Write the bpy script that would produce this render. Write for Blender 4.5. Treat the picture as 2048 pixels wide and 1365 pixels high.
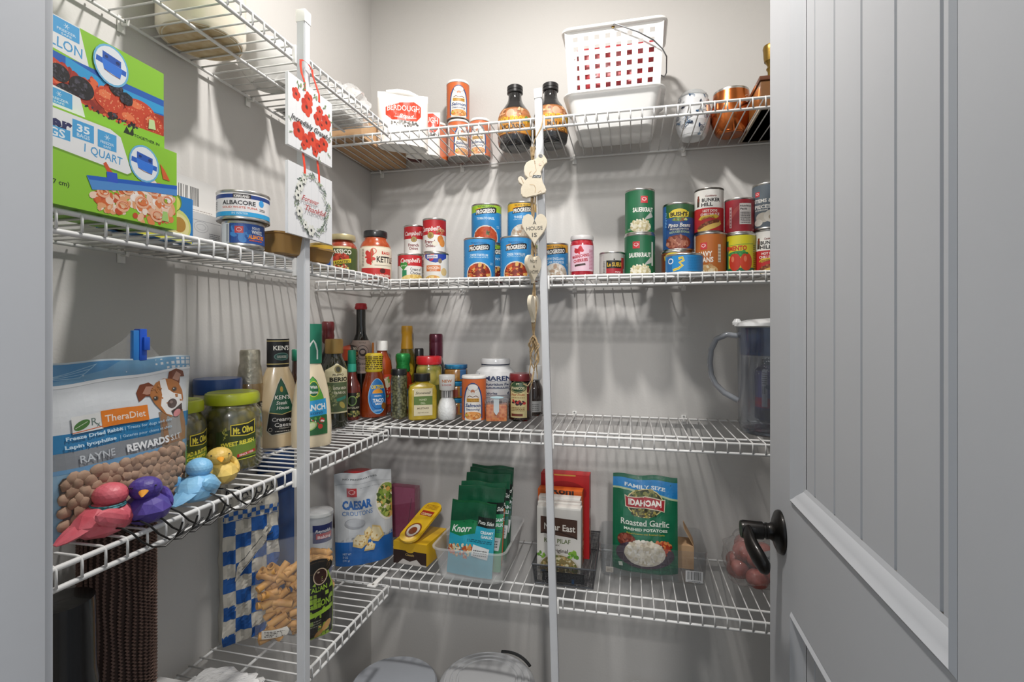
import bpy, bmesh, math, random
import numpy as np
from mathutils import Vector, Matrix, noise
PI = math.pi
for o in list(bpy.data.objects): bpy.data.objects.remove(o)
SC = bpy.context.scene
COL = SC.collection
# ------------------------------------------------------------------ camera
F = 1022.0; HZ = 659.0; YAW = math.radians(13.0)
CX, CY, CZ = 0.80, -1.48, 1.27            # room: left wall X=0, back wall Y=0, floor Z=0
cam_d = bpy.data.cameras.new('camera'); cam = bpy.data.objects.new('camera', cam_d); COL.objects.link(cam)
cam_d.sensor_width = 36; cam_d.lens = F/2048*36; cam_d.clip_start = 0.02
cam_d.shift_y = -(682.5-HZ)/2048
cam.location = (CX, CY, CZ); cam.rotation_euler = (PI/2, 0, YAW)
SC.camera = cam
# ------------------------------------------------------------------ light
SC.view_settings.view_transform = 'Standard'; SC.view_settings.look = 'None'
SC.view_settings.gamma = 1; SC.view_settings.use_curve_mapping = False
SC.view_settings.exposure = 0.0
try: SC.cycles.transparent_max_bounces = 32
except AttributeError: pass
w = bpy.data.worlds.new('room_beyond'); SC.world = w; w.use_nodes = True
w.node_tree.nodes['Background'].inputs[0].default_value = (0.80, 0.90, 1.0, 1)
w.node_tree.nodes['Background'].inputs[1].default_value = 0.69
def lamp(name, loc, rot, size, power, col):
    d = bpy.data.lights.new(name, 'AREA'); d.shape = 'DISK'; d.size = size; d.energy = power; d.color = col
    o = bpy.data.objects.new(name, d); COL.objects.link(o); o.location = loc; o.rotation_euler = rot; return o
lamp('pantry_ceiling_lamp', (0.62, -0.68, 2.40), (0, 0, 0), 0.10, 16.5, (1.0, 0.965, 0.92))
L2 = lamp('kitchen_lamp', (CX+0.46, CY-1.50, CZ+1.26), (0, 0, 0), 0.20, 31.0, (1.0, 0.97, 0.94))
L2.rotation_euler = (Vector((0.6, 0, 0.9))-L2.location).to_track_quat('-Z', 'Y').to_euler()

# ------------------------------------------------------------------ materials
def srgb(h):
    h = h.lstrip('#'); c = [int(h[i:i+2], 16)/255 for i in (0, 2, 4)]
    return tuple((x/12.92 if x <= .04045 else ((x+.055)/1.055)**2.4) for x in c)+(1,)
MATS = {}
def mat(name, col='ffffff', rough=.5, metal=0, coat=0, bump=0, bscale=200, col2=None, cscale=20, trans=0, sss=0, vor=False, cdet=3, spec=None):
    if name in MATS: return MATS[name]
    m = bpy.data.materials.new(name); m.use_nodes = True; nt = m.node_tree; b = nt.nodes['Principled BSDF']
    b.inputs['Base Color'].default_value = srgb(col); b.inputs['Roughness'].default_value = rough
    b.inputs['Metallic'].default_value = metal; b.inputs['Coat Weight'].default_value = coat; b.inputs['Coat Roughness'].default_value = .06
    if spec is not None: b.inputs['Specular IOR Level'].default_value = spec
    if trans: b.inputs['Transmission Weight'].default_value = trans
    tc = nt.nodes.new('ShaderNodeTexCoord')
    if vor:
        n = nt.nodes.new('ShaderNodeTexVoronoi'); n.inputs['Scale'].default_value = cscale; out = n.outputs['Distance']
    else:
        n = nt.nodes.new('ShaderNodeTexNoise'); n.inputs['Scale'].default_value = cscale; n.inputs['Detail'].default_value = cdet; out = n.outputs['Fac']
    nt.links.new(tc.outputs['Object'], n.inputs['Vector'])
    r = nt.nodes.new('ShaderNodeValToRGB'); c1 = srgb(col); c2 = srgb(col2) if col2 else tuple(x*.96 for x in c1[:3])+(1,)
    r.color_ramp.elements[0].position = .3; r.color_ramp.elements[1].position = .7
    r.color_ramp.elements[0].color = c1; r.color_ramp.elements[1].color = c2
    nt.links.new(out, r.inputs[0]); nt.links.new(r.outputs[0], b.inputs['Base Color'])
    if bump:
        n2 = nt.nodes.new('ShaderNodeTexNoise'); n2.inputs['Scale'].default_value = bscale; n2.inputs['Detail'].default_value = 3
        nt.links.new(tc.outputs['Object'], n2.inputs['Vector'])
        bp = nt.nodes.new('ShaderNodeBump'); bp.inputs['Strength'].default_value = bump; bp.inputs['Distance'].default_value = .002
        nt.links.new(n2.outputs['Fac'], bp.inputs['Height']); nt.links.new(bp.outputs[0], b.inputs['Normal'])
    MATS[name] = m; return m
def print_mat(name, rough, coat, bump=0):
    m = mat(name, 'ffffff', rough, 0, coat, bump, 60); nt = m.node_tree
    a = nt.nodes.new('ShaderNodeAttribute'); a.attribute_name = 'ink'
    nt.links.new(a.outputs['Color'], nt.nodes['Principled BSDF'].inputs['Base Color']); return m
def thin(name, tint='ffffff', haze=.06, rough=.06, hcol='ffffff', bump=0, bscale=40, blend=.25):
    """clear plastic / glass sheet: see-through with a fresnel sheen and a little haze"""
    if name in MATS: return MATS[name]
    m = bpy.data.materials.new(name); m.use_nodes = True; nt = m.node_tree; nt.nodes.clear(); N = nt.nodes.new; L = nt.links.new
    out = N('ShaderNodeOutputMaterial'); tr = N('ShaderNodeBsdfTransparent'); tr.inputs[0].default_value = srgb(tint)
    gl = N('ShaderNodeBsdfGlossy'); gl.inputs['Roughness'].default_value = rough
    df = N('ShaderNodeBsdfDiffuse'); df.inputs[0].default_value = srgb(hcol)
    lw = N('ShaderNodeLayerWeight'); lw.inputs[0].default_value = .5
    pw = N('ShaderNodeMath'); pw.operation = 'POWER'; pw.inputs[1].default_value = 4.0-5*blend; L(lw.outputs['Facing'], pw.inputs[0])
    mr = N('ShaderNodeMath'); mr.operation = 'MULTIPLY_ADD'; mr.inputs[1].default_value = .15+1.3*blend; mr.inputs[2].default_value = .035; L(pw.outputs[0], mr.inputs[0])
    m1 = N('ShaderNodeMixShader'); m1.inputs[0].default_value = haze; L(tr.outputs[0], m1.inputs[1]); L(df.outputs[0], m1.inputs[2])
    m2 = N('ShaderNodeMixShader'); L(mr.outputs[0], m2.inputs[0]); L(m1.outputs[0], m2.inputs[1]); L(gl.outputs[0], m2.inputs[2])
    L(m2.outputs[0], out.inputs[0])
    if bump:
        tc = N('ShaderNodeTexCoord'); n2 = N('ShaderNodeTexNoise'); n2.inputs['Scale'].default_value = bscale; n2.inputs['Detail'].default_value = 4
        L(tc.outputs['Object'], n2.inputs['Vector']); bp = N('ShaderNodeBump'); bp.inputs['Strength'].default_value = bump; bp.inputs['Distance'].default_value = .01
        L(n2.outputs['Fac'], bp.inputs['Height']); L(bp.outputs[0], gl.inputs['Normal']); L(bp.outputs[0], lw.inputs['Normal'])
    MATS[name] = m; return m
PAPER = print_mat('printed_paper', .45, .15); GLOSS = print_mat('printed_film', .3, .5, .25); MATTE = print_mat('printed_board', .6, 0)
WALL = mat('wall_paint', 'c9c7c4', .75, bump=.15, bscale=180, col2='c7c5c2', cscale=3)
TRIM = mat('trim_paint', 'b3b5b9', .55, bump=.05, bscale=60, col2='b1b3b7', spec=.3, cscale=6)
VINYL = mat('white_vinyl_wire', 'd6d6d5', .35, coat=.2)
POLE = mat('white_powder_coat', 'c9cbce', .4)
TIN = mat('tin_metal', 'c8c6c2', .28, 1.0, bump=.05)
GOLDTIN = mat('gold_tin', 'd0b678', .3, .9)
GLASS = thin('clear_glass', 'ffffff', .02, .03, blend=.3)
FILM = thin('clear_film', 'ffffff', .05, .12, bump=.8, bscale=25, blend=.35)
BLACKP = mat('black_plastic', '1b1b1d', .35, coat=.3); WHITEP = mat('white_plastic', 'ecebe8', .35, coat=.2)

# ------------------------------------------------------------------ helpers
def finish(name, bm, m, parent=None, ang=38, loc=None, bev=0):
    bm.normal_update()
    if bev:
        bmesh.ops.bevel(bm, geom=[e for e in bm.edges if e.is_manifold and e.calc_face_angle(0) > .6], offset=bev, segments=2, affect='EDGES', profile=.6)
    me = bpy.data.meshes.new(name); bm.normal_update()
    if ang is not None:
        lim = math.radians(ang)
        for f in bm.faces: f.smooth = True
        for e in bm.edges:
            if e.is_manifold and e.calc_face_angle(0) > lim: e.smooth = False
    bm.to_mesh(me); bm.free()
    for x in (m if isinstance(m, (list, tuple)) else [m]): me.materials.append(x)
    return link(name, me, parent, loc)
def link(name, me, parent=None, loc=None, rot=None):
    o = bpy.data.objects.new(name, me); COL.objects.link(o)
    if parent: o.parent = parent
    if loc is not None: o.location = loc
    if rot is not None: o.rotation_euler = rot
    return o
def tag(o, label, cat, group=None, kind=None):
    if label: o['label'] = label
    if cat: o['category'] = cat
    if group: o['group'] = group
    if kind: o['kind'] = kind
    return o
def thing(name, label, cat, loc=(0, 0, 0), rz=0, group=None, rot=None):
    o = bpy.data.objects.new(name, None); COL.objects.link(o); o.empty_display_size = .02
    o.location = loc; o.rotation_euler = rot if rot else (0, 0, rz); return tag(o, label, cat, group)
def struct(o): o['kind'] = 'structure'; return o
def box(bm, x0, x1, y0, y1, z0, z1, mi=0):
    v = [bm.verts.new(p) for p in ((x0,y0,z0),(x1,y0,z0),(x1,y1,z0),(x0,y1,z0),(x0,y0,z1),(x1,y0,z1),(x1,y1,z1),(x0,y1,z1))]
    for q in ((0,3,2,1),(4,5,6,7),(0,1,5,4),(1,2,6,5),(2,3,7,6),(3,0,4,7)):
        f = bm.faces.new([v[i] for i in q]); f.material_index = mi
    return v
def boxo(name, d, m, parent=None, bev=0, **k):
    bm = bmesh.new(); box(bm, *d); return finish(name, bm, m, parent, bev=bev, **k)
def tube(bm, pts, r, n=8, caps=True, flat=1.0):
    P = [Vector(p) for p in pts]; R = r if isinstance(r, (list, tuple)) else [r]*len(P); rings = []
    t0 = (P[1]-P[0]).normalized(); up = Vector((0, 0, 1)) if abs(t0.z) < .9 else Vector((0, 1, 0))
    u = t0.cross(up).normalized()
    for i, p in enumerate(P):
        t = (P[min(i+1, len(P)-1)]-P[max(i-1, 0)]).normalized()
        u = (u-t*u.dot(t)).normalized(); v = t.cross(u)
        rings.append([bm.verts.new(p+(u*math.cos(2*PI*k/n)+v*math.sin(2*PI*k/n)*flat)*R[i]) for k in range(n)])
    for a, b in zip(rings, rings[1:]):
        for k in range(n): bm.faces.new((a[k], a[(k+1) % n], b[(k+1) % n], b[k]))
    if caps: bm.faces.new(rings[0][::-1]); bm.faces.new(rings[-1])
def tubeo(name, pts, r, m, parent=None, n=8, flat=1.0):
    bm = bmesh.new(); tube(bm, pts, r, n, flat=flat); return finish(name, bm, m, parent)
def lathe_bm(prof, n=32, sx=1, sy=1, bm=None, cx=0, cy=0):
    bm = bm or bmesh.new(); rings = []
    for r, z in prof:
        if r <= 1e-6: rings.append([bm.verts.new((cx, cy, z))])
        else: rings.append([bm.verts.new((cx+r*sx*math.sin(2*PI*k/n), cy-r*sy*math.cos(2*PI*k/n), z)) for k in range(n)])
    for a, b in zip(rings, rings[1:]):
        if len(a) == 1 and len(b) == 1: continue
        for k in range(n):
            k2 = (k+1) % n
            if len(a) == 1: bm.faces.new((a[0], b[k2], b[k]))
            elif len(b) == 1: bm.faces.new((a[k], a[k2], b[0]))
            else: bm.faces.new((a[k], a[k2], b[k2], b[k]))
    return bm
def lathe(name, prof, m, parent=None, n=32, sx=1, sy=1, ang=38, loc=None):
    return finish(name, lathe_bm(prof, n, sx, sy), m, parent, ang, loc)
def ball(bm, c, r, n=10, rot=None, seed=None, amp=0):
    g = bmesh.ops.create_uvsphere(bm, u_segments=n, v_segments=max(5, n*2//3), radius=1.0)
    M = Matrix.Translation(c) @ (rot.to_4x4() if rot else Matrix()) @ Matrix.Diagonal((r[0], r[1], r[2], 1))
    for v in g['verts']:
        if amp: v.co *= 1+amp*noise.noise(v.co*1.7+Vector((seed, seed, 0)))
        v.co = M @ v.co
    return g['verts']
# pixel helpers: a column and a depth of the photograph give a place on a shelf
def place(px, Y=None, pb=None, z=None, Z=None, X=None):
    t = (px-1024)/F
    if pb is not None: Z = F*(CZ-z)/(pb-HZ)
    elif Y is not None: Z = (Y-CY)/(t*math.sin(YAW)+math.cos(YAW))
    elif X is not None: Z = (X-CX)/(t*math.cos(YAW)-math.sin(YAW))
    Xc = t*Z
    return CX+Xc*math.cos(YAW)-Z*math.sin(YAW), CY+Xc*math.sin(YAW)+Z*math.cos(YAW), Z
def zof(py, Z): return CZ+(HZ-py)*Z/F
def face(x, y, turn=0): return math.atan2(CX-x, -(CY-y))+math.radians(turn)

# ------------------------------------------------------------------ flat print: layered ink polygons wrapped on the surface
_tc = {}
def text_mesh(s, bold, shear):
    k = (s, bold, shear)
    if k not in _tc:
        c = bpy.data.curves.new('t', 'FONT'); c.body = s; c.offset = bold; c.shear = shear; c.resolution_u = 2; c.size = 1; c.fill_mode = 'FRONT'
        o = bpy.data.objects.new('t', c); me = o.to_mesh(); me.calc_loop_triangles()
        v = [(p.co.x, p.co.y) for p in me.vertices]; f = [tuple(t.vertices) for t in me.loop_triangles]
        o.to_mesh_clear(); bpy.data.objects.remove(o); bpy.data.curves.remove(c)
        if not v: v = [(0, 0)]
        _tc[k] = (v, f)
    return _tc[k]
def art(name, ops, parent, surf, s=1.0, cx=None, cy=None, clip=None, m=None, base=.0003, step=.00002, seed=1):
    """ops in label units (s metres each); surf(x, y) -> (point, normal) in metres, mapped piecewise between the cuts cx, cy"""
    rnd = random.Random(seed); bm = bmesh.new(); L = bm.faces.layers.int.new('c'); cols = []; lay = [0]
    def add(V, Fs, col, rot=0, c=(0, 0)):
        if rot:
            a = math.radians(rot); ca, sa = math.cos(a), math.sin(a); V = [(c[0]+(x-c[0])*ca-(y-c[1])*sa, c[1]+(x-c[0])*sa+(y-c[1])*ca) for x, y in V]
        if col not in cols: cols.append(col)
        ci = cols.index(col); vs = [bm.verts.new((x, y, lay[0])) for x, y in V]
        for f in Fs:
            try: q = bm.faces.new([vs[i] for i in f]); q[L] = ci
            except ValueError: pass
        lay[0] += 1
    def ell(x, y, rx, ry, n=20, rot=0, a0=0, a1=360):
        a = math.radians(rot); full = a1-a0 >= 360; k = n if full else n+1
        return [(x+rx*math.cos(t)*math.cos(a)-ry*math.sin(t)*math.sin(a), y+rx*math.cos(t)*math.sin(a)+ry*math.sin(t)*math.cos(a)) for t in [math.radians(a0+(a1-a0)*i/n) for i in range(k)]]
    for op in ops:
        k = op[0]
        if k == 'r': x0, y0, x1, y1, c = op[1:6]; add([(x0, y0), (x1, y0), (x1, y1), (x0, y1)], [(0, 1, 2, 3)], c, op[6] if len(op) > 6 else 0, ((x0+x1)/2, (y0+y1)/2))
        elif k == 'e': x, y, rx, ry, c = op[1:6]; n = 22; add(ell(x, y, rx, ry, n, op[6] if len(op) > 6 else 0), [tuple(range(n))], c)
        elif k == 'p': add(op[1], [tuple(range(len(op[1])))], op[2])
        elif k == 'o':  # ring
            x, y, rx, ry, wd, c = op[1:7]; n = 28; a = ell(x, y, rx, ry, n); b = ell(x, y, rx-wd, ry-wd, n)
            add(a+b, [(i, (i+1) % n, n+(i+1) % n, n+i) for i in range(n)], c)
        elif k == 'l':
            P = [Vector(p) for p in op[1]]; wd = op[2]/2; V = []
            for i, p in enumerate(P):
                t = (P[min(i+1, len(P)-1)]-P[max(i-1, 0)]); t = t.normalized() if t.length else Vector((1, 0)); V += [(p.x-t.y*wd, p.y+t.x*wd), (p.x+t.y*wd, p.y-t.x*wd)]
            add(V, [(2*i, 2*i+1, 2*i+3, 2*i+2) for i in range(len(P)-1)], op[3])
        elif k == 't':
            _, st, x, y, h, wd, c = op[:7]; o = op[7] if len(op) > 7 else {}
            if not st: continue
            V, Fs = text_mesh(st, o.get('b', .012), o.get('i', 0)); xs = [v[0] for v in V]; x0, x1 = min(xs), max(xs); sc = h/.72
            sx = wd/(x1-x0) if wd else sc
            V = [(x+(vx-(x0+x1)/2)*sx, y-h/2+vy*sc) for vx, vy in V]
            if o.get('arc'): V = [(vx, vy+o['arc']*(1-((vx-x)/(wd/2 if wd else 10))**2)) for vx, vy in V]
            if o.get('up'): V = [(vx, vy+o['up']*(vx-x)) for vx, vy in V]
            add(V, Fs, c, o.get('rot', 0), (x, y))
        elif k == 'b':
            x, y, rx, ry, n, sz, cs = op[1:8]
            for i in range(n):
                t = rnd.uniform(0, 2*PI); q = math.sqrt(rnd.random()); e = sz*rnd.uniform(.7, 1.3)
                add(ell(x+rx*q*math.cos(t), y+ry*q*math.sin(t), e, e*rnd.uniform(.45, .9), 8, rnd.uniform(0, 180)), [tuple(range(8))], rnd.choice(cs)); lay[0] -= .85
            lay[0] += 1
        elif k == 'bars':
            x0, y0, x1, y1, n, c = op[1:7]; e = (x1-x0)/n
            for i in range(n):
                if rnd.random() < .75: add([(x0+i*e, y0), (x0+(i+rnd.uniform(.3, .8))*e, y0), (x0+(i+.6)*e, y1), (x0+i*e, y1)], [(0, 1, 2, 3)], c); lay[0] -= 1
            lay[0] += 1
        elif k == 'lines':  # small print rendered as rows of short dashes
            x0, y0, x1, y1, n, c = op[1:7]; e = (y1-y0)/n
            for i in range(n):
                x = x0
                while x < x1:
                    q = rnd.uniform(.04, .16)*(x1-x0); add([(x, y0+i*e), (min(x1, x+q), y0+i*e), (min(x1, x+q), y0+(i+.5)*e), (x, y0+(i+.5)*e)], [(0, 1, 2, 3)], c); lay[0] -= 1; x += q+.03*(x1-x0)
            lay[0] += 1
    bmesh.ops.triangulate(bm, faces=[f for f in bm.faces if len(f.verts) > 4])
    def cut(co, no, cl=False):
        bmesh.ops.bisect_plane(bm, geom=bm.verts[:]+bm.edges[:]+bm.faces[:], plane_co=co, plane_no=no, dist=1e-5, clear_outer=cl)
    if clip:
        cut((clip[0], 0, 0), (-1, 0, 0), True); cut((clip[2], 0, 0), (1, 0, 0), True); cut((0, clip[1], 0), (0, -1, 0), True); cut((0, clip[3], 0), (0, 1, 0), True)
    xs = [v.co.x for v in bm.verts]; ys = [v.co.y for v in bm.verts]
    if not xs: bm.free(); return None
    cx = sorted(set([min(xs)-1e-3]+[c for c in (cx or []) if min(xs) < c < max(xs)]+[max(xs)+1e-3])); cy = sorted(set([min(ys)-1e-3]+[c for c in (cy or []) if min(ys) < c < max(ys)]+[max(ys)+1e-3]))
    for c in cx[1:-1]: cut((c, 0, 0), (1, 0, 0))
    for c in cy[1:-1]: cut((0, c, 0), (0, 1, 0))
    G = np.array([[surf(x*s, y*s)[0] for y in cy] for x in cx]); D = np.array([[surf(x*s, y*s)[1] for y in cy] for x in cx])
    cxa, cya = np.array(cx), np.array(cy); co = np.array([v.co[:] for v in bm.verts])
    i = np.clip(np.searchsorted(cxa, co[:, 0])-1, 0, len(cx)-2); j = np.clip(np.searchsorted(cya, co[:, 1])-1, 0, len(cy)-2)
    u = ((co[:, 0]-cxa[i])/(cxa[i+1]-cxa[i]))[:, None]; v = ((co[:, 1]-cya[j])/(cya[j+1]-cya[j]))[:, None]
    lerp = lambda A: (A[i, j]*(1-u)*(1-v)+A[i+1, j]*u*(1-v)+A[i, j+1]*(1-u)*v+A[i+1, j+1]*u*v)
    P = lerp(G)+lerp(D)*(base+co[:, 2:3]*step)
    for vt, p in zip(bm.verts, P): vt.co = p
    bm.faces.ensure_lookup_table(); bm.verts.index_update()
    fc = np.array([srgb(c) for c in cols])*(.84, .84, .84, 1); idx = []
    for f in bm.faces: idx += [f[L]]*len(f.verts)
    me = bpy.data.meshes.new(name); bm.to_mesh(me); bm.free()
    at = me.color_attributes.new('ink', 'FLOAT_COLOR', 'CORNER'); at.data.foreach_set('color', fc[idx].ravel())
    me.materials.append(m or PAPER); return link(name, me, parent)
def cyl_surf(R, zb=0, sx=1, sy=1, prof=None, x0=0):
    """label wrapped round a lathe body; prof = list of (r, z)"""
    if prof: pz = [p[1] for p in prof]; pr = [p[0] for p in prof]
    def s(x, y):
        a = (x+x0)/R; r = float(np.interp(y+zb, pz, pr)) if prof else R
        n = Vector((math.sin(a)/sx, -math.cos(a)/sy, 0)).normalized()
        return (r*sx*math.sin(a), -r*sy*math.cos(a), y+zb), tuple(n)
    return s
def flat_surf(y0, zb=0, x0=0): return lambda x, y: ((x+x0, y0, y+zb), (0, -1, 0))
def side_surf(x0, zb=0, y0=0): return lambda x, y: ((x0, y0+x, y+zb), (1, 0, 0))
def arange(a, b, d):
    n = max(1, int(round((b-a)/d))); return [a+(b-a)*i/n for i in range(n+1)]
# ------------------------------------------------------------------ the setting
RX = 1.34; FY = -1.17; HT = 2.44        # right wall, face of the front wall, ceiling
struct(boxo('floor', (-3.0, 4.0, -5.5, 0.1, -0.05, 0), mat('vinyl_floor', '8d8377', .5, col2='7d7266', cscale=6)))
struct(boxo('wall_left', (-0.12, 0, FY, 0.12, 0, HT), WALL))
struct(boxo('wall_back', (0, RX, 0, 0.12, 0, HT), WALL))
struct(boxo('wall_right', (RX, RX+.12, FY, 0.12, 0, HT), WALL))
struct(boxo('ceiling', (-0.12, RX+.12, FY-.14, 0.12, HT, HT+.1), mat('ceiling_paint', 'dcdad6', .8)))
JX = CX-0.443; HX = CX+0.245            # left jamb, hinge side
bm = bmesh.new(); box(bm, -0.12, JX-.018, FY-.115, FY, 0, HT); box(bm, HX+.06, RX+.12, FY-.115, FY, 0, HT); box(bm, JX-.018, HX+.06, FY-.115, FY, 2.1, HT)
struct(finish('wall_front', bm, WALL))
# white door frame: left jamb board with its stop bead, hinge jamb, head
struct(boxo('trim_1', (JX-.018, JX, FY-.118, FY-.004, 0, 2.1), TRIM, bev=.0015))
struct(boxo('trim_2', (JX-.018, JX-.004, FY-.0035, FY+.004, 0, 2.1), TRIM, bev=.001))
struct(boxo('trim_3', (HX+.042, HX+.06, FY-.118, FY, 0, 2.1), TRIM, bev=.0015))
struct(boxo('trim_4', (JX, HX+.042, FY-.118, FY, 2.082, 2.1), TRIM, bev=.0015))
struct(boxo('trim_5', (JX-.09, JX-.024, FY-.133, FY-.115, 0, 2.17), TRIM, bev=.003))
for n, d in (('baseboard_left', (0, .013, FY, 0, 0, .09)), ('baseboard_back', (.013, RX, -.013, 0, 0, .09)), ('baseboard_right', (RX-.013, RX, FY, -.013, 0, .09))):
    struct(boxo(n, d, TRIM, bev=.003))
# recessed round ceiling lamp housing
bmc = lathe_bm([(0, 2.437), (.085, 2.437), (.095, 2.430), (.095, 2.4399), (0, 2.4399)], 32, cx=.62, cy=-.68)
tag(finish('ceiling_lamp', bmc, WHITEP), 'white round recessed lamp in the pantry ceiling', 'ceiling lamp')

# ------------------------------------------------------------------ the panelled door, opened into the pantry
def build_door():
    d = thing('door_1', None, None, (0, 0, 0)); d['kind'] = 'structure'
    x0, x1 = HX, HX+.035; ya, yb = CY+.335, CY+.9975; st = .123; H0, H1 = .012, 2.04
    pa, pb = CY+.459, yb-st
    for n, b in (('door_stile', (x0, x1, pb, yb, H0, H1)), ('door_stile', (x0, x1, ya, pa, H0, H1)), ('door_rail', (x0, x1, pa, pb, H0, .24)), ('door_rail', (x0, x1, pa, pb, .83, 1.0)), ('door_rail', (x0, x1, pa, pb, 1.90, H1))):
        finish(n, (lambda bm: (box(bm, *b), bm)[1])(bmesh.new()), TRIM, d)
    dp = .012; mw = .030                                                # sticking: sloped moulding round each recessed panel
    for z0, z1 in ((.24, .83), (1.0, 1.90)):
        bm = bmesh.new()
        ring = lambda i, x: [bm.verts.new((x, pa+i, z0+i)), bm.verts.new((x, pb-i, z0+i)), bm.verts.new((x, pb-i, z1-i)), bm.verts.new((x, pa+i, z1-i))]
        rs = [ring(0, x0-.0002), ring(.005, x0-.0035), ring(.010, x0+.0005), ring(.014, x0+.002), ring(mw-.006, x0+dp-.002), ring(mw, x0+dp)]
        for a, b in zip(rs, rs[1:]):
            for k in range(4): bm.faces.new((a[k], a[(k+1) % 4], b[(k+1) % 4], b[k]))
        bmesh.ops.recalc_face_normals(bm, faces=bm.faces[:])
        for f in bm.faces:
            if f.normal.x > 0: f.normal_flip()
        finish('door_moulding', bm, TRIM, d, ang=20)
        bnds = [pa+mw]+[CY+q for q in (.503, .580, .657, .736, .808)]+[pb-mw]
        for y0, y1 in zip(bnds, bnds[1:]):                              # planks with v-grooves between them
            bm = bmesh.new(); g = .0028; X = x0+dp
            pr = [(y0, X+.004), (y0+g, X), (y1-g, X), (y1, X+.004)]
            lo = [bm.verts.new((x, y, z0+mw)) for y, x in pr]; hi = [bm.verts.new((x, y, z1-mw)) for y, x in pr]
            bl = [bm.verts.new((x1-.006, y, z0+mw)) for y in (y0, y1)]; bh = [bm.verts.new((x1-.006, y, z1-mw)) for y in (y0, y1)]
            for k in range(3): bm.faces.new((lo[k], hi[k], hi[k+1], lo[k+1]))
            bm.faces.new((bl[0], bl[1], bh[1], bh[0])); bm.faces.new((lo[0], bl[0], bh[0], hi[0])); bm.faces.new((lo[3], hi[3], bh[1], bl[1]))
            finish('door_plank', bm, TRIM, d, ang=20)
    # black lever handle: rosette, neck, lever arm coming back towards the hinge
    blk = mat('oiled_bronze', '1a1817', .38, .7, coat=.2, bump=.05)
    ky, kz = CY+.930, .932
    h = link('door_handle', None, d, (x0-.0005, ky, kz)); h.rotation_euler = (0, -PI/2, 0)      # local z = out of the door (-X), local x = up
    lathe('rosette', [(0, -.0005), (.0355, -.0005), (.0355, .002), (.034, .005), (.026, .009), (.017, .0115), (.0135, .016), (.0125, .020), (0, .020)], blk, h, 40)
    lathe('neck', [(0, .020), (.0135, .020), (.0135, .023), (.0120, .0235), (.0120, .027), (.0145, .028), (.0150, .058), (.0135, .062), (0, .0625)], blk, h, 28)
    bm = bmesh.new(); tube(bm, [(.002, .004, .050), (-.001, -.012, .053), (-.012, -.034, .052), (-.024, -.054, .046), (-.033, -.068, .040), (-.036, -.074, .038)], [.010, .0135, .0155, .0165, .0145, .007], 14, flat=.62)
    finish('lever', bm, blk, h, 50)
    boxo('latch_plate', (x0+.006, x0+.029, yb, yb+.0012, kz-.028, kz+.028), mat('satin_nickel', '9a968f', .35, 1), d)
build_door()

# ------------------------------------------------------------------ ventilated wire shelves
SP = .0254; LIP = .0215
LW = .225; BW = .300                      # depths of the left and the back shelves
def wire_mesh(S, r=.00155):
    bm = bmesh.new(); tube(bm, [(0, -.006, .0030), (0, -S*.5, .0030), (0, -S+.004, .0030), (0, -S-.0005, .0022), (0, -S-.0032, -.0012), (0, -S-.0034, -.008), (0, -S-.0034, -LIP+.002)], r, 6)
    for f in bm.faces: f.smooth = True
    me = bpy.data.meshes.new('deck_wire'); bm.to_mesh(me); bm.free(); me.materials.append(VINYL); return me
def shelf(label, loc, rz, L, S, mids, x_off=.012, clips=(), group=None):
    """local x runs along the wall, local -y out from it; deck top at local z=.0045"""
    t = thing('wire_shelf', label, 'shelf', loc, rz, group)
    for nm, y, z, r in [('wall_rail', -.010, 0, .0027), ('front_rail', -S, 0, .0031), ('lip_rail', -S, -LIP, .0031)]+[('support_rail', -m, -.0015, .0029) for m in mids]:
        tubeo(nm, [(0, y, z), (L, y, z)], r, VINYL, t, 10)
    me = wire_mesh(S); n = int((L-2*.004)/SP)
    for i in range(n+1): link('deck_wire', me, t, (x_off+i*SP, 0, 0))
    for c in clips:
        bm = bmesh.new(); box(bm, c-.006, c+.006, -.0035, -.0005, -.016, .010); tube(bm, [(c, -.004, -.003), (c, -.015, -.0045), (c, -.0155, .003)], .0026, 8)
        k = finish('wall_clip', bm, WHITEP, t, bev=.0005)
        lathe('screw_head', [(0, 0), (.0028, 0), (.0026, .0012), (0, .0016)], TIN, k, 12).rotation_euler = (PI/2, 0, 0); k.children[0].location = (c, -.0035, .0065)
    return t
ZS = [1.768, 1.397, 1.028, .649]
names = ['top', 'second', 'third', 'lowest']
LEND = .334                               # the left shelves stop just short of the back shelves
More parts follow.
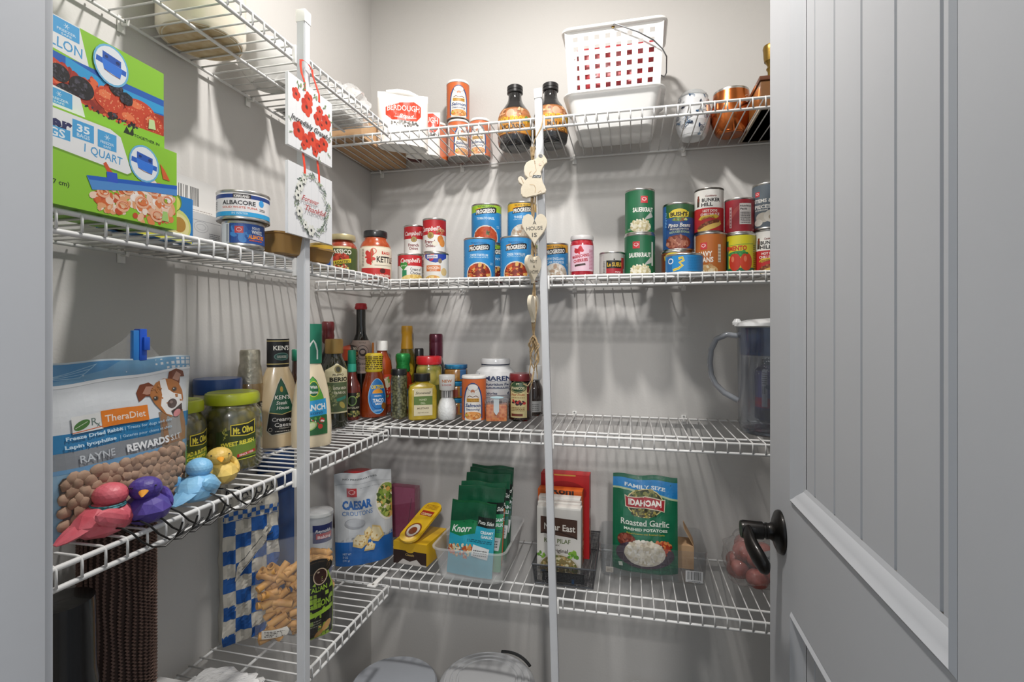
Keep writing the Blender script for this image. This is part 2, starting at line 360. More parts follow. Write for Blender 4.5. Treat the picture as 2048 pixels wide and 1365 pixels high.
for i, z in enumerate(ZS):
    zz = z-.0045
    back_l = ['white wire shelf along the back wall, topmost, holding sauces and the bin', 'white wire shelf along the back wall, second from top, holding the soup cans',
              'white wire shelf along the back wall, third from top, with jars and pitcher', 'white wire shelf along the back wall, lowest, with bins and pouches'][i]
    left_l = ['white wire shelf along the left wall, topmost, seen from below', 'white wire shelf along the left wall, second from top, under the freezer bag boxes',
              'white wire shelf along the left wall, third from top, where the wooden birds sit', 'white wire shelf along the left wall, lowest, under the flour bag'][i]
    shelf(back_l, (.004, 0, zz), 0, RX-.008, BW, [BW-.05], .010, [.035, .30, .64, .94, 1.28], 'white ventilated wire shelves')
    # left wall: local x -> +Y, local -y -> +X  (rz = 90 deg)
    ln = abs(FY)-LEND-.012
    s = shelf(left_l, (0, FY+.010, zz), PI/2, ln, LW, [LW*.48], .008, [.03, .34, .62, .80], 'white ventilated wire shelves')
    if i >= 1:                            # corner connector strap from the left shelf's front end to the back shelf
        k = thing('shelf_connector', ['', 'white plastic corner strap hooking the two second shelves together', 'white plastic corner strap joining the two third shelves',
            'white plastic corner strap joining the two lowest shelves'][i], 'bracket', (LW-.03, -LEND, zz), 0, 'corner straps between shelves')
        bm = bmesh.new(); box(bm, -.006, .006, -.012, .048, .0050, .0072); box(bm, -.012, .010, -.026, -.012, .0046, .0080)
        finish('strap', bm, WHITEP, k, bev=.0006)
        lathe('screw_head', [(0, .008), (.003, .008), (.0026, .0092), (0, .0094)], TIN, k, 12, loc=(0, -.018, 0))
        tubeo('hook', [(0, .036, .0045), (0, .041, -.002), (0, .036, -.006)], .002, WHITEP, k, 6)

# ------------------------------------------------------------------ the two support poles in front of the shelves
def pole(label, x, y, top, x2=None, y2=None, rz=0, w=.0165):
    dx, dy = ((x2 or x)-x), ((y2 or y)-y); H = top
    t = thing('support_pole', label, 'pole', (x+dx, y+dy, 0), rz)
    bm = bmesh.new(); h = w/2
    V = box(bm, -h, h, -h, h, .004, H-.012)
    bmesh.ops.bevel(bm, geom=[e for e in bm.edges if abs((e.verts[0].co-e.verts[1].co).z) > .5], offset=.0016, segments=2, affect='EDGES')
    finish('shaft', bm, POLE, t)
    boxo('end_cap', (-h-.0012, h+.0012, -h-.0012, h+.0012, H-.022, H), WHITEP, t, bev=.002)
    boxo('foot', (-h-.004, h+.004, -h-.004, h+.004, 0.0005, .012), WHITEP, t, bev=.002)
    for z in ZS:                          # bracket clamping each shelf's front rail
        boxo('shelf_clamp', (-h-.0035, h+.0035, h-.001, h+.0065, z-.034, z-.002), WHITEP, t, bev=.0015)
    a = Vector((-dx, -dy, H)).normalized(); t.rotation_euler = (Matrix.Rotation(rz, 3, 'Z') if not (dx or dy) else (Vector((0, 0, 1)).rotation_difference(a).to_matrix() @ Matrix.Rotation(rz, 3, 'Z'))).to_euler()
    return t
PLX, PLY = .2405, CY+.793
pole('square white support pole at the front of the left shelves, with the two signs', PLX, PLY, zof(37, .918), rz=PI/2)
x1, y1, z1 = place(1077, Y=-.318); x2, y2, z2 = place(1103, Y=-.318)
PRX, PRY = x1, -.320; PRX2 = x1+(x2-x1)*1.75
pole('square white support pole at the front of the back shelves, leaning slightly right', x1, PRY, zof(180, z1), x2=PRX2)
for o in COL.objects:
    if o.name == 'support_pole': pass
# ------------------------------------------------------------------ builders for packaged food
def lab_ops(ops, half, Hp):
    out = []
    for o in ops:
        if o[0] == 'band': out.append(('r', -half, o[1], half, Hp if o[2] is None else o[2], o[3]))
        else: out.append(o)
    return out
def cyl_cuts(R, s, full=True):
    a = [math.radians(d) for d in (list(range(-90, 91, 6))+([-180, -165, -150, -135, -120, -105, 105, 120, 135, 150, 165, 180] if full else []))]
    return sorted(t*R/s for t in a)
def spot(px, ytop, wpx, z, Y=None, pb=None, Z=None, X=None, H=None):
    X, Y, Zc = place(px, Y=Y, pb=pb, z=z, Z=Z, X=X); R = wpx/2*Zc/F
    if H is None: H = zof(ytop, Zc-R if ytop < HZ-40 else Zc+R*.9 if ytop > HZ+40 else Zc)-z
    return X, Y, Zc, R, H
CANS = {}
def can(label, px, ytop, wpx, ops, z, Y=None, H=None, turn=0, group=None, name='food_can', bodym=None, n=40, lm=None, at=None, tilt=None):
    X, Yc, Z, R, H = spot(px, ytop, wpx, z, Y=Y, H=H)
    if at: X, Yc = at.location[0], at.location[1]
    t = thing(name, label, 'can', (X, Yc, z+.0003), face(X, Yc, turn), group); tm = bodym or TIN; s = (Z-R)/F
    lathe('tin_body', [(0, .0012), (R*.90, .0012), (R*.93, 0), (R*.985, 0), (R, .0012), (R*.995, .003), (R*.972, .0045), (R*.97, .006), (R*.97, H-.006), (R*.972, H-.0045), (R*.995, H-.003), (R, H-.0012), (R*.985, H), (R*.93, H), (R*.91, H-.003)], tm, t, n)
    lathe('lid', [(R*.92, H-.0035), (R*.80, H-.0035), (R*.78, H-.0028), (R*.62, H-.0028), (R*.6, H-.0035), (0, H-.0033)], tm, t, n)
    Rl = R*.972; Hp = (H-.009)/s
    art('paper_label', lab_ops(ops, PI*Rl/s*.999, Hp), t, cyl_surf(Rl, .0045), s, cyl_cuts(Rl, s), clip=(-PI*Rl/s, 0, PI*Rl/s, Hp), m=lm)
    t['h'] = H; return t
def vessel(name, label, cat, px, ytop, wpx, parts, labels=(), z=0, Y=None, pb=None, H=None, turn=0, sy=1, group=None, n=36, X=None, rz=None, Z=None, tilt=0):
    """parts: (part name, [(r, z) as fractions of R and H], material); the first is the body that carries the labels
       labels: (ops, z fraction of the label's foot, material, label height px or None)"""
    X, Yc, Z, R, H = spot(px, ytop, wpx, z, Y=Y, pb=pb, H=H, X=X, Z=Z)
    t = thing(name, label, cat, (X, Yc, z+.0003), face(X, Yc, turn) if rz is None else rz, group); s = (Z-R*.8)/F
    for nm, pr, m in parts: lathe(nm, [(r*R, q*H) for r, q in pr], m, t, n, 1, sy)
    prof = [(r*R, q*H) for r, q in parts[0][1]]; prof = prof[next((i for i, p in enumerate(prof) if p[0] > R*.6), 0):]
    pz = sorted(set(p[1] for p in prof))
    for lb in labels:
        ops, zf = lb[0], lb[1]; m = lb[2] if len(lb) > 2 else None; nm = lb[3] if len(lb) > 3 else 'paper_label'
        pr2 = lb[4] if len(lb) > 4 else None
        pp = [(r*R, q*H) for r, q in pr2] if pr2 else prof
        Rl = float(np.interp(zf*H+.004, [p[1] for p in pp], [p[0] for p in pp])) or R
        cyy = [(p[1]-zf*H)/s for p in pp]
        art(nm, lab_ops(ops, PI*Rl/s*.999, (pp[-1][1]-zf*H)/s), t, cyl_surf(Rl, zf*H, 1, sy, pp), s, cyl_cuts(Rl, s), sorted(cyy), m=m, base=.0005)
    if tilt: t.rotation_euler = (math.radians(tilt), 0, t.rotation_euler[2])
    t['h'] = H; return t
def carton(name, label, cat, x, y, z, w, d, h, rz, col, front=(), s=.001, side=(), rot=None, m=None, group=None, pname='carton', left=(), top=(), lm=None):
    t = thing(name, label, cat, (x, y, z+.0003), rz, group, rot)
    boxo(pname, (-w/2, w/2, -d/2, d/2, 0, h), m or mat('board_'+col, col, .5, coat=.1), t, bev=.0008)
    ls = lambda ops, wd: lab_ops(ops, wd/2/s, h/s)
    lm = lm or PAPER
    if front: art('front_print', ls(front, w), t, flat_surf(-d/2), s, clip=(-w/2/s, 0, w/2/s, h/s), m=lm, step=.000006)
    if side: art('side_print', ls(side, d), t, side_surf(w/2), s, clip=(-d/2/s, 0, d/2/s, h/s), m=lm, step=.000006)
    if left: art('side_print', ls(left, d), t, (lambda x, y: ((-w/2, -x, y), (-1, 0, 0))), s, clip=(-d/2/s, 0, d/2/s, h/s), m=lm, step=.000006)
    if top: art('top_print', ls(top, w), t, (lambda x, y: ((x, y-d/2, h), (0, 0, 1))), s, clip=(-w/2/s, 0, w/2/s, d/s), m=lm, step=.000006)
    return t
def pouch_fn(w, h, T, foot=.75, topT=.0015, wr=.0012, seed=0, flare=0, e=2.6):
    def th(x, y):
        u = max(-1, min(1, 2*x/w)); v = max(0, min(1, y/h))
        tv = max(0, 1-(v-.18)/.82)**.8 if v > .18 else foot+(1-foot)*v/.18
        b = max(0, 1-abs(u)**e)**.85
        q = T/2*tv*b+topT*.5+wr*noise.noise(Vector((x*45+seed, y*30, seed)))*b*min(1, (1-v)*4+.2)
        return max(.0006, q)
    return th
def pouch(name, label, cat, loc, rz, w, h, T, bodym, front=(), s=.001, lean=0, foot=.75, group=None, seed=0, wr=.0016, lm=None, parts=None, nx=24, ny=30, e=2.6, taper=0, wav=.001):
    th = pouch_fn(w, h, T, foot, seed=seed, wr=wr, e=e); t = thing(name, label, cat, loc, rz, group)
    wx = lambda y: 1-taper*y/h
    bm = bmesh.new(); xs = [w*(i/nx-.5) for i in range(nx+1)]; ys = [h*j/ny for j in range(ny+1)]
    P = lambda x, y, k: (x*wx(y), k*th(x, y)+lean*y, y+wav*math.sin(x*70+seed)*(y/h))
    A = [[bm.verts.new(P(x, y, -1)) for y in ys] for x in xs]; B = [[bm.verts.new(P(x, y, 1)) for y in ys] for x in xs]
    for i in range(nx):
        for j in range(ny):
            bm.faces.new((A[i][j], A[i+1][j], A[i+1][j+1], A[i][j+1])); bm.faces.new((B[i][j], B[i][j+1], B[i+1][j+1], B[i+1][j]))
    for i in range(nx): bm.faces.new((A[i][0], B[i][0], B[i+1][0], A[i+1][0])); bm.faces.new((A[i][ny], A[i+1][ny], B[i+1][ny], B[i][ny]))
    for j in range(ny): bm.faces.new((A[0][j], A[0][j+1], B[0][j+1], B[0][j])); bm.faces.new((A[nx][j], B[nx][j], B[nx][j+1], A[nx][j+1]))
    finish('pouch_body' if not parts else parts, bm, bodym, t, 60)
    if front:
        sf = lambda x, y: (P(x, y, -1), (0, -1, 0))
        art('front_print', lab_ops(front, w/2/s, h/s), t, sf, s, [x/s for x in xs], [y/s for y in ys], clip=(-w/2/s, 0, w/2/s, h/s), m=lm or GLOSS, base=.0006, step=.00005)
    t['th'] = 0; return t
J = {'r': 'c8202a', 'w': 'f2f0ea', 'k': '17171a'}
# ================================================================== TOP SHELF
Z1 = ZS[0]; Z2 = ZS[1]; Z3 = ZS[2]; Z4 = ZS[3]
# --- left shelf: stoneware crock, bowl, wrapped plates, bag of napkins, corner box
t = thing('crock', 'large white stoneware crock with a worn beige base on the top left shelf', 'crock', (.075, -.735, Z1))
lathe('crock_body', [(0, .002), (.055, .002), (.058, 0), (.064, .002), (.068, .010), (.068, .15), (.066, .165), (.060, .175), (.064, .182), (.063, .186), (.058, .186), (.056, .17), (.060, .15), (.058, .02), (0, .014)],
      mat('cream_glaze', 'e9e2d3', .25, coat=.4, col2='ded4c0', cscale=12), t, 44)
lathe('unglazed_base', [(0, .0012), (.050, .0012), (.056, .0002), (.0612, .0006), (.063, .003), (.064, .0022), (.0650, .0045)], mat('raw_clay', 'd3c2a2', .8, col2='b79b70', cscale=45), t, 44)
t = thing('bowl', 'round white bowl on the top left shelf, just left of the pole', 'bowl', (.082, -.572, Z1))
lathe('bowl_body', [(0, .004), (.030, .004), (.032, 0), (.036, 0), (.040, .006), (.058, .030), (.067, .060), (.068, .068), (.065, .068), (.055, .035), (.03, .012), (0, .010)], mat('white_glaze', 'e6e5e2', .2, coat=.5), t, 40)
def crumple(name, label, cat, loc, r, m, seed, amp=.28, freq=2.3, flat=.0, rz=0, pname='bag_body', sub=4):
    t = thing(name, label, cat, loc, rz); bm = bmesh.new(); bmesh.ops.create_icosphere(bm, subdivisions=sub, radius=1)
    for v in bm.verts:
        p = v.co.copy(); q = 1+amp*noise.noise(p*freq+Vector((seed, 0, 0)))+amp*.5*noise.noise(p*freq*2.7+Vector((0, seed, 0)))
        c = Vector((math.copysign(abs(p.x)**.7, p.x), math.copysign(abs(p.y)**.7, p.y), math.copysign(abs(p.z)**.75, p.z)))*q
        v.co = Vector((c.x*r[0], c.y*r[1], max(c.z*r[2]+r[2]*.8, 0)))
    finish(pname, bm, m, t, 50); return t
t = crumple('plastic_bag', 'crumpled clear plastic bag of white napkins, right of the pole on the top shelf', 'bag', (.118, -.378, Z1+.001), (.064, .062, .044), thin('bag_film', 'ffffff', .30, .1, bump=.9, bscale=30, blend=.4), 3, .25, 3.0)
bm = bmesh.new()
for k in range(6): box(bm, -.040, .040, -.045, .045, .004+k*.0085, .0115+k*.0085)
finish('napkin_stack', bm, mat('paper_white', 'dddcd8', .8), t, bev=.0015)
t = thing('wrapped_plates', 'flat grey wrapped packet with black printing under the crumpled bag on the top shelf', 'packet', (.092, -.44, Z1+.0005))
t.location = (.060, -.455, Z1+.0005)
boxo('packet', (-.045, .020, -.020, .048, 0, .0006), mat('grey_wrap', 'b9b8b8', .35, coat=.4), t)
art('base_print', [('t', 'KEEP DRY', 0, 10, 7, 50, '1c1c1e'), ('t', 'PLATES', 0, -4, 9, 40, '1c1c1e')], t, lambda x, y: ((x-.012, -y+.012, 0), (0, 0, -1)), .001, m=PAPER)
KR = mat('kraft_board', 'c5a27d', .75, bump=.1, col2='b9936c', cscale=30)
t = thing('cardboard_box', 'shallow brown cardboard box in the corner of the top shelf behind the bread mix', 'box', (.066, -.150, Z1+.0003))
boxo('box_bottom', (-.060, .060, -.135, .135, 0, .003), KR, t)
for n, d in (('box_wall', (-.060, -.057, -.135, .135, .003, .062)), ('box_wall', (.057, .060, -.135, .135, .003, .062)), ('box_wall', (-.057, .057, -.135, -.132, .003, .062)), ('box_wall', (-.057, .057, .132, .135, .003, .062))): boxo(n, d, KR, t)
t = thing('foil_packet', 'tall thin silver and tan foil packet standing behind the sourdough bag', 'packet', (place(777, Y=-.06)[0], -.06, Z1+.066), math.radians(20))
t.location.z = Z1+.0635
bm = bmesh.new(); V = [(-.018, 0, 0), (.020, 0, 0), (.012, .004, .055), (-.006, .006, .112), (-.011, .005, .100)]
a = [bm.verts.new(v) for v in V]; b = [bm.verts.new((v[0], v[1]+.006, v[2])) for v in V]; bm.faces.new(a); bm.faces.new(b[::-1])
for k in range(5): bm.faces.new((a[k], b[k], b[(k+1) % 5], a[(k+1) % 5]))
bmesh.ops.recalc_face_normals(bm, faces=bm.faces[:]); finish('packet_body', bm, mat('tan_foil', 'a58a6e', .25, .7, col2='d8d2c8', cscale=30), t)
# --- sourdough bread mix bags
BAG = mat('white_paper_bag', 'f1efea', .6, bump=.35, bscale=30)
def octo(cx, cy, w, h, c): return ('p', [(cx-w*.5, cy-h*.28), (cx-w*.32, cy-h*.5), (cx+w*.36, cy-h*.5), (cx+w*.5, cy-h*.2), (cx+w*.5, cy+h*.25), (cx+w*.3, cy+h*.5), (cx-w*.1, cy+h*.42), (cx-w*.5, cy+h*.1)], c)
bread = [octo(0, 74, 72, 46, 'd9401f'), ('t', 'BERDOUGH', 0, 78, 14, 66, 'f6f2ec', {'arc': 3, 'up': .04}), ('t', 'Bread', 6, 62, 8, 30, 'f6f2ec', {'i': .35}), ('l', [(-20, 58), (0, 56), (26, 59)], 1, 'f6f2ec'), ('b', 0, 44, 30, 6, 26, 3, ['3b3735', '5a5552', '8a8681'])]
x, y, Zc = place(806, Y=-.175)
s = Zc/F
t = pouch('bread_mix_bag', 'white paper bag of bread mix with an orange red emblem, front one', 'bag', (x, y, Z1+.0005), face(x, y, 4), .136, .150, .075, BAG, bread, s*.95, foot=.9, seed=4, wr=.006, lm=PAPER, e=4)
tubeo('rolled_top', [(-.045, .002, .150), (-.015, .0, .153), (.015, .0, .152), (.040, .003, .148)], [.006, .009, .009, .005], BAG, t, 10)
x, y, Zc = place(846, Y=-.098)
t = pouch('bread_mix_bag', 'white paper bag of bread mix, behind the front bag and beside the orange shakers', 'bag', (x, y, Z1+.0005), face(x, y, -5), .098, .130, .05, BAG, [(o[0],)+o[1:] for o in bread], s*.95, foot=.9, seed=9, wr=.005, lm=PAPER, e=4)
t = thing('seasoning_packet', 'dark maroon packet leaning out above the bread mix bags', 'packet', (place(836, Y=-.06)[0], -.062, Z1+.0005), math.radians(14))
boxo('packet_body', (-.022, .022, -.003, .003, 0, .150), mat('maroon_film', '5a2b2b', .3, coat=.5), t, bev=.002)
t.rotation_euler = (0, math.radians(10), math.radians(10)); t.location.x -= .012
art('front_print', [('r', -18, 100, 18, 145, '43201f'), ('t', 'STEAK', 0, 132, 6, 26, 'd8c9b8'), ('lines', -15, 105, 15, 125, 4, 'bfa998'), ('r', -18, 60, 18, 98, 'd9d2c8')], t, flat_surf(-.0031), .001, m=GLOSS)
# --- salmon seasoning shakers (three wrapped, one on top, one more on the third shelf)
def salmon_ops(w, h):
    k = w/45
    return [('band', 0, None, 'dd7038'), ('e', 0, h*.42, 19.5*k, h*.50, '274e8c'), ('r', -19.5*k, h*.05, 19.5*k, h*.42, '274e8c'), ('e', 0, h*.42, 16.5*k, h*.46, 'f3efe8'), ('r', -16.5*k, 0, 16.5*k, h*.42, 'f3efe8'),
            ('e', 0, h*.76, 8*k, h*.12, 'fbfaf8'), ('e', 0, h*.82, 10*k, h*.06, 'fbfaf8'), ('o', 0, h*.80, 10.5*k, h*.09, .7, '8a6a50'), ('e', 0, h*.70, 4*k, h*.055, 'c98462'), ('e', 0, h*.655, 3.8*k, h*.035, 'e9e4dc'), ('l', [(-11*k, h*.56), (-6*k, h*.6), (0, h*.57), (6*k, h*.6), (11*k, h*.56)], 1.4, '7c5a45'),
            ('r', -12*k, h*.45, 12*k, h*.54, 'd9a441'), ('lines', -12*k, h*.455, 12*k, h*.535, 2, '9a6c1e'), ('t', 'Salmon', 0, h*.37, h*.085, 30*k, '26467f', {'i': .2, 'b': .03}), ('t', 'Seasoning', 0, h*.275, h*.06, 28*k, '26467f', {'i': .35}),
            ('e', 0, h*.12, 17*k, h*.10, 'e39a4f'), ('b', 0, h*.12, 15*k, h*.07, 14, 3*k, ['d98840', 'efb878', 'c9762f']), ('e', -12*k, h*.13, 2.5*k, h*.03, 'c8c04a'), ('l', [(2*k, h*.08), (8*k, h*.16), (13*k, h*.07), (6*k, h*.05)], .7, '4a3a2c'),
            ('r', -70*k, h*.12, -30*k, h*.85, 'ece6de'), ('lines', -68*k, h*.16, -32*k, h*.8, 12, '74665c')]
def shaker(label, px, ytop, w, z, Y=None, pb=None, H=None, turn=0, group=None, at=None):
    X, Yc, Zc, R, H = spot(px, ytop, w, z, Y=Y, pb=pb, H=H)
    t = thing('seasoning_shaker', label, 'shaker', (X, Yc, z+.0004), face(X, Yc, turn), group); s = (Zc-R)/F
    lathe('tube_body', [(0, .002), (R*.88, .002), (R*.92, 0), (R, 0), (R, H-.008), (0, H-.008)], mat('grey_board', 'a09c98', .6), t, 36)
    lathe('cap', [(R*1.0, H-.0075), (R*1.02, H-.007), (R*1.02, H-.003), (R*.97, H), (R*.85, H-.0005), (0, H-.001)], WHITEP, t, 36)
    hp = (H-.010)/s
    art('paper_label', lab_ops(salmon_ops(w, hp), PI*R/s*.999, hp), t, cyl_surf(R, .0015), s, cyl_cuts(R, s), clip=(-PI*R/s, 0, PI*R/s, hp))
    return t
ZR = Z1
g = 'orange salmon seasoning shakers wrapped in film'
s1 = shaker('orange shaker in the film pack, its white back panel turned forward, left one', 874, 243, 42, ZR, Y=-.048, H=.108, turn=-75)
s2 = shaker('orange shaker in the film pack, middle one with its label turned right', 917, 243, 42, ZR, Y=-.056, H=.108, turn=22)
s3 = shaker('orange shaker in the film pack, right one beside the dark sauce bottle', 960, 240, 42, ZR, Y=-.050, H=.108, turn=-14)
shaker('orange salmon seasoning shaker standing alone on top of the wrapped ones', 916, 160, 45, ZR+.1095, Y=-.058, H=.110, turn=4)
t = thing('shrink_wrap', 'clear film wrapped around three orange shakers on the top shelf', 'wrap', (s2.location.x, s2.location.y, Z1))
bm = bmesh.new(); X0, X1 = s1.location.x-s2.location.x, s3.location.x-s2.location.x; r = .0350
pts = [(X1+r*math.cos(a)*1.05, .004+r*math.sin(a)*.98) for a in [math.radians(d) for d in range(-90, 91, 15)]]+[(X0+r*math.cos(a)*1.05, .004+r*math.sin(a)*.98) for a in [math.radians(d) for d in range(90, 271, 15)]]
rows = [[bm.verts.new((p[0]*(1+.02*math.sin(j*2+i)), p[1], .001+j*.0185)) for i, p in enumerate(pts)] for j in range(6)]
for a, b in zip(rows, rows[1:]):
    for i in range(len(pts)): bm.faces.new((a[i], a[(i+1) % len(pts)], b[(i+1) % len(pts)], b[i]))
finish('film', bm, FILM, t)
# --- two dark sauce bottles
SAUCE = mat('dark_sauce', '160d08', .12, coat=.8, col2='22130b', cscale=15); SMOKE = mat('dark_glass', '1d1d1f', .08, coat=1)
sauce_lab = [('r', -44, 0, 44, 56, '6b3f16'), ('r', -44, 2, 44, 54, 'c98a34'), ('r', -40, 38, 40, 54, 'a86a3a'), ('b', 0, 44, 34, 8, 30, 5, ['b9764a', 'd39a6c', '8e5530', 'e0b48c']), ('e', -6, 42, 9, 9, 'e2a98a'),
             ('t', 'BOURBON', 0, 28, 12, 58, 'e9c234', {'b': .03, 'arc': 2}), ('t', 'MOLASSES', 0, 15, 9, 50, '3a2410', {'b': .03}), ('t', 'SAUCE', 0, 5, 6, 30, '3a2410'), ('e', 28, 34, 4, 3, '5f8f3c', 30), ('e', 33, 30, 4, 3, '3f7a3a', -20), ('lines', -38, 4, -22, 12, 3, '5a3a18')]
sprof = [(0, .004), (.55, .0), (.80, .012), (.93, .05), (.99, .12), (1, .2), (1, .43), (.97, .49), (.88, .56), (.70, .64), (.52, .71), (.42, .77), (.385, .82), (.385, .90)]
for lab, px, yt, tn in (('dark brown sauce bottle with a black cap, just left of the leaning pole', 1030, 158, -6), ('dark brown sauce bottle with a black cap, behind and right of the leaning pole', 1101, 153, 30)):
    t = vessel('sauce_bottle', lab, 'bottle', px, yt, 69, [('bottle_body', sprof, SMOKE), ('cap', [(.30, .885), (.44, .885), (.46, .892), (.46, .925), (.435, .928), (.435, .934), (.46, .937), (.46, .99), (.43, 1), (0, 1)], BLACKP)],
               [(sauce_lab, .16)], z=Z1, Y=-.095, turn=tn, group=None)
# --- translucent bin and the square-holed basket standing in it
TUB = thin('frosted_plastic', 'f4f4f4', .62, .25, 'f6f6f5', blend=.15)
def tray_bm(w, d, h, tk, taper=.86, rim=.008, rc=.02, bm=None, y0=0):
    """open rounded tub: outer and inner skins with a rolled rim"""
    bm = bm or bmesh.new(); n = 6
    def ring(w, d, z, r):
        P = []
        for cx, cy, a0 in ((w/2-r, d/2-r, 0), (-w/2+r, d/2-r, 90), (-w/2+r, -d/2+r, 180), (w/2-r, -d/2+r, 270)):
            for k in range(n+1): a = math.radians(a0+90*k/n); P.append(bm.verts.new((cx+r*math.cos(a), y0+cy+r*math.sin(a), z)))
        return P
    k = taper; R = [ring(w*k-.012, d*k-.012, 0, rc*.8), ring(w*k-.003, d*k-.003, .002, rc), ring(w*k, d*k, .007, rc), ring(w, d, h-.004, rc), ring(w+2*rim, d+2*rim, h-.003, rc+rim), ring(w+2*rim, d+2*rim, h, rc+rim), ring(w-tk, d-tk, h, rc),
                    ring(w*k-2*tk, d*k-2*tk, .008, rc*.8), ring(w*k-.016, d*k-.016, tk+.001, rc*.6)]
    bm.faces.new(R[0][::-1]); bm.faces.new(R[-1])
    for a, b in zip(R, R[1:]):
        for i in range(len(a)): bm.faces.new((a[i], a[(i+1) % len(a)], b[(i+1) % len(a)], b[i]))
    return bm
x, y, Zc = place(1229, Y=-.130)
t = thing('storage_bin', 'white frosted plastic bin on the top shelf under the square-holed basket', 'bin', (x, y, Z1+.0005), math.radians(-1))
finish('bin_body', tray_bm(.230, .160, .088, .0015, .84, .009, .022), TUB, t, 30)
x, y, Zc = place(1227, Y=-.155)
bz = Z1+.0890
t = thing('perforated_basket', 'white plastic basket with square holes and a wire handle, stacked on the bin', 'basket', (x+.002, y+.015, bz), math.radians(-1))
W0, W1, Hh, Dd = .222, .240, .158, .135
bm = bmesh.new(); tk = .0018
def panel(bm, f, nx, nz, hx, hz, x0, x1, z0, z1):
    """a sheet with a regular grid of square holes, built as real strips"""
    cw = (x1-x0)/nx; ch = (z1-z0)/nz; pit = lambda a, b, c, d: [bm.verts.new(f(*q)) for q in ((a, b), (c, b), (c, d), (a, d))]
    for i in range(nx):
        for j in range(nz):
            a = x0+i*cw; b = z0+j*ch; ax = a+(cw-hx)/2; bz_ = b+(ch-hz)/2
            for q in ((a, b, a+cw, bz_), (a, bz_+hz, a+cw, b+ch), (a, bz_, ax, bz_+hz), (ax+hx, bz_, a+cw, bz_+hz)): bm.faces.new(pit(*q))
    return bm
k = lambda z: (W0+(W1-W0)*z/Hh)/W0
def fr(sgn): return lambda u, z: (u*k(z), sgn*(Dd/2-.010+.010*z/Hh), z)
def sd(sgn): return lambda u, z: (sgn*W0/2*k(z), u*(1+.12*z/Hh), z)
for f_, a in ((fr(-1), 8), (fr(1), 8)): panel(bm, f_, a, 6, .0115, .0115, -W0/2+.012, W0/2-.012, .006, Hh-.012)
for sg in (-1, 1):
    for u0, u1, z0, z1 in ((-W0/2, -W0/2+.012, 0, Hh), (W0/2-.012, W0/2, 0, Hh), (-W0/2+.012, W0/2-.012, 0, .006), (-W0/2+.012, W0/2-.012, Hh-.012, Hh)):
        bm.faces.new([bm.verts.new(fr(sg)(*q)) for q in ((u0, z0), (u1, z0), (u1, z1), (u0, z1))])
    panel(bm, sd(sg), 5, 6, .0115, .0115, -Dd/2+.010, Dd/2-.010, 0, Hh)
bm.faces.new([bm.verts.new(v) for v in ((-W0/2, -Dd/2+.01, 0), (W0/2, -Dd/2+.01, 0), (W0/2, Dd/2-.01, 0), (-W0/2, Dd/2-.01, 0))])
BK = thin('milky_plastic', 'f6f6f6', .72, .3, 'f5f5f4', blend=.12)
finish('basket_body', bm, BK, t, 40)
bm = bmesh.new(); hw, hd = W1/2+.004, Dd/2+.004
P = []
for cx_, cy_, a0 in ((hw-.02, hd-.02, 0), (-hw+.02, hd-.02, 90), (-hw+.02, -hd+.02, 180), (hw-.02, -hd+.02, 270)):
    for q in range(5): a = math.radians(a0+90*q/4); P.append((cx_+.02*math.cos(a), cy_+.02*math.sin(a), Hh))
tube(bm, P+[P[0]], .005, 8, caps=False); finish('basket_rim', bm, WHITEP, t, 60)
STEEL = mat('steel_wire', '8d9094', .3, 1)
tubeo('bail_handle', [(0, -hd-.003, Hh-.005), (.004, -hd-.006, Hh-.004), (.060, -hd-.006, Hh-.032), (.095, -hd-.004, Hh-.055), (.116, -hd+.004, Hh-.075), (.126, -hd+.02, Hh-.086), (.128, 0, Hh-.100), (.126, hd-.02, Hh-.086), (.095, hd+.004, Hh-.055), (.004, hd+.006, Hh-.004), (0, hd+.003, Hh-.005)], .0016, STEEL, t, 8)
for sg in (-1, 1): lathe('handle_eyelet', [(0, 0), (.004, 0), (.004, .002), (0, .003)], mat('brass', 'b08d4c', .3, 1), t, 12, loc=(0, sg*(hd-.002), Hh-.005)).rotation_euler = (PI/2*(-sg)*-1, 0, 0)
c = pouch('snack_bag', 'dark red bag folded down inside the square-holed basket', 'bag', (t.location.x+.004, t.location.y-.018, bz+.004), 0, .196, .130, .064, mat('red_film', '96202a', .4, coat=.3, bump=.3, bscale=40), foot=.9, seed=2, e=5, wr=.004)
c = pouch('snack_bag', 'tan and cream packet slanting behind the red bag in the basket', 'bag', (t.location.x-.018, t.location.y+.036, bz+.004), 0, .15, .125, .014, mat('tan_film', 'cfae84', .45, bump=.3, bscale=40, col2='e8ddc8', cscale=25), foot=.9, seed=7, e=5)
# --- floral tumbler, copper tumbler
tum = [(0, .006), (.50, .006), (.56, 0), (.66, .006), (.74, .04), (.88, .16), (.98, .32), (1.0, .46), (.98, .62), (.90, .78), (.80, .88)]
fl = [('band', 0, None, 'e6e8ea')]
rf = random.Random(5); navy = ['22395c', '2d5276', '7088a4', '1c2b44']
for i in range(46):
    x0, y0 = rf.uniform(-100, 100), rf.uniform(4, 78); a = rf.uniform(0, 6.28); L_ = rf.uniform(6, 14)
    pts = [(x0+L_*q*math.cos(a+q*.9), y0+L_*q*math.sin(a+q*.9)) for q in (0, .33, .66, 1)]
    fl += [('l', pts, .8, rf.choice(navy))]
    fl += [('e', pts[-1][0], pts[-1][1], rf.uniform(2, 4.5), rf.uniform(1, 2), rf.choice(navy+['b08ca0', '8fa8bd', 'aebfd0']), math.degrees(a))]
    if i % 4 == 0: fl += [('o', x0, y0, 5, 4.2, .7, '33475f'), ('o', x0, y0, 2.6, 2.2, .6, '33475f')]
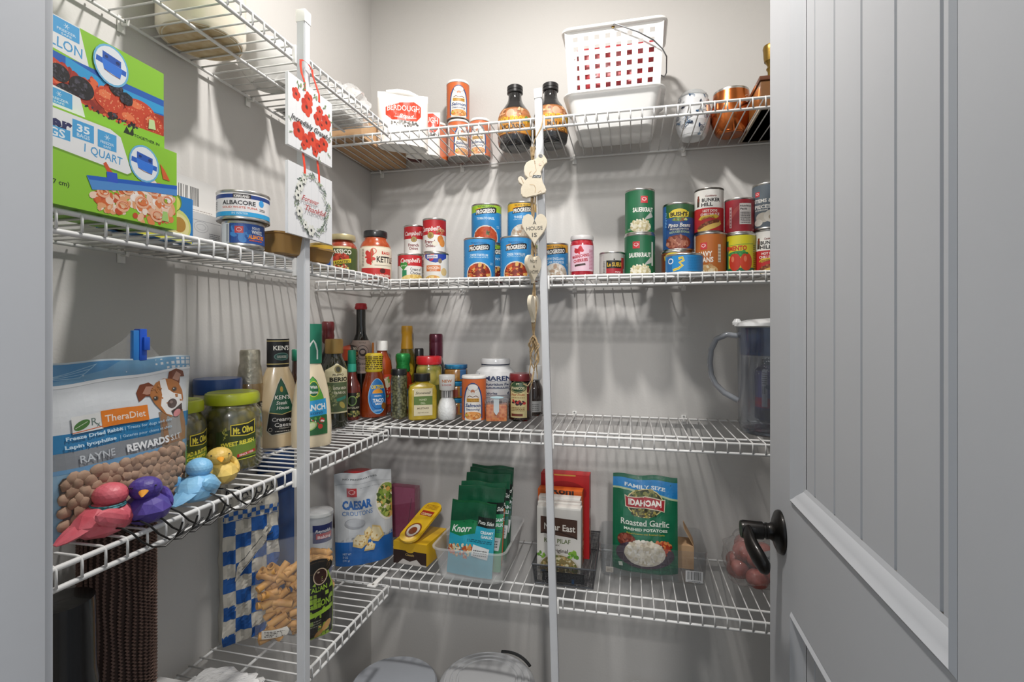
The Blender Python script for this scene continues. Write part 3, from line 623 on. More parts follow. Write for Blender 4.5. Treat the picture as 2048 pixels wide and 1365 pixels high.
vessel('tumbler', 'white stemless tumbler printed with navy flowers under a clear lid', 'tumbler', 1386, 172, 67, [('cup_body', tum, mat('white_enamel', 'e6e8ea', .25, coat=.6)), ('lid', [(.74, .86), (.84, .875), (.86, .895), (.80, .93), (.70, .975), (.64, 1.0), (.60, 1.0), (.58, .94), (0, .935)], thin('lid_clear', 'eef2f4', .15, .05, blend=.4))],
       [(fl, .05, print_mat('enamel_print', .25, .6))], z=Z1, Y=-.068)
vessel('tumbler', 'brushed copper stemless tumbler between the floral tumbler and the wooden box', 'tumbler', 1462, 168, 77, [('cup_body', tum[:-2]+[(.93, .78), (.88, .90), (.87, .95)], mat('copper', 'd07a45', .22, 1, bump=.05, col2='c26c3a', cscale=8)),
       ('steel_rim', [(.87, .945), (.872, .985), (.86, 1.0), (.83, 1.0), (.82, .93), (.70, .3), (0, .25)], TIN), ], [([('l', [(24, 62), (30, 66), (36, 62)], 1, 'e8c8b0'), ('t', 'Tito', 34, 55, 9, 16, 'efd3bd', {'i': .3}), ('l', [(24, 50), (44, 50)], 1, 'e8c8b0')], .05)], z=Z1, Y=-.074, n=44)
# --- wooden box with brass-topped mill at the far right
WOOD = mat('varnished_wood', '7c5026', .4, coat=.3, bump=.1, bscale=30, col2='64401c', cscale=8)
x0, y0, _ = place(1513, Y=-.225)
t = thing('wooden_box', 'varnished wooden box at the right end of the top shelf by the door edge', 'box', (x0+.094, -.118, Z1+.0005), math.radians(0))
boxo('box_body', (-.085, .085, -.105, .105, 0, .066), WOOD, t, bev=.002); boxo('box_base', (-.087, .087, -.107, .107, 0, .006), mat('grey_felt', 'a39888', .9), t, bev=.001); boxo('box_lid', (-.088, .088, -.108, .108, .066, .076), mat('dark_wood', '5c2f16', .4, coat=.4), t, bev=.002)
x1, y1, Zc = place(1543, Y=-.12)
t = thing('pepper_mill', 'brass turned pepper mill standing on the wooden box', 'mill', (x1, y1, Z1+.0768))
lathe('mill_body', [(0, 0), (.020, 0), (.021, .003), (.012, .010), (.009, .02), (.0085, .055), (.012, .062), (.009, .068), (.010, .072), (.016, .082)], mat('aged_brass', '8d7238', .35, .9, bump=.1), t, 32)
lathe('mill_head', [(.016, .080), (.0175, .088), (.0185, .105), (.0195, .112), (.018, .118), (.010, .122), (0, .124)], MATS['aged_brass'], t, 32)
tag(carton('carton', 'green carton standing at the near end of the top left shelf', 'box', .18, -.880, Z1, .06, .05, .13, PI/2, '7cb82e'), None, None)
# ================================================================== SECOND SHELF, left: freezer bag boxes, tuna, trays
# boxes face the room (local -y -> +X): art units here are mm/1.0
def slider_zip(cx, cy, r, k=1.0):
    """round inset with the blue slider"""
    return [('e', cx, cy, r*1.0, r*1.12, '6fb7df'), ('e', cx, cy, r*.9, r*1.01, 'e9eef2'), ('r', cx-r*.85, cy-r*.15, cx+r*.85, cy+r*.15, '1f62c4', -6), ('p', [(cx-r*.5, cy+r*.62), (cx+r*.55, cy+r*.48), (cx+r*.55, cy+r*.1), (cx-r*.5, cy+r*.2)], '1c56b5'), ('p', [(cx-r*.55, cy+r*.22), (cx+r*.62, cy+r*.08), (cx+r*.5, cy-r*.52), (cx-r*.42, cy-r*.36)], '2f7ae0'),
            ('e', cx-r*.28, cy+r*.38, r*.10, r*.08, '0f2f6e'), ('e', cx+r*.36, cy+r*.3, r*.12, r*.1, '0f2f6e'), ('l', [(cx-r*.42, cy-r*.36), (cx, cy-r*.48), (cx+r*.5, cy-r*.52)], r*.04, '8a5a3a')]
def snow(cx, cy, s, c='cfe6f5'): return [('l', [(cx-s, cy), (cx+s, cy)], s*.2, c), ('l', [(cx-s*.5, cy-s*.87), (cx+s*.5, cy+s*.87)], s*.2, c), ('l', [(cx-s*.5, cy+s*.87), (cx+s*.5, cy-s*.87)], s*.2, c)]
def badge(x0, y0, x1, y1, n=None):
    cx = (x0+x1)/2; h = y1-y0; o = [('r', x0, y0, x1, y1, '4aa6de')]
    if n: o += [('t', n, cx, y0+h*.62, h*.40, (x1-x0)*.6, 'e6f3fb', {'b': .03}), ('t', 'BAGS', cx, y0+h*.22, h*.22, (x1-x0)*.6, 'cfe6f5', {'b': .02})]
    else: o += snow(cx, y0+h*.70, h*.17)+[('t', 'FREEZER', cx, y0+h*.36, h*.15, (x1-x0)*.72, 'cfe6f5', {'b': .02}), ('t', 'SAFE', cx, y0+h*.14, h*.13, (x1-x0)*.4, 'cfe6f5', {'b': .02})]
    return o
GRN = '8fca32'
lw_, lh = 272, 99                        # quart box, art in mm, x from -136 to 136, right end is the far end
q = [('r', -136, 0, 136, lh, GRN), ('p', [(-136, 97), (50, 97), (62, 92), (75, 56), (70, 52), (-136, 66)], 'ecedee'), ('p', [(-136, 67), (70, 52.2), (75, 56), (75, 53), (70, 50), (-136, 64.5)], '6fa024'),
     ('t', 'Freezer', -26, 84, 15, 72, '262a5e', {'b': .045}), ('r', -136, 68, 8, 79, '4fa9de'), ('t', 'STORAGE BAGS', -45, 73.5, 8.5, 96, 'e9f3fa', {'b': .02}), ('t', '1 QUART', 43, 66, 9, 42, '4a9fd4', {'rot': -3})]
q += badge(10, 74, 32, 93, '35')+badge(36, 73, 57, 92)
q += [('t', 'x 17.7 cm)', -8, 23, 5, 30, '24331a'), ('t', '(17.7 cm', -46, 26, 5, 30, '24331a')]
q += [('p', [(42, 56), (45, 59), (50, 52), (62, 40), (60, 34), (50, 42)], 'd2562c')]
shr = ['d86a34', 'e38a52', 'efc3a0', 'f6e4d6', 'c9512a', 'f3d2bb', 'e9a878']
q += [('b', 84, 20, 50, 18, 110, 5, shr), ('b', 104, 32, 30, 20, 80, 5, ['f6e4d6', 'f1d5c2', 'e9b492', 'e07d48', 'fbf1ea']), ('b', 50, 16, 22, 12, 40, 4, shr)]
for (a, b, r_) in ((42, 24, 7), (64, 14, 8), (88, 24, 9), (108, 12, 9), (122, 34, 8), (102, 42, 8), (70, 34, 7)): q += [('o', a, b, r_, r_*.8, 2.6, 'f0b694'), ('o', a+1, b+1, r_*.75, r_*.55, .8, 'd4622f')]
q += [('p', [(24, 38), (30, 36), (136, 57), (136, 44), (90, 38), (30, 24)], '4f8fd2'), ('p', [(24, 38), (136, 57), (136, 52), (27, 34)], '1b5fc0'), ('r', 46, 38, 58, 49, '2c58c9', 6), ('p', [(112, 78), (118, 72), (126, 60), (116, 60)], 'd8622f')]
q += slider_zip(91, 71, 19.5)+[('p', [(114, 8), (124, 8), (122, 20), (116, 20)], 'a8d27a')]
bx, by, _ = place(353, X=.2325)
qy = by-.136
carton('freezer_bag_box', 'green and white quart freezer bag box with a shrimp picture, lower of the two', 'box', .2325-.040, qy, Z2, .272, .080, .099, PI/2, '86c232', q, .001, side=[('r', -40, 0, 40, 99, 'e9ebea'), ('r', -40, 0, 40, 20, GRN)])
bs = ['c23a1e', 'd94a26', 'a82c18', 'e8683a', '8f2414']; bk = ['17161b', '24222a', '33303c', '0e0d10', '4a4754']
g_ = [('r', -136, 0, 136, 98, GRN), ('p', [(-136, 98), (34, 98), (44, 60), (-136, 76)], 'eceded'), ('t', 'GALLON', 12, 72, 11, 50, '4a9fd4', {'rot': -2})]
g_ += badge(-20, 82, 2, 97, '25')+badge(8, 80, 34, 97)
g_ += [('p', [(-136, 66), (20, 60), (136, 64), (136, 44), (80, 40), (-136, 54)], '1a5fb8'), ('p', [(20, 60), (60, 54), (136, 56), (136, 46), (80, 38), (20, 46)], '2d9fd8'), ('r', -16, 58, 6, 70, '2a6ad0')]
g_ += [('p', [(-136, 58), (10, 50), (80, 38), (136, 44), (136, 16), (60, 14), (0, 22), (-136, 34)], 'a53019'), ('b', 20, 34, 110, 14, 170, 5, bs)]
for a, b, rx, ry in ((-80, 36, 26, 14), (0, 44, 20, 10), (66, 34, 17, 13), (104, 38, 20, 12), (94, 20, 19, 12), (122, 26, 14, 14)): g_ += [('e', a, b, rx, ry, rf.choice(['cf4424', 'd9532c', 'c23a1e'])), ('e', a-rx*.3, b+ry*.35, rx*.4, ry*.35, 'ec7a4c'), ('b', a, b, rx*.85, ry*.85, 36, .9, ['f0a67a', 'e88858'])]
for a, b, rx in ((14, 40, 10), (36, 34, 13), (74, 50, 8), (20, 22, 10), (86, 44, 8)): g_ += [('e', a, b, rx, rx*.9, '17161b'), ('b', a, b, rx*.9, rx*.8, 80, 1.7, bk)]
g_ += [('p', [(-136, 36), (0, 26), (50, 14), (136, 18), (136, 0), (-136, 0)], GRN), ('b', 70, 16, 30, 4, 60, 2, bk+bs), ('p', [(-136, 36), (34, 22), (40, 0), (-136, 0)], 'e9ebec'), ('t', 'TOGETHER IN', 112, 5, 3.4, 34, '1d2a14', {'b': .03}), ('p', [(82, 3), (86, 12), (90, 6), (94, 14), (95, 5), (92, 1), (84, 1)], '1d2a14'), ('p', [(114, 20), (124, 22), (122, 33), (115, 32)], 'c8dfa0')]+badge(0, 6, 26, 22)
g_ += slider_zip(68, 74, 20.5)
bx, by, _ = place(327, X=.222)
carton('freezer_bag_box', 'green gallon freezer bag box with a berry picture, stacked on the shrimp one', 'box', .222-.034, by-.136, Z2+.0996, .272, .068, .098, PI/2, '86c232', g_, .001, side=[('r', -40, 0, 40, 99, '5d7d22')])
# boxes behind
av = [('r', -60, 0, 60, 76, '2a7fc4'), ('r', -60, 0, 60, 8, 'd8d24a'), ('e', 34, 22, 24, 24, 'd2d67a'), ('e', 36, 22, 19, 18, 'eadf9c'), ('e', 38, 24, 11, 11, 'b88a3c'), ('e', 20, 56, 22, 18, '6f8f2c'), ('e', 22, 54, 18, 14, 'd6d964')]
_, by, _ = place(386, X=.165)
carton('freezer_bag_box', 'blue box with an avocado picture behind the end of the shrimp box', 'box', .165-.012, by-.062, Z2, .124, .024, .066, PI/2, '2a7fc4', av, .001)
wb = mat('white_board', 'e4e2df', .55)
_, by, _ = place(433, X=.100)
carton('carton', 'white carton with a barcode and one brown end, on the second shelf', 'box', .100-.03, by-.065, Z2+.0585, .130, .060, .062, PI/2, 'e4e2df', [('r', -65, 0, 65, 62, 'e4e2df'), ('bars', -12, 18, 28, 48, 22, '2a2a2c'), ('lines', 8, 4, 55, 14, 3, 'b0a8a4')], .001, side=[('r', -30, 0, 30, 62, '8a5b42')])
_, by, _ = place(476, X=.132)
carton('carton', 'white carton printed with a faint lamp drawing, under the barcode carton', 'box', .132-.045, by-.075, Z2, .150, .090, .058, PI/2, 'e4e2df', [('r', -75, 0, 75, 58, 'e6e5e3'), ('l', [(-20, 12), (-20, 46), (36, 46), (40, 8)], .8, '9c9ca0'), ('o', -4, 36, 14, 9, .6, 'a8a8ac'), ('o', -4, 36, 9, 5, .6, 'a8a8ac'), ('lines', 12, 12, 34, 30, 6, '8f8f93'), ('lines', 48, 8, 70, 34, 7, '77777b')], .001)
# tuna: big flat can on a smaller one
tun = [('band', 0, None, 'e9e6e6'), ('band', 36, 44, '1d3f86'), ('band', 0, 9, '2fa4dc'), ('r', -16, 36, 17, 44.5, '2b2326'), ('t', 'KIRKLAND', 0, 40, 5, 28, 'f1eeea', {'b': .03}), ('t', 'ALBACORE', -6, 27, 8.5, 64, '24262e', {'b': .03}), ('t', 'SOLID WHITE TUNA', -4, 17.5, 4, 68, 'd05a3a', {'b': .02}),
       ('t', 'IN WATER', -3, 5.5, 4, 30, 'bfe4f6', {'b': .02}), ('lines', 34, 14, 48, 20, 2, '55504f'), ('e', 39, 30, 6, 7, '3f9fe0'), ('lines', -70, 14, -56, 32, 5, '6a6a6c')]
t1 = can('large flat white tuna can with a navy top band, on the smaller tuna can', 487, 416, 97, tun, Z2+.0395, Y=-.790, H=.044, turn=-4)
sm = [('band', 0, None, '1c4b96'), ('r', -60, 0, -30, 40, 'd8dde2'), ('bars', -38, 2, -26, 38, 8, '333338'), ('b', -8, 20, 16, 14, 20, 7, ['2f6fbf', '265ea8', '3e86cc']), ('r', -19, 20, -3, 34, 'c63a40'), ('o', -11, 27, 5, 4, 1, 'efc7c5'), ('t', 'SOLID', 22, 32, 5, 18, 'e6e9ee', {'b': .03}), ('t', 'WHITE', 24, 24, 7, 24, 'f0f1f3', {'b': .04}), ('t', 'ALBACORE', 24, 14, 8, 36, 'e88a2a', {'b': .04}), ('lines', 8, 5, 36, 10, 1, 'c9552c')]
can('small flat blue tuna can with a red emblem under the larger one', 506, 458, 78, sm, Z2, H=.039, Y=-.790, turn=4, at=t1)
# caramel coloured plastic trays
def tray(label, px, w, ytop, Y, H, z, col='b08a4e', d=.8):
    x, y, Zc = place(px, Y=Y); R = w/2*Zc/F
    t = thing('plastic_tray', label, 'tray', (x, y, z+.0004), PI/2-.15, 'caramel plastic trays')
    finish('tray_body', tray_bm(2*R, 2*R*d, H, .0012, .86, .0025, .012), thin('caramel_plastic', 'c89a5c', .75, .2, 'b28d55', blend=.2), t, 30)
    return t
tray('caramel brown plastic tray, empty, left of the pole on the second shelf', 566, 84, 465, -.790+.085, .036, Z2)
a = tray('small caramel plastic tray right of the pole, stacked in another', 628, 66, 495, -.605, .026, Z2)
tb = [('band', 0, None, '1e4f9c'), ('band', 34, None, 'e0b43c'), ('t', 'M', -16, 24, 7, 7, 'f0eee8', {'b': .04}), ('t', 'SPAM', 8, 14, 6, 20, 'e8c83a', {'b': .04}), ('r', 20, 2, 32, 30, 'e4e6ea'), ('bars', 21, 4, 31, 28, 7, '2a2a2c')]
can('blue can with a gold top band half hidden behind the lower hanging sign', 643, 487, 44, tb, Z2, Y=-.520, H=.052, turn=0, bodym=GOLDTIN)
# sauce jars
RED = mat('tomato_sauce', '9c3618', .3, coat=1, col2='7c2810', cscale=90); RED2 = mat('tomato_sauce_bright', 'b04a1c', .25, coat=1, col2='963a14', cscale=70)
jar = [(0, .008), (.70, .004), (.86, 0), (.97, .03), (1, .08), (1, .60), (.97, .68), (.86, .76), (.72, .81), (.70, .86)]
cl = [('band', 0, 46, '4c5a2a'), ('r', -27, 0, 27, 46, '46542a'), ('r', -25, 44, 25, 48, 'd8c894'), ('t', 'CLASSICO', 0, 37, 9, 50, 'f1ecdc', {'b': .03}), ('b', 0, 24, 20, 7, 30, 4, ['c23a22', 'd8563a', 'a92c18']), ('p', [(-24, 8), (24, 16), (24, 24), (-24, 16)], 'e7cf3c'), ('t', 'FIRE ROASTED', 0, 15.5, 5, 42, '3a3418', {'up': .16, 'b': .03}), ('b', 0, 6, 22, 4, 20, 3, ['d8c070', 'c23a22', 'e4d8a0'])]
vessel('sauce_jar', 'square-shouldered jar of red sauce with a gold lid and dark green label', 'jar', 685, 466, 57, [('jar_body', jar, RED), ('lid', [(.66, .84), (.86, .85), (.88, .87), (.88, .96), (.84, .99), (.6, .985), (0, .985)], mat('cream_gold_lid', 'c3b68c', .35, .5))], [(cl, .08)], z=Z2, Y=-.405, turn=-14)
kt = [('band', 0, 62, 'efe4cf'), ('r', -34, 0, 34, 20, 'c52a28'), ('r', -34, 62, 34, 64, 'd8c8a8'), ('t', 'RAGU', 20, 51, 6, 20, 'c8382a', {'b': .04}), ('t', 'KETTLE', 20, 38, 12, 40, '2b2523', {'b': .03}), ('b', -13, 42, 8, 13, 18, 4, ['c8322a', 'd9463a']), ('e', -15, 34, 6, 6, 'cc2f2a'), ('e', -13, 46, 6, 6, 'd23c32'), ('o', -6, 54, 6, 6, 1.5, 'd8604c'), ('l', [(-8, 58), (-10, 44), (-8, 30)], 1, '7a8a4a'), ('l', [(-4, 26), (30, 26)], .6, '5a4a3e'), ('e', 12, 15, 6, 5, '5a1c1c'), ('t', 'MARINARA', 14, 6, 5, 34, 'f1dcd0', {'b': .03}), ('lines', -32, 24, -26, 60, 12, '8a7c6c')]
vessel('sauce_jar', 'round jar of orange red sauce with a black lid and cream kettle label', 'jar', 751, 458, 62, [('jar_body', jar, RED2), ('lid', [(.66, .86), (.74, .87), (.75, .89), (.75, .97), (.72, .995), (.5, .99), (0, .99)], BLACKP)], [(kt, .04)], z=Z2, Y=-.235, turn=4)

# ================================================================== SECOND SHELF, back: the cans
def campbell(k, h, l1='French', l2='Onion', off=0, heart=False):
    o = [('band', 0, None, 'eceae6'), ('band', h*.52, h, 'c5222b'), ('t', "Campbell's", off, h*.72, 9*k, 44*k, 'f6f2ee', {'i': .3, 'b': .02, 'up': .04}), ('e', off+1, h*.50, 6.5*k, 6.5*k, 'b59a52'), ('o', off+1, h*.50, 6.5*k, 6.5*k, 1, '8f7636'), ('e', off+1, h*.50, 3*k, 4*k, '8f7c48')]
    if heart: o = o[:-3]+[('e', -19, h*.55, 5, 5, '3f8f3f'), ('e', -11, h*.56, 5, 5, '3f8f3f'), ('p', [(-24, h*.54), (-15, h*.34), (-6, h*.55)], '3f8f3f'), ('t', 'good', -15, h*.53, 3, 12, 'e8f0d8'), ('r', -18, h*.12, -8, h*.36, '2d8a5c'), ('t', l1, 11, h*.40, 6, 24, '26252a'), ('t', l2, 11, h*.27, 6, 24, '26252a'), ('e', 8, 0, 30, 12, 'ecd083'), ('b', 8, 2, 26, 8, 24, 3, ['f2dc9c', 'e2c06a', 'd8b05a'])]
    else: o += [('t', l1, off, h*.30, 6.5*k, 24*k, '7c1f25', {'b': .03}), ('t', l2, off, h*.18, 6.5*k, 20*k, '7c1f25', {'b': .03})]
    return o
zc2 = Z2
hh = .0765
c0 = can('white and red condensed soup can with a green heart, bottom left of the leftmost stack', 820.5, 494, 50, campbell(1, 56, 'Cream of', 'Chicken', heart=True), Z2, Y=-.175, H=hh, turn=2, group=None)
sw = [('band', 0, None, 'e6e4de'), ('p', [(-25, 58), (25, 58), (24, 44), (12, 38), (0, 34), (-12, 37), (-24, 44)], '2740a2'), ('t', 'S', -8, 46, 15, 11, 'c8303a', {'b': .04, 'i': .2}), ('r', -19, 43, 4, 50, 'eceae6'), ('t', 'SWANSON', -8, 46.4, 4, 20, '2740a2', {'b': .03}), ('r', -20, 17, 10, 29, 'd87838'), ('t', 'CHICKEN', -5, 24, 5, 25, 'f4e8da', {'b': .03}), ('t', 'BROTH', -5, 19.2, 2.6, 14, 'f4e8da'), ('e', 18, 16, 7, 8, 'd8bd86'), ('e', 9, 38, 4, 5, '8c7a62'), ('e', -6, 0, 18, 9, 'dcb258'), ('e', -6, 1, 14, 6, 'ecd08c'), ('b', -6, 2, 11, 4, 12, 2.4, ['c8702c', 'd8944a'])]
c1 = can('white broth can with a deep blue crest, beside the green heart can', 872, 487, 51, sw, Z2, Y=-.172, H=.0775, turn=-2)
c2 = can('smaller condensed soup can with a red top standing on the green heart can', 829, 435, 42, campbell(.9, 56, off=0), Z2+hh, Y=-.150, H=.0825, turn=-6)
on = campbell(1.05, 63, off=-10)+[('e', 12, 24, 7, 8, 'd2813a'), ('e', 16, 17, 7, 8, 'dd8f44'), ('e', 14, 42, 9, 3.5, 'dba07a'), ('b', 11, 38, 9, 4, 16, 2, ['c0522e', 'd8906a', '8a6a48']), ('e', 0, 15, 6, 5, 'e8e2d0'), ('l', [(12, 34), (14, 30)], 1, 'a86a3a')]
can('larger condensed soup can with onions on the label, on top of the broth can', 869, 418, 47, on, Z2+.0775, Y=-.168, H=.0930, turn=2)
can('white and red condensed soup can standing behind the leftmost stack', 843, 494, 50, campbell(1, 56), Z2, Y=-.060, H=hh, turn=10)
def prog(name, l2, bandc, bowl, topt, h=80, dy=0):
    o = [('band', 0, None, '2f8fcf'), ('band', h-20, None, bandc), ('t', topt, 0, h-9, 4, 34, '274428' if bandc != '2f8fcf' else '1c4f86', {'b': .02}),
         ('p', [(-23, h-26), (23, h-22), (24, h-12), (20, h-10), (-22, h-15), (-21, h-20)], '25262b'), ('p', [(-22, h-14), (-10, h-11.5), (-10, h-13), (-21, h-15.5)], 'd98a35'), ('t', 'PROGRESSO', 0, h-18.5, 8, 40, 'f5f3ee', {'b': .035, 'up': .09})]
    y = h-33
    for s_ in name: o.append(('t', s_, 0, y, 5, 38 if len(s_) > 9 else 30, 'd9ecf8', {'b': .025})); y -= 7
    if l2: o.append(('lines', -20, y+1.5, 20, y+3.5, 1, 'b9dcf0'))
    base, cs = bowl
    o += [('e', 0, 8, 28, 25, 'e4dcd2'), ('e', 0, 8, 25.5, 22.5, base), ('b', 0, 10, 22, 18, 55, 4, cs), ('lines', 24, 28, 32, 34, 2, 'b9dcf0'), ('lines', 36, 6, 46, 60, 18, '9fcbe8'), ('lines', -46, 6, -36, 60, 18, '9fcbe8')]
    return o
tort = ('8c2e18', ['a8361c', 'c8542a', '7c2412', 'd89a4a', 'e0b060', '6a1c10', 'b8431f']); tom = ('c04a22', ['c8522a', 'b84420', 'cc5c30']); chow = ('d8d0c2', ['e8e2d6', 'cfc4b2', 'b89a80', 'f2eee6', 'c8b8a4'])
pb_ = []
for lab, px, yt, w_, ops, Y, zz, tn in (
    ('blue and lime tomato basil soup can on top of the left double stack', 973, 403, 61, prog(['TOMATO BASIL'], 0, 'a4cf3e', tom, 'VEGETABLE CLASSICS')+[('b', 4, 18, 6, 4, 9, 2.4, ['5f6f3a', '3f4a24', 'a89a6a'])], -.072, Z2+.112, -4),
    ('blue and yellow creamy soup can atop the right double stack, behind the wooden heart', 1044, 402, 59, prog(['THREE CHEESE'], 1, 'e3b22e', chow, 'RICH & HEARTY'), -.072, Z2+.112, 4),
    ('blue cheese tortellini soup can in front, left of the pair', 959, 473, 64, prog(['CHEESE TORTELLINI'], 1, '2f8fcf', tort, 'TRADITIONAL'), -.170, Z2, -2),
    ('blue cheese tortellini soup can in front, right of the pair, touching the wooden hearts', 1032, 472, 64, prog(['CHEESE TORTELLINI'], 1, '2f8fcf', tort, 'TRADITIONAL'), -.170, Z2, 0),
    ('dark blue and lime soup can hidden behind the left tortellini can', 976, 475, 60, prog(['LENTIL'], 0, 'a4cf3e', tort, 'VEGETABLE CLASSICS'), -.072, Z2, 40),
    ('dark blue soup can hidden behind the right tortellini can', 1046, 475, 59, prog(['LENTIL'], 0, 'a4cf3e', tort, 'VEGETABLE CLASSICS'), -.072, Z2, 50),
    ('blue and yellow clam chowder can just right of the leaning pole', 1110, 476, 54, prog(['NEW ENGLAND', 'CLAM CHOWDER'], 0, 'e3a52c', chow, 'RICH & HEARTY', 75), -.100, Z2, 2)):
    can(lab, px, yt, w_, ops, zz, Y=Y, H=.1115 if yt != 476 else .1025, turn=tn)
mc = [('band', 6, 58, 'dfb3c6'), ('r', -24, 6, 24, 58, 'ecc9d8'), ('b', -8, 48, 8, 5, 8, 4, ['c22a3a', 'd8404e']), ('e', -4, 49, 5, 5, 'c62a38'), ('e', -12, 46, 5, 5, 'b82432'), ('t', 'MARASCHINO', -4, 36, 6, 36, 'b8283c', {'b': .04, 'rot': 8}), ('t', 'CHERRIES', -4, 27, 6, 30, 'b8283c', {'b': .04, 'rot': 8}), ('r', -16, 16, 6, 20, '43302e', 8), ('lines', 14, 10, 24, 50, 14, 'c66a8a')]
vessel('cherry_jar', 'jar of red maraschino cherries with a white lid and pink label', 'jar', 1164, 469, 46, [('jar_body', [(0, .006), (.8, .002), (.96, .01), (1, .05), (1, .80), (.95, .86), (.88, .90)], mat('cherry_red', '9c0f22', .2, coat=1, col2='b81c30', cscale=60)), ('lid', [(.84, .885), (.98, .89), (1.0, .91), (1.0, .96), (.96, .99), (.8, .985), (0, .985)], mat('white_lid', 'd9d6d6', .35, coat=.3))], [(mc, .12)], z=Z2, Y=-.145, turn=2)
ls = [('band', 0, None, 'b8b6b2'), ('r', -12, 18, 26, 34, '23211a'), ('t', 'Le SUEUR', 7, 26, 8, 34, 'd9b13e', {'b': .03}), ('e', 4, 36, 1.5, 1.5, '23211a'), ('r', -12, 8, 26, 18, 'b02c38'), ('t', 'PEAS', 12, 11, 3, 12, 'f0d8d8'), ('r', 20, 18, 30, 40, 'b32a34'), ('r', -44, 0, -20, 44, 'c8c6c2'), ('lines', -20, 10, -14, 34, 8, '6a6866')]
can('small silver can of peas with a black and gold name band', 1223.5, 500, 50, ls, Z2, Y=-.130, H=.070, turn=2, lm=print_mat('metallic_print', .28, .4))
def logo_sq(x, y, s): return [('r', x-s, y-s, x+s, y+s, 'c6343c'), ('o', x, y+s*.1, s*.7, s*.5, s*.14, 'eccaca'), ('l', [(x-s*.4, y), (x, y-s*.5), (x+s*.5, y+s*.3)], s*.14, 'eccaca')]
sk = [('band', 0, None, '1d6b45'), ('b', -4, 0, 40, 10, 10, 8, ['3d8a3e', '2d7c42']), ('t', 'SAUERKRAUT', 0, 44, 9, 46, 'f0eee8', {'b': .03}), ('p', [(8, 22), (30, 30), (24, 40), (12, 28)], 'b8b9b4'), ('e', 2, 10, 22, 12, 'd9d0aa'), ('b', 2, 12, 20, 13, 90, 3, ['efe8cc', 'd8cca0', 'c8b98a', 'f4efdc']), ('lines', -26, 4, -18, 8, 2, 'cfe0d0')]
can('green sauerkraut can at the bottom of the sauerkraut stack', 1279.5, 464, 61, sk+logo_sq(-7, 64, 7)+[('r', 25, 22, 30, 70, 'c9d0c8')], Z2, Y=-.125, H=.1130, turn=0)
can('green sauerkraut can on top of the other sauerkraut can', 1279.5, 390, 59, [(o if o[0] != 't' else ('t', 'SAUERKRAUT', 8, 44, 9, 44, 'f0eee8', {'b': .03})) for o in sk]+logo_sq(9, 64, 7), Z2+.1135, Y=-.125, H=.1130, turn=0)
bush = lambda x, y, k: [('e', x, y+2, 21*k, 10*k, 'd8c23c'), ('p', [(x-24*k, y+5*k), (x+24*k, y+5*k), (x+22*k, y-7*k), (x-22*k, y-7*k)], 'd8c23c'), ('t', "BUSH'S", x, y, 9*k, 40*k, '1f1c14', {'b': .045})]
ow = [('band', 0, None, '6f3a1f'), ('band', 46, None, '8a4824')]+bush(-8, 38, .8)
can('brown bean can under the blue pinto bean can, mostly hidden by the pineapple can', 1354, 489, 62, ow, Z2, Y=-.120, H=.068, turn=-2)
pn = [('band', 0, None, '26508e'), ('band', 62, None, '2a5a34'), ('r', -44, 0, -26, 88, '2d62a0'), ('t', 'PINTO', -27, 60, 6, 30, '6f9fd0', {'rot': 90})]+bush(2, 69, .86)+[('e', 4, 58, 16, 4, '5f7f3c'), ('b', 4, 58, 14, 3, 14, 2, ['c8d890', 'a83a2c', '7c9a4c']), ('p', [(-24, 48), (28, 48), (28, 40), (4, 26), (-24, 40)], '22406f'), ('t', 'Pinto Beans', 3, 47, 8, 46, 'f1f0ea', {'i': .25, 'b': .02}), ('t', 'FRIJOLES PINTOS', 3, 39, 3.4, 38, 'd8d6cc', {'b': .02}), ('t', 'REDUCED SODIUM', 3, 32, 4, 40, 'b8d0a8', {'b': .02, 'arc': 1.5}), ('e', 0, 12, 26, 15, '7c2f24'), ('b', 0, 13, 23, 12, 70, 4, ['b0705a', '9a5642', 'c48a72', '7c3c2c'])]
can('tall navy blue pinto bean can standing on the brown bean can', 1357, 404, 62, pn, Z2+.0685, Y=-.120, H=.1185, turn=-2)
pp = [('band', 0, None, '2386c6'), ('r', -42, 0, -26, 34, '1f6aa8'), ('o', -30, 22, 7, 6, 2, 'e8e8ea'), ('l', [(-12, 26), (-4, 28), (-2, 22), (-10, 18), (-4, 12), (-12, 6), (-24, 3)], 5, 'e4cf55'), ('l', [(-12, 26), (-4, 28), (-2, 22), (-10, 18), (-4, 12), (-12, 6), (-24, 3)], 1.6, 'c8a83a'), ('lines', 6, 4, 34, 30, 8, '1f75b2')]
can('flat light blue pineapple can in front of the brown bean can', 1368, 505, 73, pp, Z2, Y=-.222, H=.046, turn=2)
def hotdog(y): return [('r', -60, 0, 60, 46, 'bd2a2c'), ('t', 'HOT DOG', 2, 40, 5, 28, 'f1ebe4', {'b': .03}), ('t', 'CHILI SAUCE', 2, 33, 5, 38, 'f1ebe4', {'b': .03}), ('p', [(-22, 24), (-16, 30), (14, 32), (20, 28), (14, 24), (0, 26), (-16, 22)], 'd8b838'), ('t', 'ORIGINAL', -2, 26, 4, 26, '7c2a18', {'b': .03, 'up': .12}), ('e', 0, 10, 26, 8, 'dcb14a', 18), ('e', -1, 13, 24, 5.5, '7c4024', 18), ('b', -1, 13, 18, 4, 26, 2, ['95502e', '6a341c', 'a8643a']), ('e', 2, 7, 25, 5, 'e4c064', 18)]
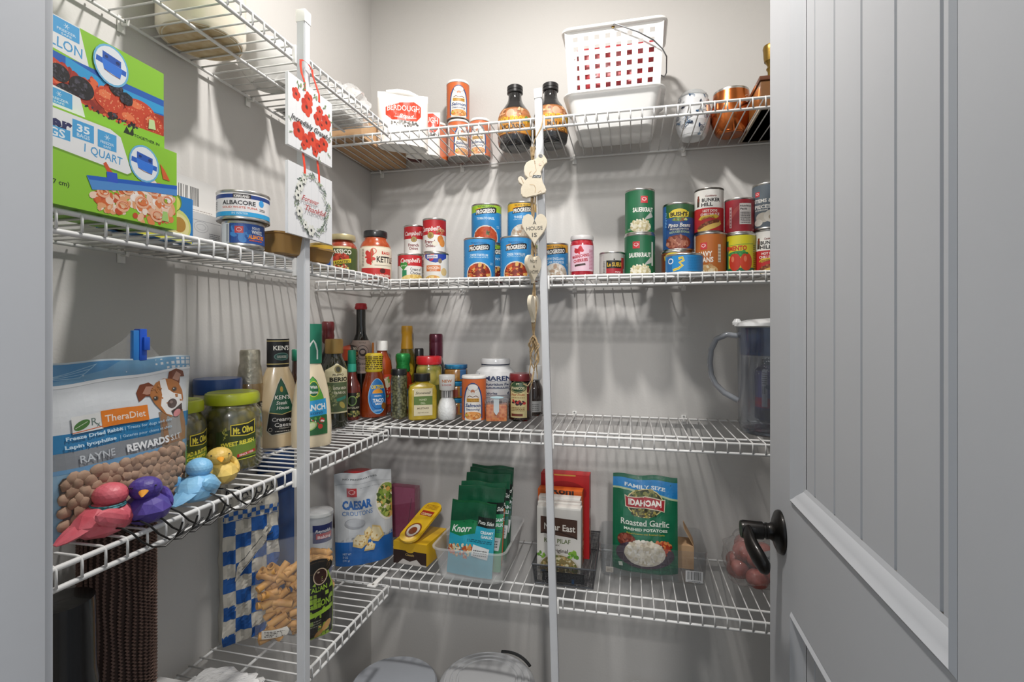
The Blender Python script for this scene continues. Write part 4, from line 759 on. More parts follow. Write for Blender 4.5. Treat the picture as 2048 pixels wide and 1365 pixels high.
bh = [('band', 0, None, 'e9e7e2')]+hotdog(0)+[('t', 'BUNKER', 4, 62, 7, 36, '26262a', {'b': .03}), ('t', 'HILL', -4, 53, 7, 22, '26262a', {'b': .03}), ('t', 'Castleberry', 4, 70, 3.6, 22, '8a3a34', {'i': .3}), ('p', [(-26, 50), (-20, 50), (-19, 66), (-25, 68)], '4a3a30'), ('r', -24, 60, -20, 72, '7c3a2c')]
nv = [('band', 0, None, 'b8682a'), ('t', 'NAVY', -11, 42, 10, 28, 'f1e8dc', {'b': .035}), ('t', 'BEANS', -11, 30, 10, 32, 'f1e8dc', {'b': .035}), ('e', -12, 8, 26, 12, 'd8b480'), ('b', -12, 10, 22, 9, 60, 4, ['ead2a4', 'd2a870', 'f0e0bc', 'c0925a']), ('r', 14, 24, 20, 60, 'd9cdbc'), ('lines', 14.5, 26, 19.5, 58, 5, '9a8c78')]+logo_sq(-14, 58, 7)
can('orange navy bean can under the hot dog sauce can', 1421.5, 470, 59, nv, Z2, Y=-.145, H=.1060, turn=0)
can('white and red hot dog chili sauce can standing on the navy beans', 1418, 395, 56, bh, Z2+.1065, Y=-.140, H=.1085, turn=0, bodym=mat('dark_tin', '77736e', .3, 1))
mx = [('band', 0, None, '9c2230'), ('l', [(-26, 16), (-6, 44), (8, 56)], 7, 'a8413f'), ('r', 0, 14, 24, 56, 'dcd6d4'), ('t', 'Nutrition', 12, 51, 4, 22, '2a2628', {'b': .03}), ('t', 'Facts', 8, 45, 4, 13, '2a2628', {'b': .03}), ('lines', 2, 16, 22, 40, 7, '5a5456'), ('r', -20, 8, -15, 50, 'c9a8aa'), ('lines', -19, 10, -16, 48, 6, '8a4a50')]
pm = [('band', 0, None, 'd8cd2e'), ('r', -60, 0, -26, 68, '2f6a4a'), ('t', 'PIMENTO', -10, 52, 9, 42, 'c8322c', {'b': .045}), ('l', [(-26, 58), (26, 60)], 1, '4a8a4a'), ('r', -28, 0, 30, 12, '2f6a4a'), ('e', -6, 40, 20, 6, '3f8a4c'), ('e', -12, 24, 12, 18, 'c43a26'), ('e', 10, 24, 12, 18, 'cc4429'), ('e', -16, 30, 3, 6, 'e07a5c'), ('e', 8, 30, 3, 6, 'e07a5c'), ('b', -2, 42, 14, 3, 9, 3, ['2f7a3c', '4a9a4c']), ('lines', 26, 10, 34, 60, 12, '6a6a24')]
can('yellow tomato pimento can, bottom of its stack of two', 1481, 471, 57, pm, Z2, Y=-.145, H=.1010, turn=2)
can('dark red can with a nutrition panel turned forward, on the pimento can', 1479, 415, 57, mx, Z2+.1015, Y=-.142, H=.0850, turn=0)
x_, _, _ = place(1536, Y=-.145)
can('white and red hot dog chili sauce can at the door edge, under the mushroom can', 1538, 460, 58, [(o if o[0] != 't' else (o[0], o[1], o[2]-4)+tuple(o[3:])) for o in bh], Z2, Y=-.145, H=.1080, turn=4)
ms = [('band', 0, None, '5c6670'), ('t', 'STEMS &', -12, 54, 7, 36, 'e9e7e2', {'b': .03}), ('t', 'PIECES', -12, 42, 7, 32, 'e9e7e2', {'b': .03}), ('t', 'MUSHROOMS', -14, 35, 3.4, 26, 'e9e7e2'), ('e', -10, 20, 15, 10, 'cfc8bc'), ('e', 8, 22, 17, 13, 'ddd8ce'), ('e', 8, 20, 8, 6, 'a89c8a'), ('e', -20, 10, 9, 7, 'e4dfd6')]+logo_sq(-22, 68, 5)
can('grey blue mushroom can on top of the stack at the door edge', 1536, 383, 60, ms, Z2+.1085, Y=-.145, H=.1090, turn=2)
# ================================================================== THIRD SHELF: bottles and jars
K3 = dict(z=Z3)
def col_mat(name, c, c2=None, rough=.25, coat=1, cs=40, **k): return mat(name, c, rough, coat=coat, col2=c2, cscale=cs, **k)
# --- dog treat bag (front faces +X, art in mm)
bagm = mat('grey_blue_film', 'b9c6ce', .3, coat=.5, bump=.25, bscale=20)
tr = [('r', -100, 0, 100, 201, 'dbdfe3'), ('p', [(-100, 201), (100, 201), (100, 186), (-100, 176)], '6ea0c4'), ('p', [(-100, 201), (0, 201), (-20, 190), (-100, 178)], '4f8fc0')]
for a in (0, 20, 45, 70): tr += [('l', [(-90, 184), (-50+a*.3, 184+a*.2), (-30, 198)], .7, '9cc6e2')]
tr += [('p', [(-100, 176), (100, 186), (100, 183), (-100, 172)], 'eef0f2')]
# band, window and kibble backdrop
tr += [('r', -100, 0, 100, 82, '8fb4cf'), ('r', -100, 100, 100, 121, '2b7db0'), ('r', -100, 80, 100, 100, '8a8f95'), ('r', -100, 76, 100, 81, '6f9fc8')]
tr += [('r', 40, 52, 78, 128, '8f7c6c'), ('r', 46, 84, 72, 122, '6f7a82')]
# dog head and body
tr += [('p', [(44, 100), (42, 122), (50, 134), (70, 130), (82, 124), (88, 104), (86, 82), (46, 82)], 'a07858'), ('p', [(52, 90), (50, 118), (60, 128), (74, 122), (78, 92)], '9d9c9a'),
       ('p', [(14, 146), (12, 158), (18, 168), (30, 170), (40, 162), (38, 150), (24, 152), (18, 148)], '7a3f26'), ('p', [(20, 156), (26, 165), (36, 164), (36, 154), (26, 154)], 'b98a76'),
       ('p', [(58, 168), (62, 180), (74, 184), (86, 180), (88, 172), (80, 172), (78, 162), (66, 160)], '7a3f26'), ('p', [(66, 170), (74, 180), (82, 175), (76, 166)], 'b98a76'),
       ('p', [(32, 160), (40, 168), (52, 172), (64, 170), (76, 164), (82, 152), (84, 140), (78, 126), (68, 118), (56, 118), (46, 126), (36, 140), (30, 152)], 'b5743f'),
       ('p', [(46, 171), (55, 171), (58, 156), (66, 150), (80, 146), (82, 134), (74, 122), (62, 118), (50, 124), (44, 136), (48, 150)], 'eceae8'),
       ('e', 38, 147, 5, 3.6, '8c5a34'), ('e', 38, 147, 3.2, 2.6, '3d3a36'), ('e', 37, 148, .9, .9, 'e8e8e8'), ('e', 68, 155, 5, 3.6, '8c5a34'), ('e', 68, 155, 3.2, 2.6, '3d3a36'), ('e', 67, 156, .9, .9, 'e8e8e8'),
       ('e', 62, 136, 8.5, 6.5, '5b4a46'), ('e', 60, 138, 3, 2, '8a7670'), ('p', [(58, 126), (66, 128), (80, 134), (80, 124), (70, 116), (62, 118)], '3a2624'), ('e', 69, 121.5, 8, 4.6, 'd88f92', 15), ('b', 40, 160, 7, 4, 10, 1.6, ['a86838', 'c48450'])]
tr += [('r', -66, 120, -34, 140, 'e3e4e2'), ('l', [(-66, 121), (-34, 123), (24, 124)], 1, 'd8662c'), ('e', -56, 129, 9, 5, '4d7d3c', 25), ('l', [(-63, 126), (-50, 132)], .6, 'd8e4c8'), ('t', 'R', -43, 131, 9, 6, '6a7f78', {'b': -.005}), ('t', 'x', -39, 127, 6, 4, '6a7f78'), ('r', -35, 121, 24, 141, 'e5812a'), ('t', 'TheraDiet', -5.5, 131, 8.5, 51, 'f5e6d8'),
       ('t', 'Freeze Dried Rabbit', -42, 115.5, 4.2, 62, 'c9e2f2', {'b': .035}), ('t', '| Treats for dogs and cats', 24, 115.5, 3.6, 66, 'b4d4e8'), ('t', 'Lapin lyophilise', -48, 106, 4.2, 54, 'c9e2f2', {'b': .035}), ('t', '| Gateries pour chiens et chats', 20, 106, 3.6, 72, 'b4d4e8'),
       ('t', 'RAYNE', -44, 90, 9, 38, 'c6cdd3'), ('t', 'REWARDS', 20, 90, 9, 60, 'f0f2f4', {'b': .04}), ('t', 'S.I.T', 62, 90, 8, 18, 'd4d9de', {'b': .01})]
tr += [('p', [(-82, 16), (-78, 10), (70, 12), (80, 16), (82, 70), (78, 76), (-80, 72), (-84, 66)], '4b433e')]
tr += [('e', -46, 2.5, 11, 9, '2f7fb4'), ('o', -46, 2.5, 9.5, 7.6, .7, '9cc8e4'), ('lines', -52, 0, -40, 6, 3, '8fc0e0'), ('t', 'Net Wt', 60, 5, 4, 18, '4a5560'), ('r', -100, -4, 100, 0, '8fb4cf'), ('o', 84, 52, 4, 20, 1, '6fae5c'), ('e', 84, 52, 2, 14, '5f9e4c')]
tx, ty = .142, -.948
t = pouch('dog_treat_bag', 'large grey and blue dog treat bag with a tan and white dog picture', 'bag', (tx+.012, ty, Z3+.0005), PI/2+.02, .200, .203, .055, bagm, tr, .001, foot=.95, seed=3, wr=.002, e=4, taper=-.10)
th = pouch_fn(.200, .203, .055, .95, seed=3, wr=.002, e=4)
bm = bmesh.new(); rk = random.Random(8); kc = []
kb = mat('kibble', 'a98d78', .8, bump=.5, bscale=90, col2='8c705c', cscale=60)
for i in range(15):
    for j in range(8):
        x = -.078+i*.0112+rk.uniform(-.002, .002)+(j % 2)*.0055; y = .016+j*.0078+rk.uniform(-.002, .002)
        if x > .076: continue
        v = bmesh.ops.create_icosphere(bm, subdivisions=2, radius=1)['verts']; q = Matrix.Rotation(rk.uniform(0, 3), 3, (rk.random(), rk.random(), rk.random()+.1))
        for p in v:
            c = p.co*(1+.22*noise.noise(p.co*1.6+Vector((i, j, 0)))); c = q @ Vector((c.x*.0108, c.y*.0082, c.z*.0078)); p.co = Vector((x, -th(x, y)-.0012, y))+Vector((c.x, c.y*.5, c.z))
o = finish('freeze_dried_chunks', bm, kb, t, 40); o['kind'] = 'stuff'
bm = bmesh.new()
pv = [(-.045, .199), (-.020, .212), (.004, .225), (.018, .238), (.034, .243), (.040, .225), (.060, .204), (.06, .197), (-.045, .196)]
a = [bm.verts.new((x, .001, y)) for x, y in pv]; b = [bm.verts.new((x, .003, y)) for x, y in pv]; bm.faces.new(a); bm.faces.new(b[::-1])
for i in range(len(pv)): bm.faces.new((a[i], b[i], b[(i+1) % len(pv)], a[(i+1) % len(pv)]))
finish('liner_bag', bm, FILM, t)
bl = mat('blue_clip_plastic', '1b57c8', .35, coat=.4)
c = link('bag_clip', None, t, (.031, .001, .199)); boxo('clip_bar', (-.005, .006, -.004, .006, 0, .043), bl, c, bev=.001); boxo('clip_bar', (-.013, -.004, -.003, .003, 0, .041), mat('blue_clip_light', '2f86d8', .35, coat=.4), c, bev=.001); boxo('clip_latch', (-.001, .008, -.007, .004, .014, .032), bl, c, bev=.001)
# --- pickle jars
PJ = [(0, .008), (.60, .003), (.86, 0), (.97, .03), (1, .08), (1, .66), (.96, .74), (.86, .80), (.80, .83), (.80, .88)]
BR = mat('olive_relish', '6b6220', .25, coat=1, col2='3f3d12', cscale=70, vor=True); YL = mat('yellow_green_lid', 'bcc42e', .35, coat=.3, col2='aab524', cscale=30)
LIDP = [(.78, .845), (.88, .85), (.90, .86), (.90, .95), (.87, .985), (.80, 1.0), (.72, .992), (0, .99)]
def mtol(t1, t2, k=1): return [('p', [(-36, 60), (-10, 64), (14, 62), (40, 68), (40, 6), (-36, 4)], '35441d'), ('p', [(-36, 30), (40, 40), (40, 10), (-36, 6)], '6f8a34'), ('l', [(-36, 4), (0, 3), (40, 6)], 1.6, 'c9d23c'), ('p', [(-10, 74), (22, 76), (38, 82), (38, 54), (20, 50), (-10, 52)], 'd8c53e'), ('p', [(-8, 72), (22, 74), (36.5, 79.5), (36.5, 56), (20, 52), (-8, 54)], '23281c'),
     ('t', 'Mt. Olive', 14, 63, 13, 38, 'e8d84a', {'b': .03, 'up': .08}), ('t', t1, 4, 37, 8, 62, 'e6dc4c', {'b': .045, 'up': .1}), ('t', t2, 6, 27, 6, 46, 'e6dc4c', {'b': .045, 'up': .1}), ('p', [(2, 8), (38, 15), (38, 21), (2, 14)], 'c12a2c'), ('t', 'SINCE 1926', 20, 14.5, 4, 28, 'f2dcd8', {'b': .03, 'up': .18}), ('r', -30, 18, -16, 24, '7fa8a8'), ('l', [(-22, 44), (-18, 54), (-22, 66)], 1, 'b7b54a'), ('b', -20, 58, 4, 9, 8, 2.4, ['a8a84a'])]
for lab, px, Z_, w_, ops, tn in (('pickle relish jar with a yellow green lid, whole front label showing', 465, .900, 110, mtol('SWEET RELISH', ''), 6),
                         ('jar of bread and butter chips half hidden behind the dog treat bag', 354, .822, 104, mtol('BREAD & BUTTER', 'CHIPS'), 34)):
    vessel('pickle_jar', lab, 'jar', px, 778 if w_ == 110 else 764, w_, [('jar_body', [(r_*.97, q_) for r_, q_ in PJ], BR), ('glass', [(r_, q_*.995) for r_, q_ in PJ[2:]], GLASS), ('lid', LIDP, YL)], [(ops, .14, None, 'paper_label', PJ[2:])], Z=Z_, turn=tn, H=.132 if w_ == 110 else .128, **K3)
MAY = mat('mayonnaise', 'e6d9c0', .3, coat=.8)
vessel('mayonnaise_jar', 'wide cream mayonnaise jar with a flat blue lid behind the relish', 'jar', 436, 741, 88, [('jar_body', [(0, .006), (.9, .0), (1, .05), (1, .70), (.95, .80), (.90, .82)], MAY), ('lid', [(.90, .81), (.985, .815), (.99, .83), (.99, .97), (.95, .995), (.7, 1), (0, 1)], mat('blue_lid', '1d4c93', .35, coat=.4))], X=.042, H=.150, **K3)
foil = mat('champagne_foil', 'c2bba9', .32, .6, bump=.6, bscale=120, col2='9a9484', cscale=60)
vessel('vinegar_bottle', 'tan bottle with a crinkled silver foil top behind the mayonnaise', 'bottle', 500, 684, 52, [('bottle_body', [(0, .005), (.9, 0), (1, .03), (1, .60), (.92, .66), (.80, .69)], col_mat('amber_liquid', '9c8052', '8a6f44')), ('foil_cap', [(.93, .64), (.90, .70), (.80, .82), (.72, .86), (.72, .98), (.66, 1), (0, 1)], foil)],
       [([('r', 0, 0, 26, 60, '2a2620'), ('t', 'GIRARDS', 12, 36, 9, 44, 'd9cfb8', {'rot': 90, 'b': .03})], .18)], X=.046, H=.200, turn=28, **K3)
SP2 = [(0, .006), (.75, .002), (.95, 0), (1, .03), (1, .20), (.95, .34), (.84, .50), (.66, .64), (.50, .72), (.44, .75), (.44, .76)]
KP = mat('creamy_dressing', 'd9c4a0', .3, coat=.8, col2='cdb68f', cscale=25)
kens = [('p', [(0, 132), (10, 118), (26, 70), (32, 30), (26, 18), (-22, 14), (-32, 24), (-26, 70), (-10, 118)], 'd9d2bc'), ('p', [(0, 129), (9, 115), (24.5, 69), (30, 30), (24, 20), (-20, 16), (-30, 25), (-24.5, 69), (-9, 115)], '1f1e1c'), ('p', [(0, 127), (8.5, 113), (22, 74), (26, 62), (0, 56), (-26, 60), (-22, 74), (-8.5, 113)], '1f5a42'), ('l', [(-26, 60), (0, 55.5), (26, 61.5)], 1.4, 'd9c27a'),
        ('e', 0, 106, 3.6, 6, 'b8973f'), ('t', "KEN'S", 2, 90, 8, 34, 'f0ede4', {'b': .02}), ('t', 'Steak', 0, 79, 7, 24, 'f0ede4', {'i': .2}), ('t', 'House', 2, 69, 7, 26, 'f0ede4', {'i': .2}), ('t', 'Creamy', 0, 46, 8, 40, 'efece6'), ('t', 'Caesar', 4, 35, 8, 38, 'efece6'), ('t', 'DRESSING', 4, 28, 2.6, 20, 'cfc9bd'), ('lines', -14, 21, 24, 24, 1, 'cfc9bd'), ('o', -23, 26, 4, 4, 1, 'cfc9bd')]
kcap = [('band', 0, None, '1d1d1f'), ('band', 4, 6, 'c9b678'), ('band', 51, 53, 'c9b678'), ('t', "KEN'S", 4, 38, 9, 34, 'f0ede4', {'b': .02}), ('e', 4, 20, 16, 8, '5f7f78'), ('e', 4, 20, 14, 6.4, '1f4a44'), ('lines', -6, 17, 14, 23, 3, 'd8d8cc')]
for nm, lab, px, yt, w_, Z_, ops, cops, cm, tn, H_ in (
    ('dressing_bottle', 'cream coloured caesar dressing bottle with a black cap sleeve', 556, 685, 86, 1.07, kens, kcap, BLACKP, 16, .222),):
    t = vessel(nm, lab, 'bottle', px, yt, w_, [('bottle_body', SP2, KP), ('cap_sleeve', [(.47, .735), (.48, .745), (.48, .975), (.46, .985)], cm), ('cap', [(.46, .975), (.455, .995), (.43, 1), (0, 1)], WHITEP)],
           [(ops, .05), (cops, .742, None, 'sleeve_print', [(.48, .70), (.48, 1)])], Z=Z_, turn=tn, sy=.66, H=H_, **K3)
wb2 = [('p', [(0, 130), (10, 122), (24, 90), (30, 60), (31, 16), (-31, 12), (-30, 60), (-24, 90), (-10, 122)], '2b7a46'), ('p', [(0, 128), (9, 120), (23, 90), (28, 66), (-28, 64), (-23, 90), (-9, 120)], '5fae3c'), ('e', 2, 104, 13, 16, 'e2dc4a'), ('e', 2, 104, 11.5, 14.5, '16693f'), ('t', 'Wish', 2, 108, 6, 17, 'f0efe6', {'b': .03}), ('t', 'Bone', 2, 98, 6, 18, 'f0efe6', {'b': .03}),
       ('p', [(-31, 78), (31, 84), (31, 52), (-31, 46)], '2f9fd8'), ('t', 'RANCH', 2, 67, 12, 50, 'f2f5f6', {'b': .04, 'up': .07}), ('t', 'DRESSING', 2, 55, 4.4, 36, '1c4f80', {'b': .02, 'up': .07}),
       ('p', [(-31, 44), (31, 50), (31, 12), (-31, 10)], '2d6a3c'), ('e', -18, 42, 13, 5, 'd8742e', 20), ('e', -4, 30, 12, 8, 'a8c878', 30), ('e', -4, 30, 9, 5.6, 'd8e4b4', 30), ('e', 18, 40, 6, 5, 'c03024'), ('e', 14, 28, 5, 5, 'd24438'), ('b', 8, 40, 14, 6, 10, 2.4, ['f0ece0', 'c03024', '6fae4c']), ('b', -18, 18, 12, 4, 12, 3, ['3f9a8c', '2d7f74'])]
wcap = [('band', 0, None, '1b7f62'), ('l', [(-9, 8), (-10, 26), (-3, 40), (2, 47), (6, 40), (10, 26), (10, 8)], 3.4, 'e9efe9')]
vessel('dressing_bottle', 'ranch dressing bottle with a green wishbone cap, against the left pole', 'bottle', 623, 674, 77, [('bottle_body', SP2, mat('ranch_dressing', 'e3d3b4', .3, coat=.8)), ('cap', [(.455, .74), (.50, .745), (.50, .985), (.46, 1), (0, 1)], mat('green_cap', '1b7f62', .4, coat=.3))],
       [(wb2, .06), (wcap, .745, None, 'cap_print', [(.50, .70), (.50, 1.1)])], Z=1.065, turn=8, sy=.62, H=.230, **K3)
DARK = mat('dark_bottle_glass', '15130f', .06, coat=1); DARKG = mat('dark_green_glass', '1c1f10', .06, coat=1)
WN = [(0, .01), (.8, 0), (1, .02), (1, .50), (.94, .57), (.70, .64), (.42, .70), (.32, .75), (.30, .93)]
def bottle(name, lab, px, ytop, w_, parts, labels=(), **k): return vessel(name, lab, 'bottle', px, ytop, w_, parts, labels, **{**K3, **k})
bottle('sauce_bottle', 'dark brown bottle with a green cap just behind the left pole', 591, 700, 40, [('bottle_body', WN, mat('brown_sauce', '3a2015', .1, coat=1)), ('cap', [(.30, .86), (.36, .87), (.36, .99), (.3, 1), (0, 1)], MATS['green_cap'])], X=.040, H=.195)
ol = [('p', [(-26, 0), (26, 0), (26, 86), (14, 92), (0, 100), (-14, 92), (-26, 86)], 'd8cfa8'), ('p', [(-24, 3), (24, 3), (24, 62), (-24, 62)], '5a6a48'), ('b', -12, 30, 11, 26, 60, 2.4, ['8f9a68', '6f7c50', 'a8ae84']), ('e', 2, 88, 8, 8, '8f8352'), ('e', 2, 88, 5, 5.6, '3a3a2a'), ('t', 'FILIPPO', 2, 77, 4, 22, '3a3524', {'b': .02}), ('t', 'BERIO', 4, 68, 8, 38, '2a2a1c', {'b': .04}), ('t', 'EXTRA VIRGIN', 6, 50, 5, 28, 'efe9d0', {'b': .02}), ('t', 'OLIVE OIL', 6, 41, 5, 26, 'efe9d0', {'b': .02}), ('r', -2, 26, 20, 32, '3f8f7a', 14), ('e', 10, 16, 5, 8, 'b8a85a', 40)]
bottle('olive_oil_bottle', 'dark green olive oil bottle with a gold cap, right of the ranch bottle', 668, 678, 53, [('bottle_body', [(0, .008), (.85, 0), (1, .015), (1, .58), (.97, .64), (.86, .71), (.66, .77), (.54, .81), (.52, .86)], DARKG), ('cap', [(.52, .83), (.64, .835), (.66, .85), (.66, .97), (.62, .995), (.5, 1), (0, 1)], mat('gold_cap', 'b8965a', .4, .6))], [(ol, .17)], Z=1.27, turn=14, n=36, H=.218)
bottle('wine_vinegar_bottle', 'bottle with a dark red twisted capsule behind the olive oil', 656, 651, 44, [('bottle_body', WN, DARK), ('capsule', [(.40, .78), (.50, .80), (.56, .86), (.50, .90), (.56, .92), (.56, .98), (.48, 1), (0, 1)], mat('dark_red_capsule', '6a1c20', .35, coat=.5))], X=.032, H=.262)
bottle('hot_sauce_bottle', 'small red brown sauce bottle with a green cap and ornate black label', 704, 697, 34, [('bottle_body', [(0, .01), (.9, 0), (1, .03), (1, .38), (.90, .50), (.60, .58), (.46, .66), (.44, .76)], mat('chili_sauce', '7a3028', .15, coat=1, col2='5c2620', cscale=90)), ('neck_band', [(.45, .68), (.52, .69), (.50, .80), (.45, .80)], mat('teal_band', '2f9a82', .35, coat=.4)), ('cap', [(.44, .79), (.50, .80), (.48, .98), (.44, 1), (0, 1)], MATS['green_cap'])],
       [([('r', -17, 0, 17, 48, '1e1a14'), ('e', -2, 32, 9, 10, '7c9a5a'), ('e', -2, 32, 7, 8, '24301c'), ('t', 'PRITZLAFF', 0, 18, 4, 26, 'cfc8ac', {'b': .02}), ('b', 0, 6, 15, 5, 26, 2.4, ['8a8a4a', 'c8b870', '5a6a3a']), ('b', 10, 40, 5, 6, 10, 2, ['c8b870', '8a8a4a'])], .05)], Z=1.375, turn=8, H=.186)
bottle('soy_sauce_bottle', 'dark bottle with an orange and black neck label behind the green-capped one', 700, 697, 30, [('bottle_body', [(0, .01), (.9, 0), (1, .02), (1, .62), (1.0, .94), (.8, .98), (0, 1)], DARK)], [([('band', 0, None, 'c24a24'), ('r', -4, 0, 17, 34, '2a1a16'), ('t', 'MAX', 9, 24, 7, 15, 'e8e0d0', {'b': .03}), ('t', 'BON', 9, 14, 7, 15, 'e8a03a', {'b': .03}), ('t', 'HOT', 9, 4, 6, 13, 'e8e0d0', {'b': .03}), ('band', 34, None, '9c9080')], .78)], Z=1.44, turn=20, H=.198)
pk = [('band', 0, 66, 'd4bfb4'), ('o', -2, 42, 13, 14, 1, '4a4040'), ('e', -2, 42, 7, 8, '4a4040'), ('t', 'ROYALE', -2, 61, 2.6, 16, '6a5c58'), ('e', -2, 43, 5, 4, 'd4bfb4'), ('t', 'Pistole', -2, 20, 5, 24, '3a3434', {'i': .3}), ('lines', -14, 6, 10, 14, 3, '8a7a74')]
bottle('wine_bottle', 'tall black wine bottle with a bright red cap and pale pink label', 722, 603, 43, [('bottle_body', [(0, .01), (.8, 0), (1, .02), (1, .46), (1.0, .56), (.92, .62), (.66, .67), (.46, .72), (.42, .80), (.42, .95)], DARK), ('cap', [(.43, .94), (.54, .945), (.58, .96), (.52, .975), (.52, .99), (.44, 1), (0, 1)], mat('bright_red_wax', 'c41c2a', .3, coat=.5))], [(pk, .36)], Z=1.50, turn=14, H=.318)
tc_ = [('e', 3, 36, 21, 36, '8fc0e4'), ('e', 3, 36, 19.5, 34.5, '2679c0'), ('o', 3, 34, 16, 24, 1.2, '154a86'), ('e', 3, 42, 12, 9, 'e79a2c'), ('r', -10, 33, 16, 42, '2679c0'), ('t', 'ORTEGA', 4, 55, 7, 32, 'e9c93a', {'b': .045}), ('t', 'ORIGINAL', 3, 37, 3, 16, 'e8eef2', {'b': .02}), ('t', 'TACO', 4, 28, 7, 24, 'f2f4f4', {'b': .045}), ('t', 'SAUCE', 5, 21, 4, 16, 'f2f4f4', {'b': .04}), ('e', 16, 16, 6, 7, '8a5a24'), ('lines', -6, 6, 10, 10, 2, 'b8d8ee')]
ty_ = [('band', 0, None, 'd2b92c'), ('lines', -34, 2, 34, 30, 7, '4a3a14')]
bottle('taco_sauce_bottle', 'amber taco sauce bottle with a yellow printed neck wrap and blue label', 748, 714, 53, [('bottle_body', [(0, .01), (.8, 0), (.98, .02), (1, .12), (.96, .34), (.84, .52), (.66, .66), (.58, .72), (.56, .80)], mat('taco_sauce', '8a3a16', .12, coat=1, col2='6f2a10', cscale=30)), ('neck_wrap', [(.60, .71), (.66, .73), (.60, .84), (.64, .90), (.66, .95), (.60, .99), (.5, 1), (0, 1)], mat('yellow_wrap', 'd2b92c', .4))], [(tc_, .06), (ty_, .74, None, 'wrap_print', [(.66, .70), (.61, .84), (.66, .95), (.63, .98)])], Z=1.41, turn=16, sy=.72, H=.1755)
ap = [('band', 0, 60, 'c84a30'), ('e', 8, 40, 10, 12, 'd8d2b0'), ('e', 8, 18, 10, 12, 'b02a24'), ('b', 6, 30, 14, 24, 26, 4, ['c83a2c', 'a82c24', 'e0b090', '7c9a4c']), ('t', 'Chili', 2, 52, 6, 20, 'f0e8d8', {'i': .3})]
bottle('juice_bottle', 'orange liquid bottle with a ribbed white cap behind the taco sauce', 764, 688, 40, [('bottle_body', [(0, .01), (.85, 0), (1, .03), (.96, .30), (1, .46), (1, .60), (.90, .72), (.62, .80), (.50, .84), (.50, .88)], mat('orange_juice', 'a8481e', .12, coat=1, col2='923a18', cscale=20)), ('cap', [(.50, .86), (.60, .865), (.60, .985), (.55, 1), (0, 1)], WHITEP)], [(ap, .12)], Z=1.495, H=.208)
t = thing('drinking_straw', 'short orange straw-like stick standing left of the ribbed white cap', 'straw', (0, 0, 0)); x, y, Zc = place(746, Z=1.47); t.location = (x, y, Z3+.0005)
lathe('straw_tube', [(0, 0), (.0032, 0), (.0032, .203), (.0024, .203), (.0024, .01), (0, .01)], mat('orange_plastic', 'd8802a', .35, coat=.4), t, 14)
jar2 = lambda m, lidm, h1=.86: [('jar_body', [(0, .006), (.85, 0), (1, .03), (1, h1-.10), (.96, h1-.05), (.88, h1-.02), (.88, h1)], m), ('lid', [(.86, h1-.01), (.98, h1), (1.0, h1+.02), (1.0, .96), (.96, .99), (.8, 1), (0, .995)], lidm)]
def jarj(name, lab, px, ytop, w_, parts, labels=(), **k): return vessel(name, lab, 'jar', px, ytop, w_, parts, labels, **{**K3, **k})
jarj('caper_jar', 'slim tall jar of dark green capers with a black lid', 798, 738, 32, [('jar_body', [(0, .006), (.85, 0), (1, .03), (1, .80), (.94, .86), (.90, .88)], mat('capers', '6f7052', .3, coat=1, col2='3a3b2a', cscale=160, vor=True)), ('lid', [(.88, .87), (1.0, .88), (1, .97), (.95, 1), (0, 1)], BLACKP)], Z=1.392, H=.134)
bottle('sauce_bottle', 'red sauce bottle with a crinkled green foil neck behind the capers', 806, 712, 36, [('bottle_body', [(0, .01), (.85, 0), (1, .03), (1, .50), (.90, .62), (.60, .72), (.55, .80)], mat('ketchup', '8f2c18', .12, coat=1)), ('foil_neck', [(.74, .70), (.78, .74), (.70, .82), (.80, .88), (.82, .95), (.76, .985), (.6, 1), (0, 1)], mat('green_foil', '2a8a44', .3, .4, bump=.6, bscale=110))], [([('r', -16, 0, 16, 40, '2f6ab0'), ('r', -14, 4, 14, 24, 'd8d2c0')], .1)], Z=1.468, H=.173)
bottle('oil_bottle', 'oil bottle with a mustard yellow capsule', 814, 655, 37, [('bottle_body', [(0, .01), (.85, 0), (1, .03), (1, .56), (.92, .64), (.70, .70), (.58, .74)], mat('golden_oil', '6f6018', .06, coat=1, col2='5c4f12', cscale=10)), ('capsule', [(.60, .72), (.66, .73), (.56, .86), (.56, .90), (.60, .91), (.60, .985), (.54, 1), (0, 1)], mat('mustard_capsule', 'd09a22', .4, coat=.3))], [([('e', 3, 40, 12, 14, 'c8a82a'), ('o', 3, 40, 12, 14, 1.4, '9c8420'), ('t', 'OLIO', 3, 38, 5, 14, '5c4f12')], .25)], Z=1.535, H=.252)
bottle('vinegar_bottle', 'small dark bottle with a black cap between the yellow and maroon capsules', 838, 700, 22, [('bottle_body', [(0, .01), (.9, 0), (1, .02), (1, .6), (.8, .7), (.7, .8)], DARK), ('cap', [(.72, .79), (.82, .80), (.82, .98), (.7, 1), (0, 1)], BLACKP)], Z=1.50, H=.186)
bottle('wine_bottle', 'dark wine bottle with a shiny maroon capsule behind the artichoke jar', 872, 676, 36, [('bottle_body', [(0, .01), (.85, 0), (1, .02), (1, .52), (.92, .60), (.74, .66), (.70, .70)], DARK), ('capsule', [(.74, .68), (.76, .70), (.76, .88), (.74, .89), (.76, .90), (.76, .98), (.68, 1), (0, 1)], mat('maroon_capsule', '5e1530', .3, .3, coat=.6))], Z=1.53, H=.228)
artk = mat('artichokes', 'b3a552', .2, coat=1, col2='7c7a34', cscale=35, vor=True)
jarj('artichoke_jar', 'jar of pale artichokes with a red lid behind the mustard', 858, 710, 51, jar2(artk, mat('red_lid', 'c32027', .3, coat=.5)), [([('band', 0, 40, '5a6030'), ('e', -6, 34, 15, 9, 'b82a2c'), ('t', 'Mezzetta', -6, 34, 6, 26, 'f0e6dc', {'b': .03, 'i': .2})], .18)], Z=1.458, H=.166)
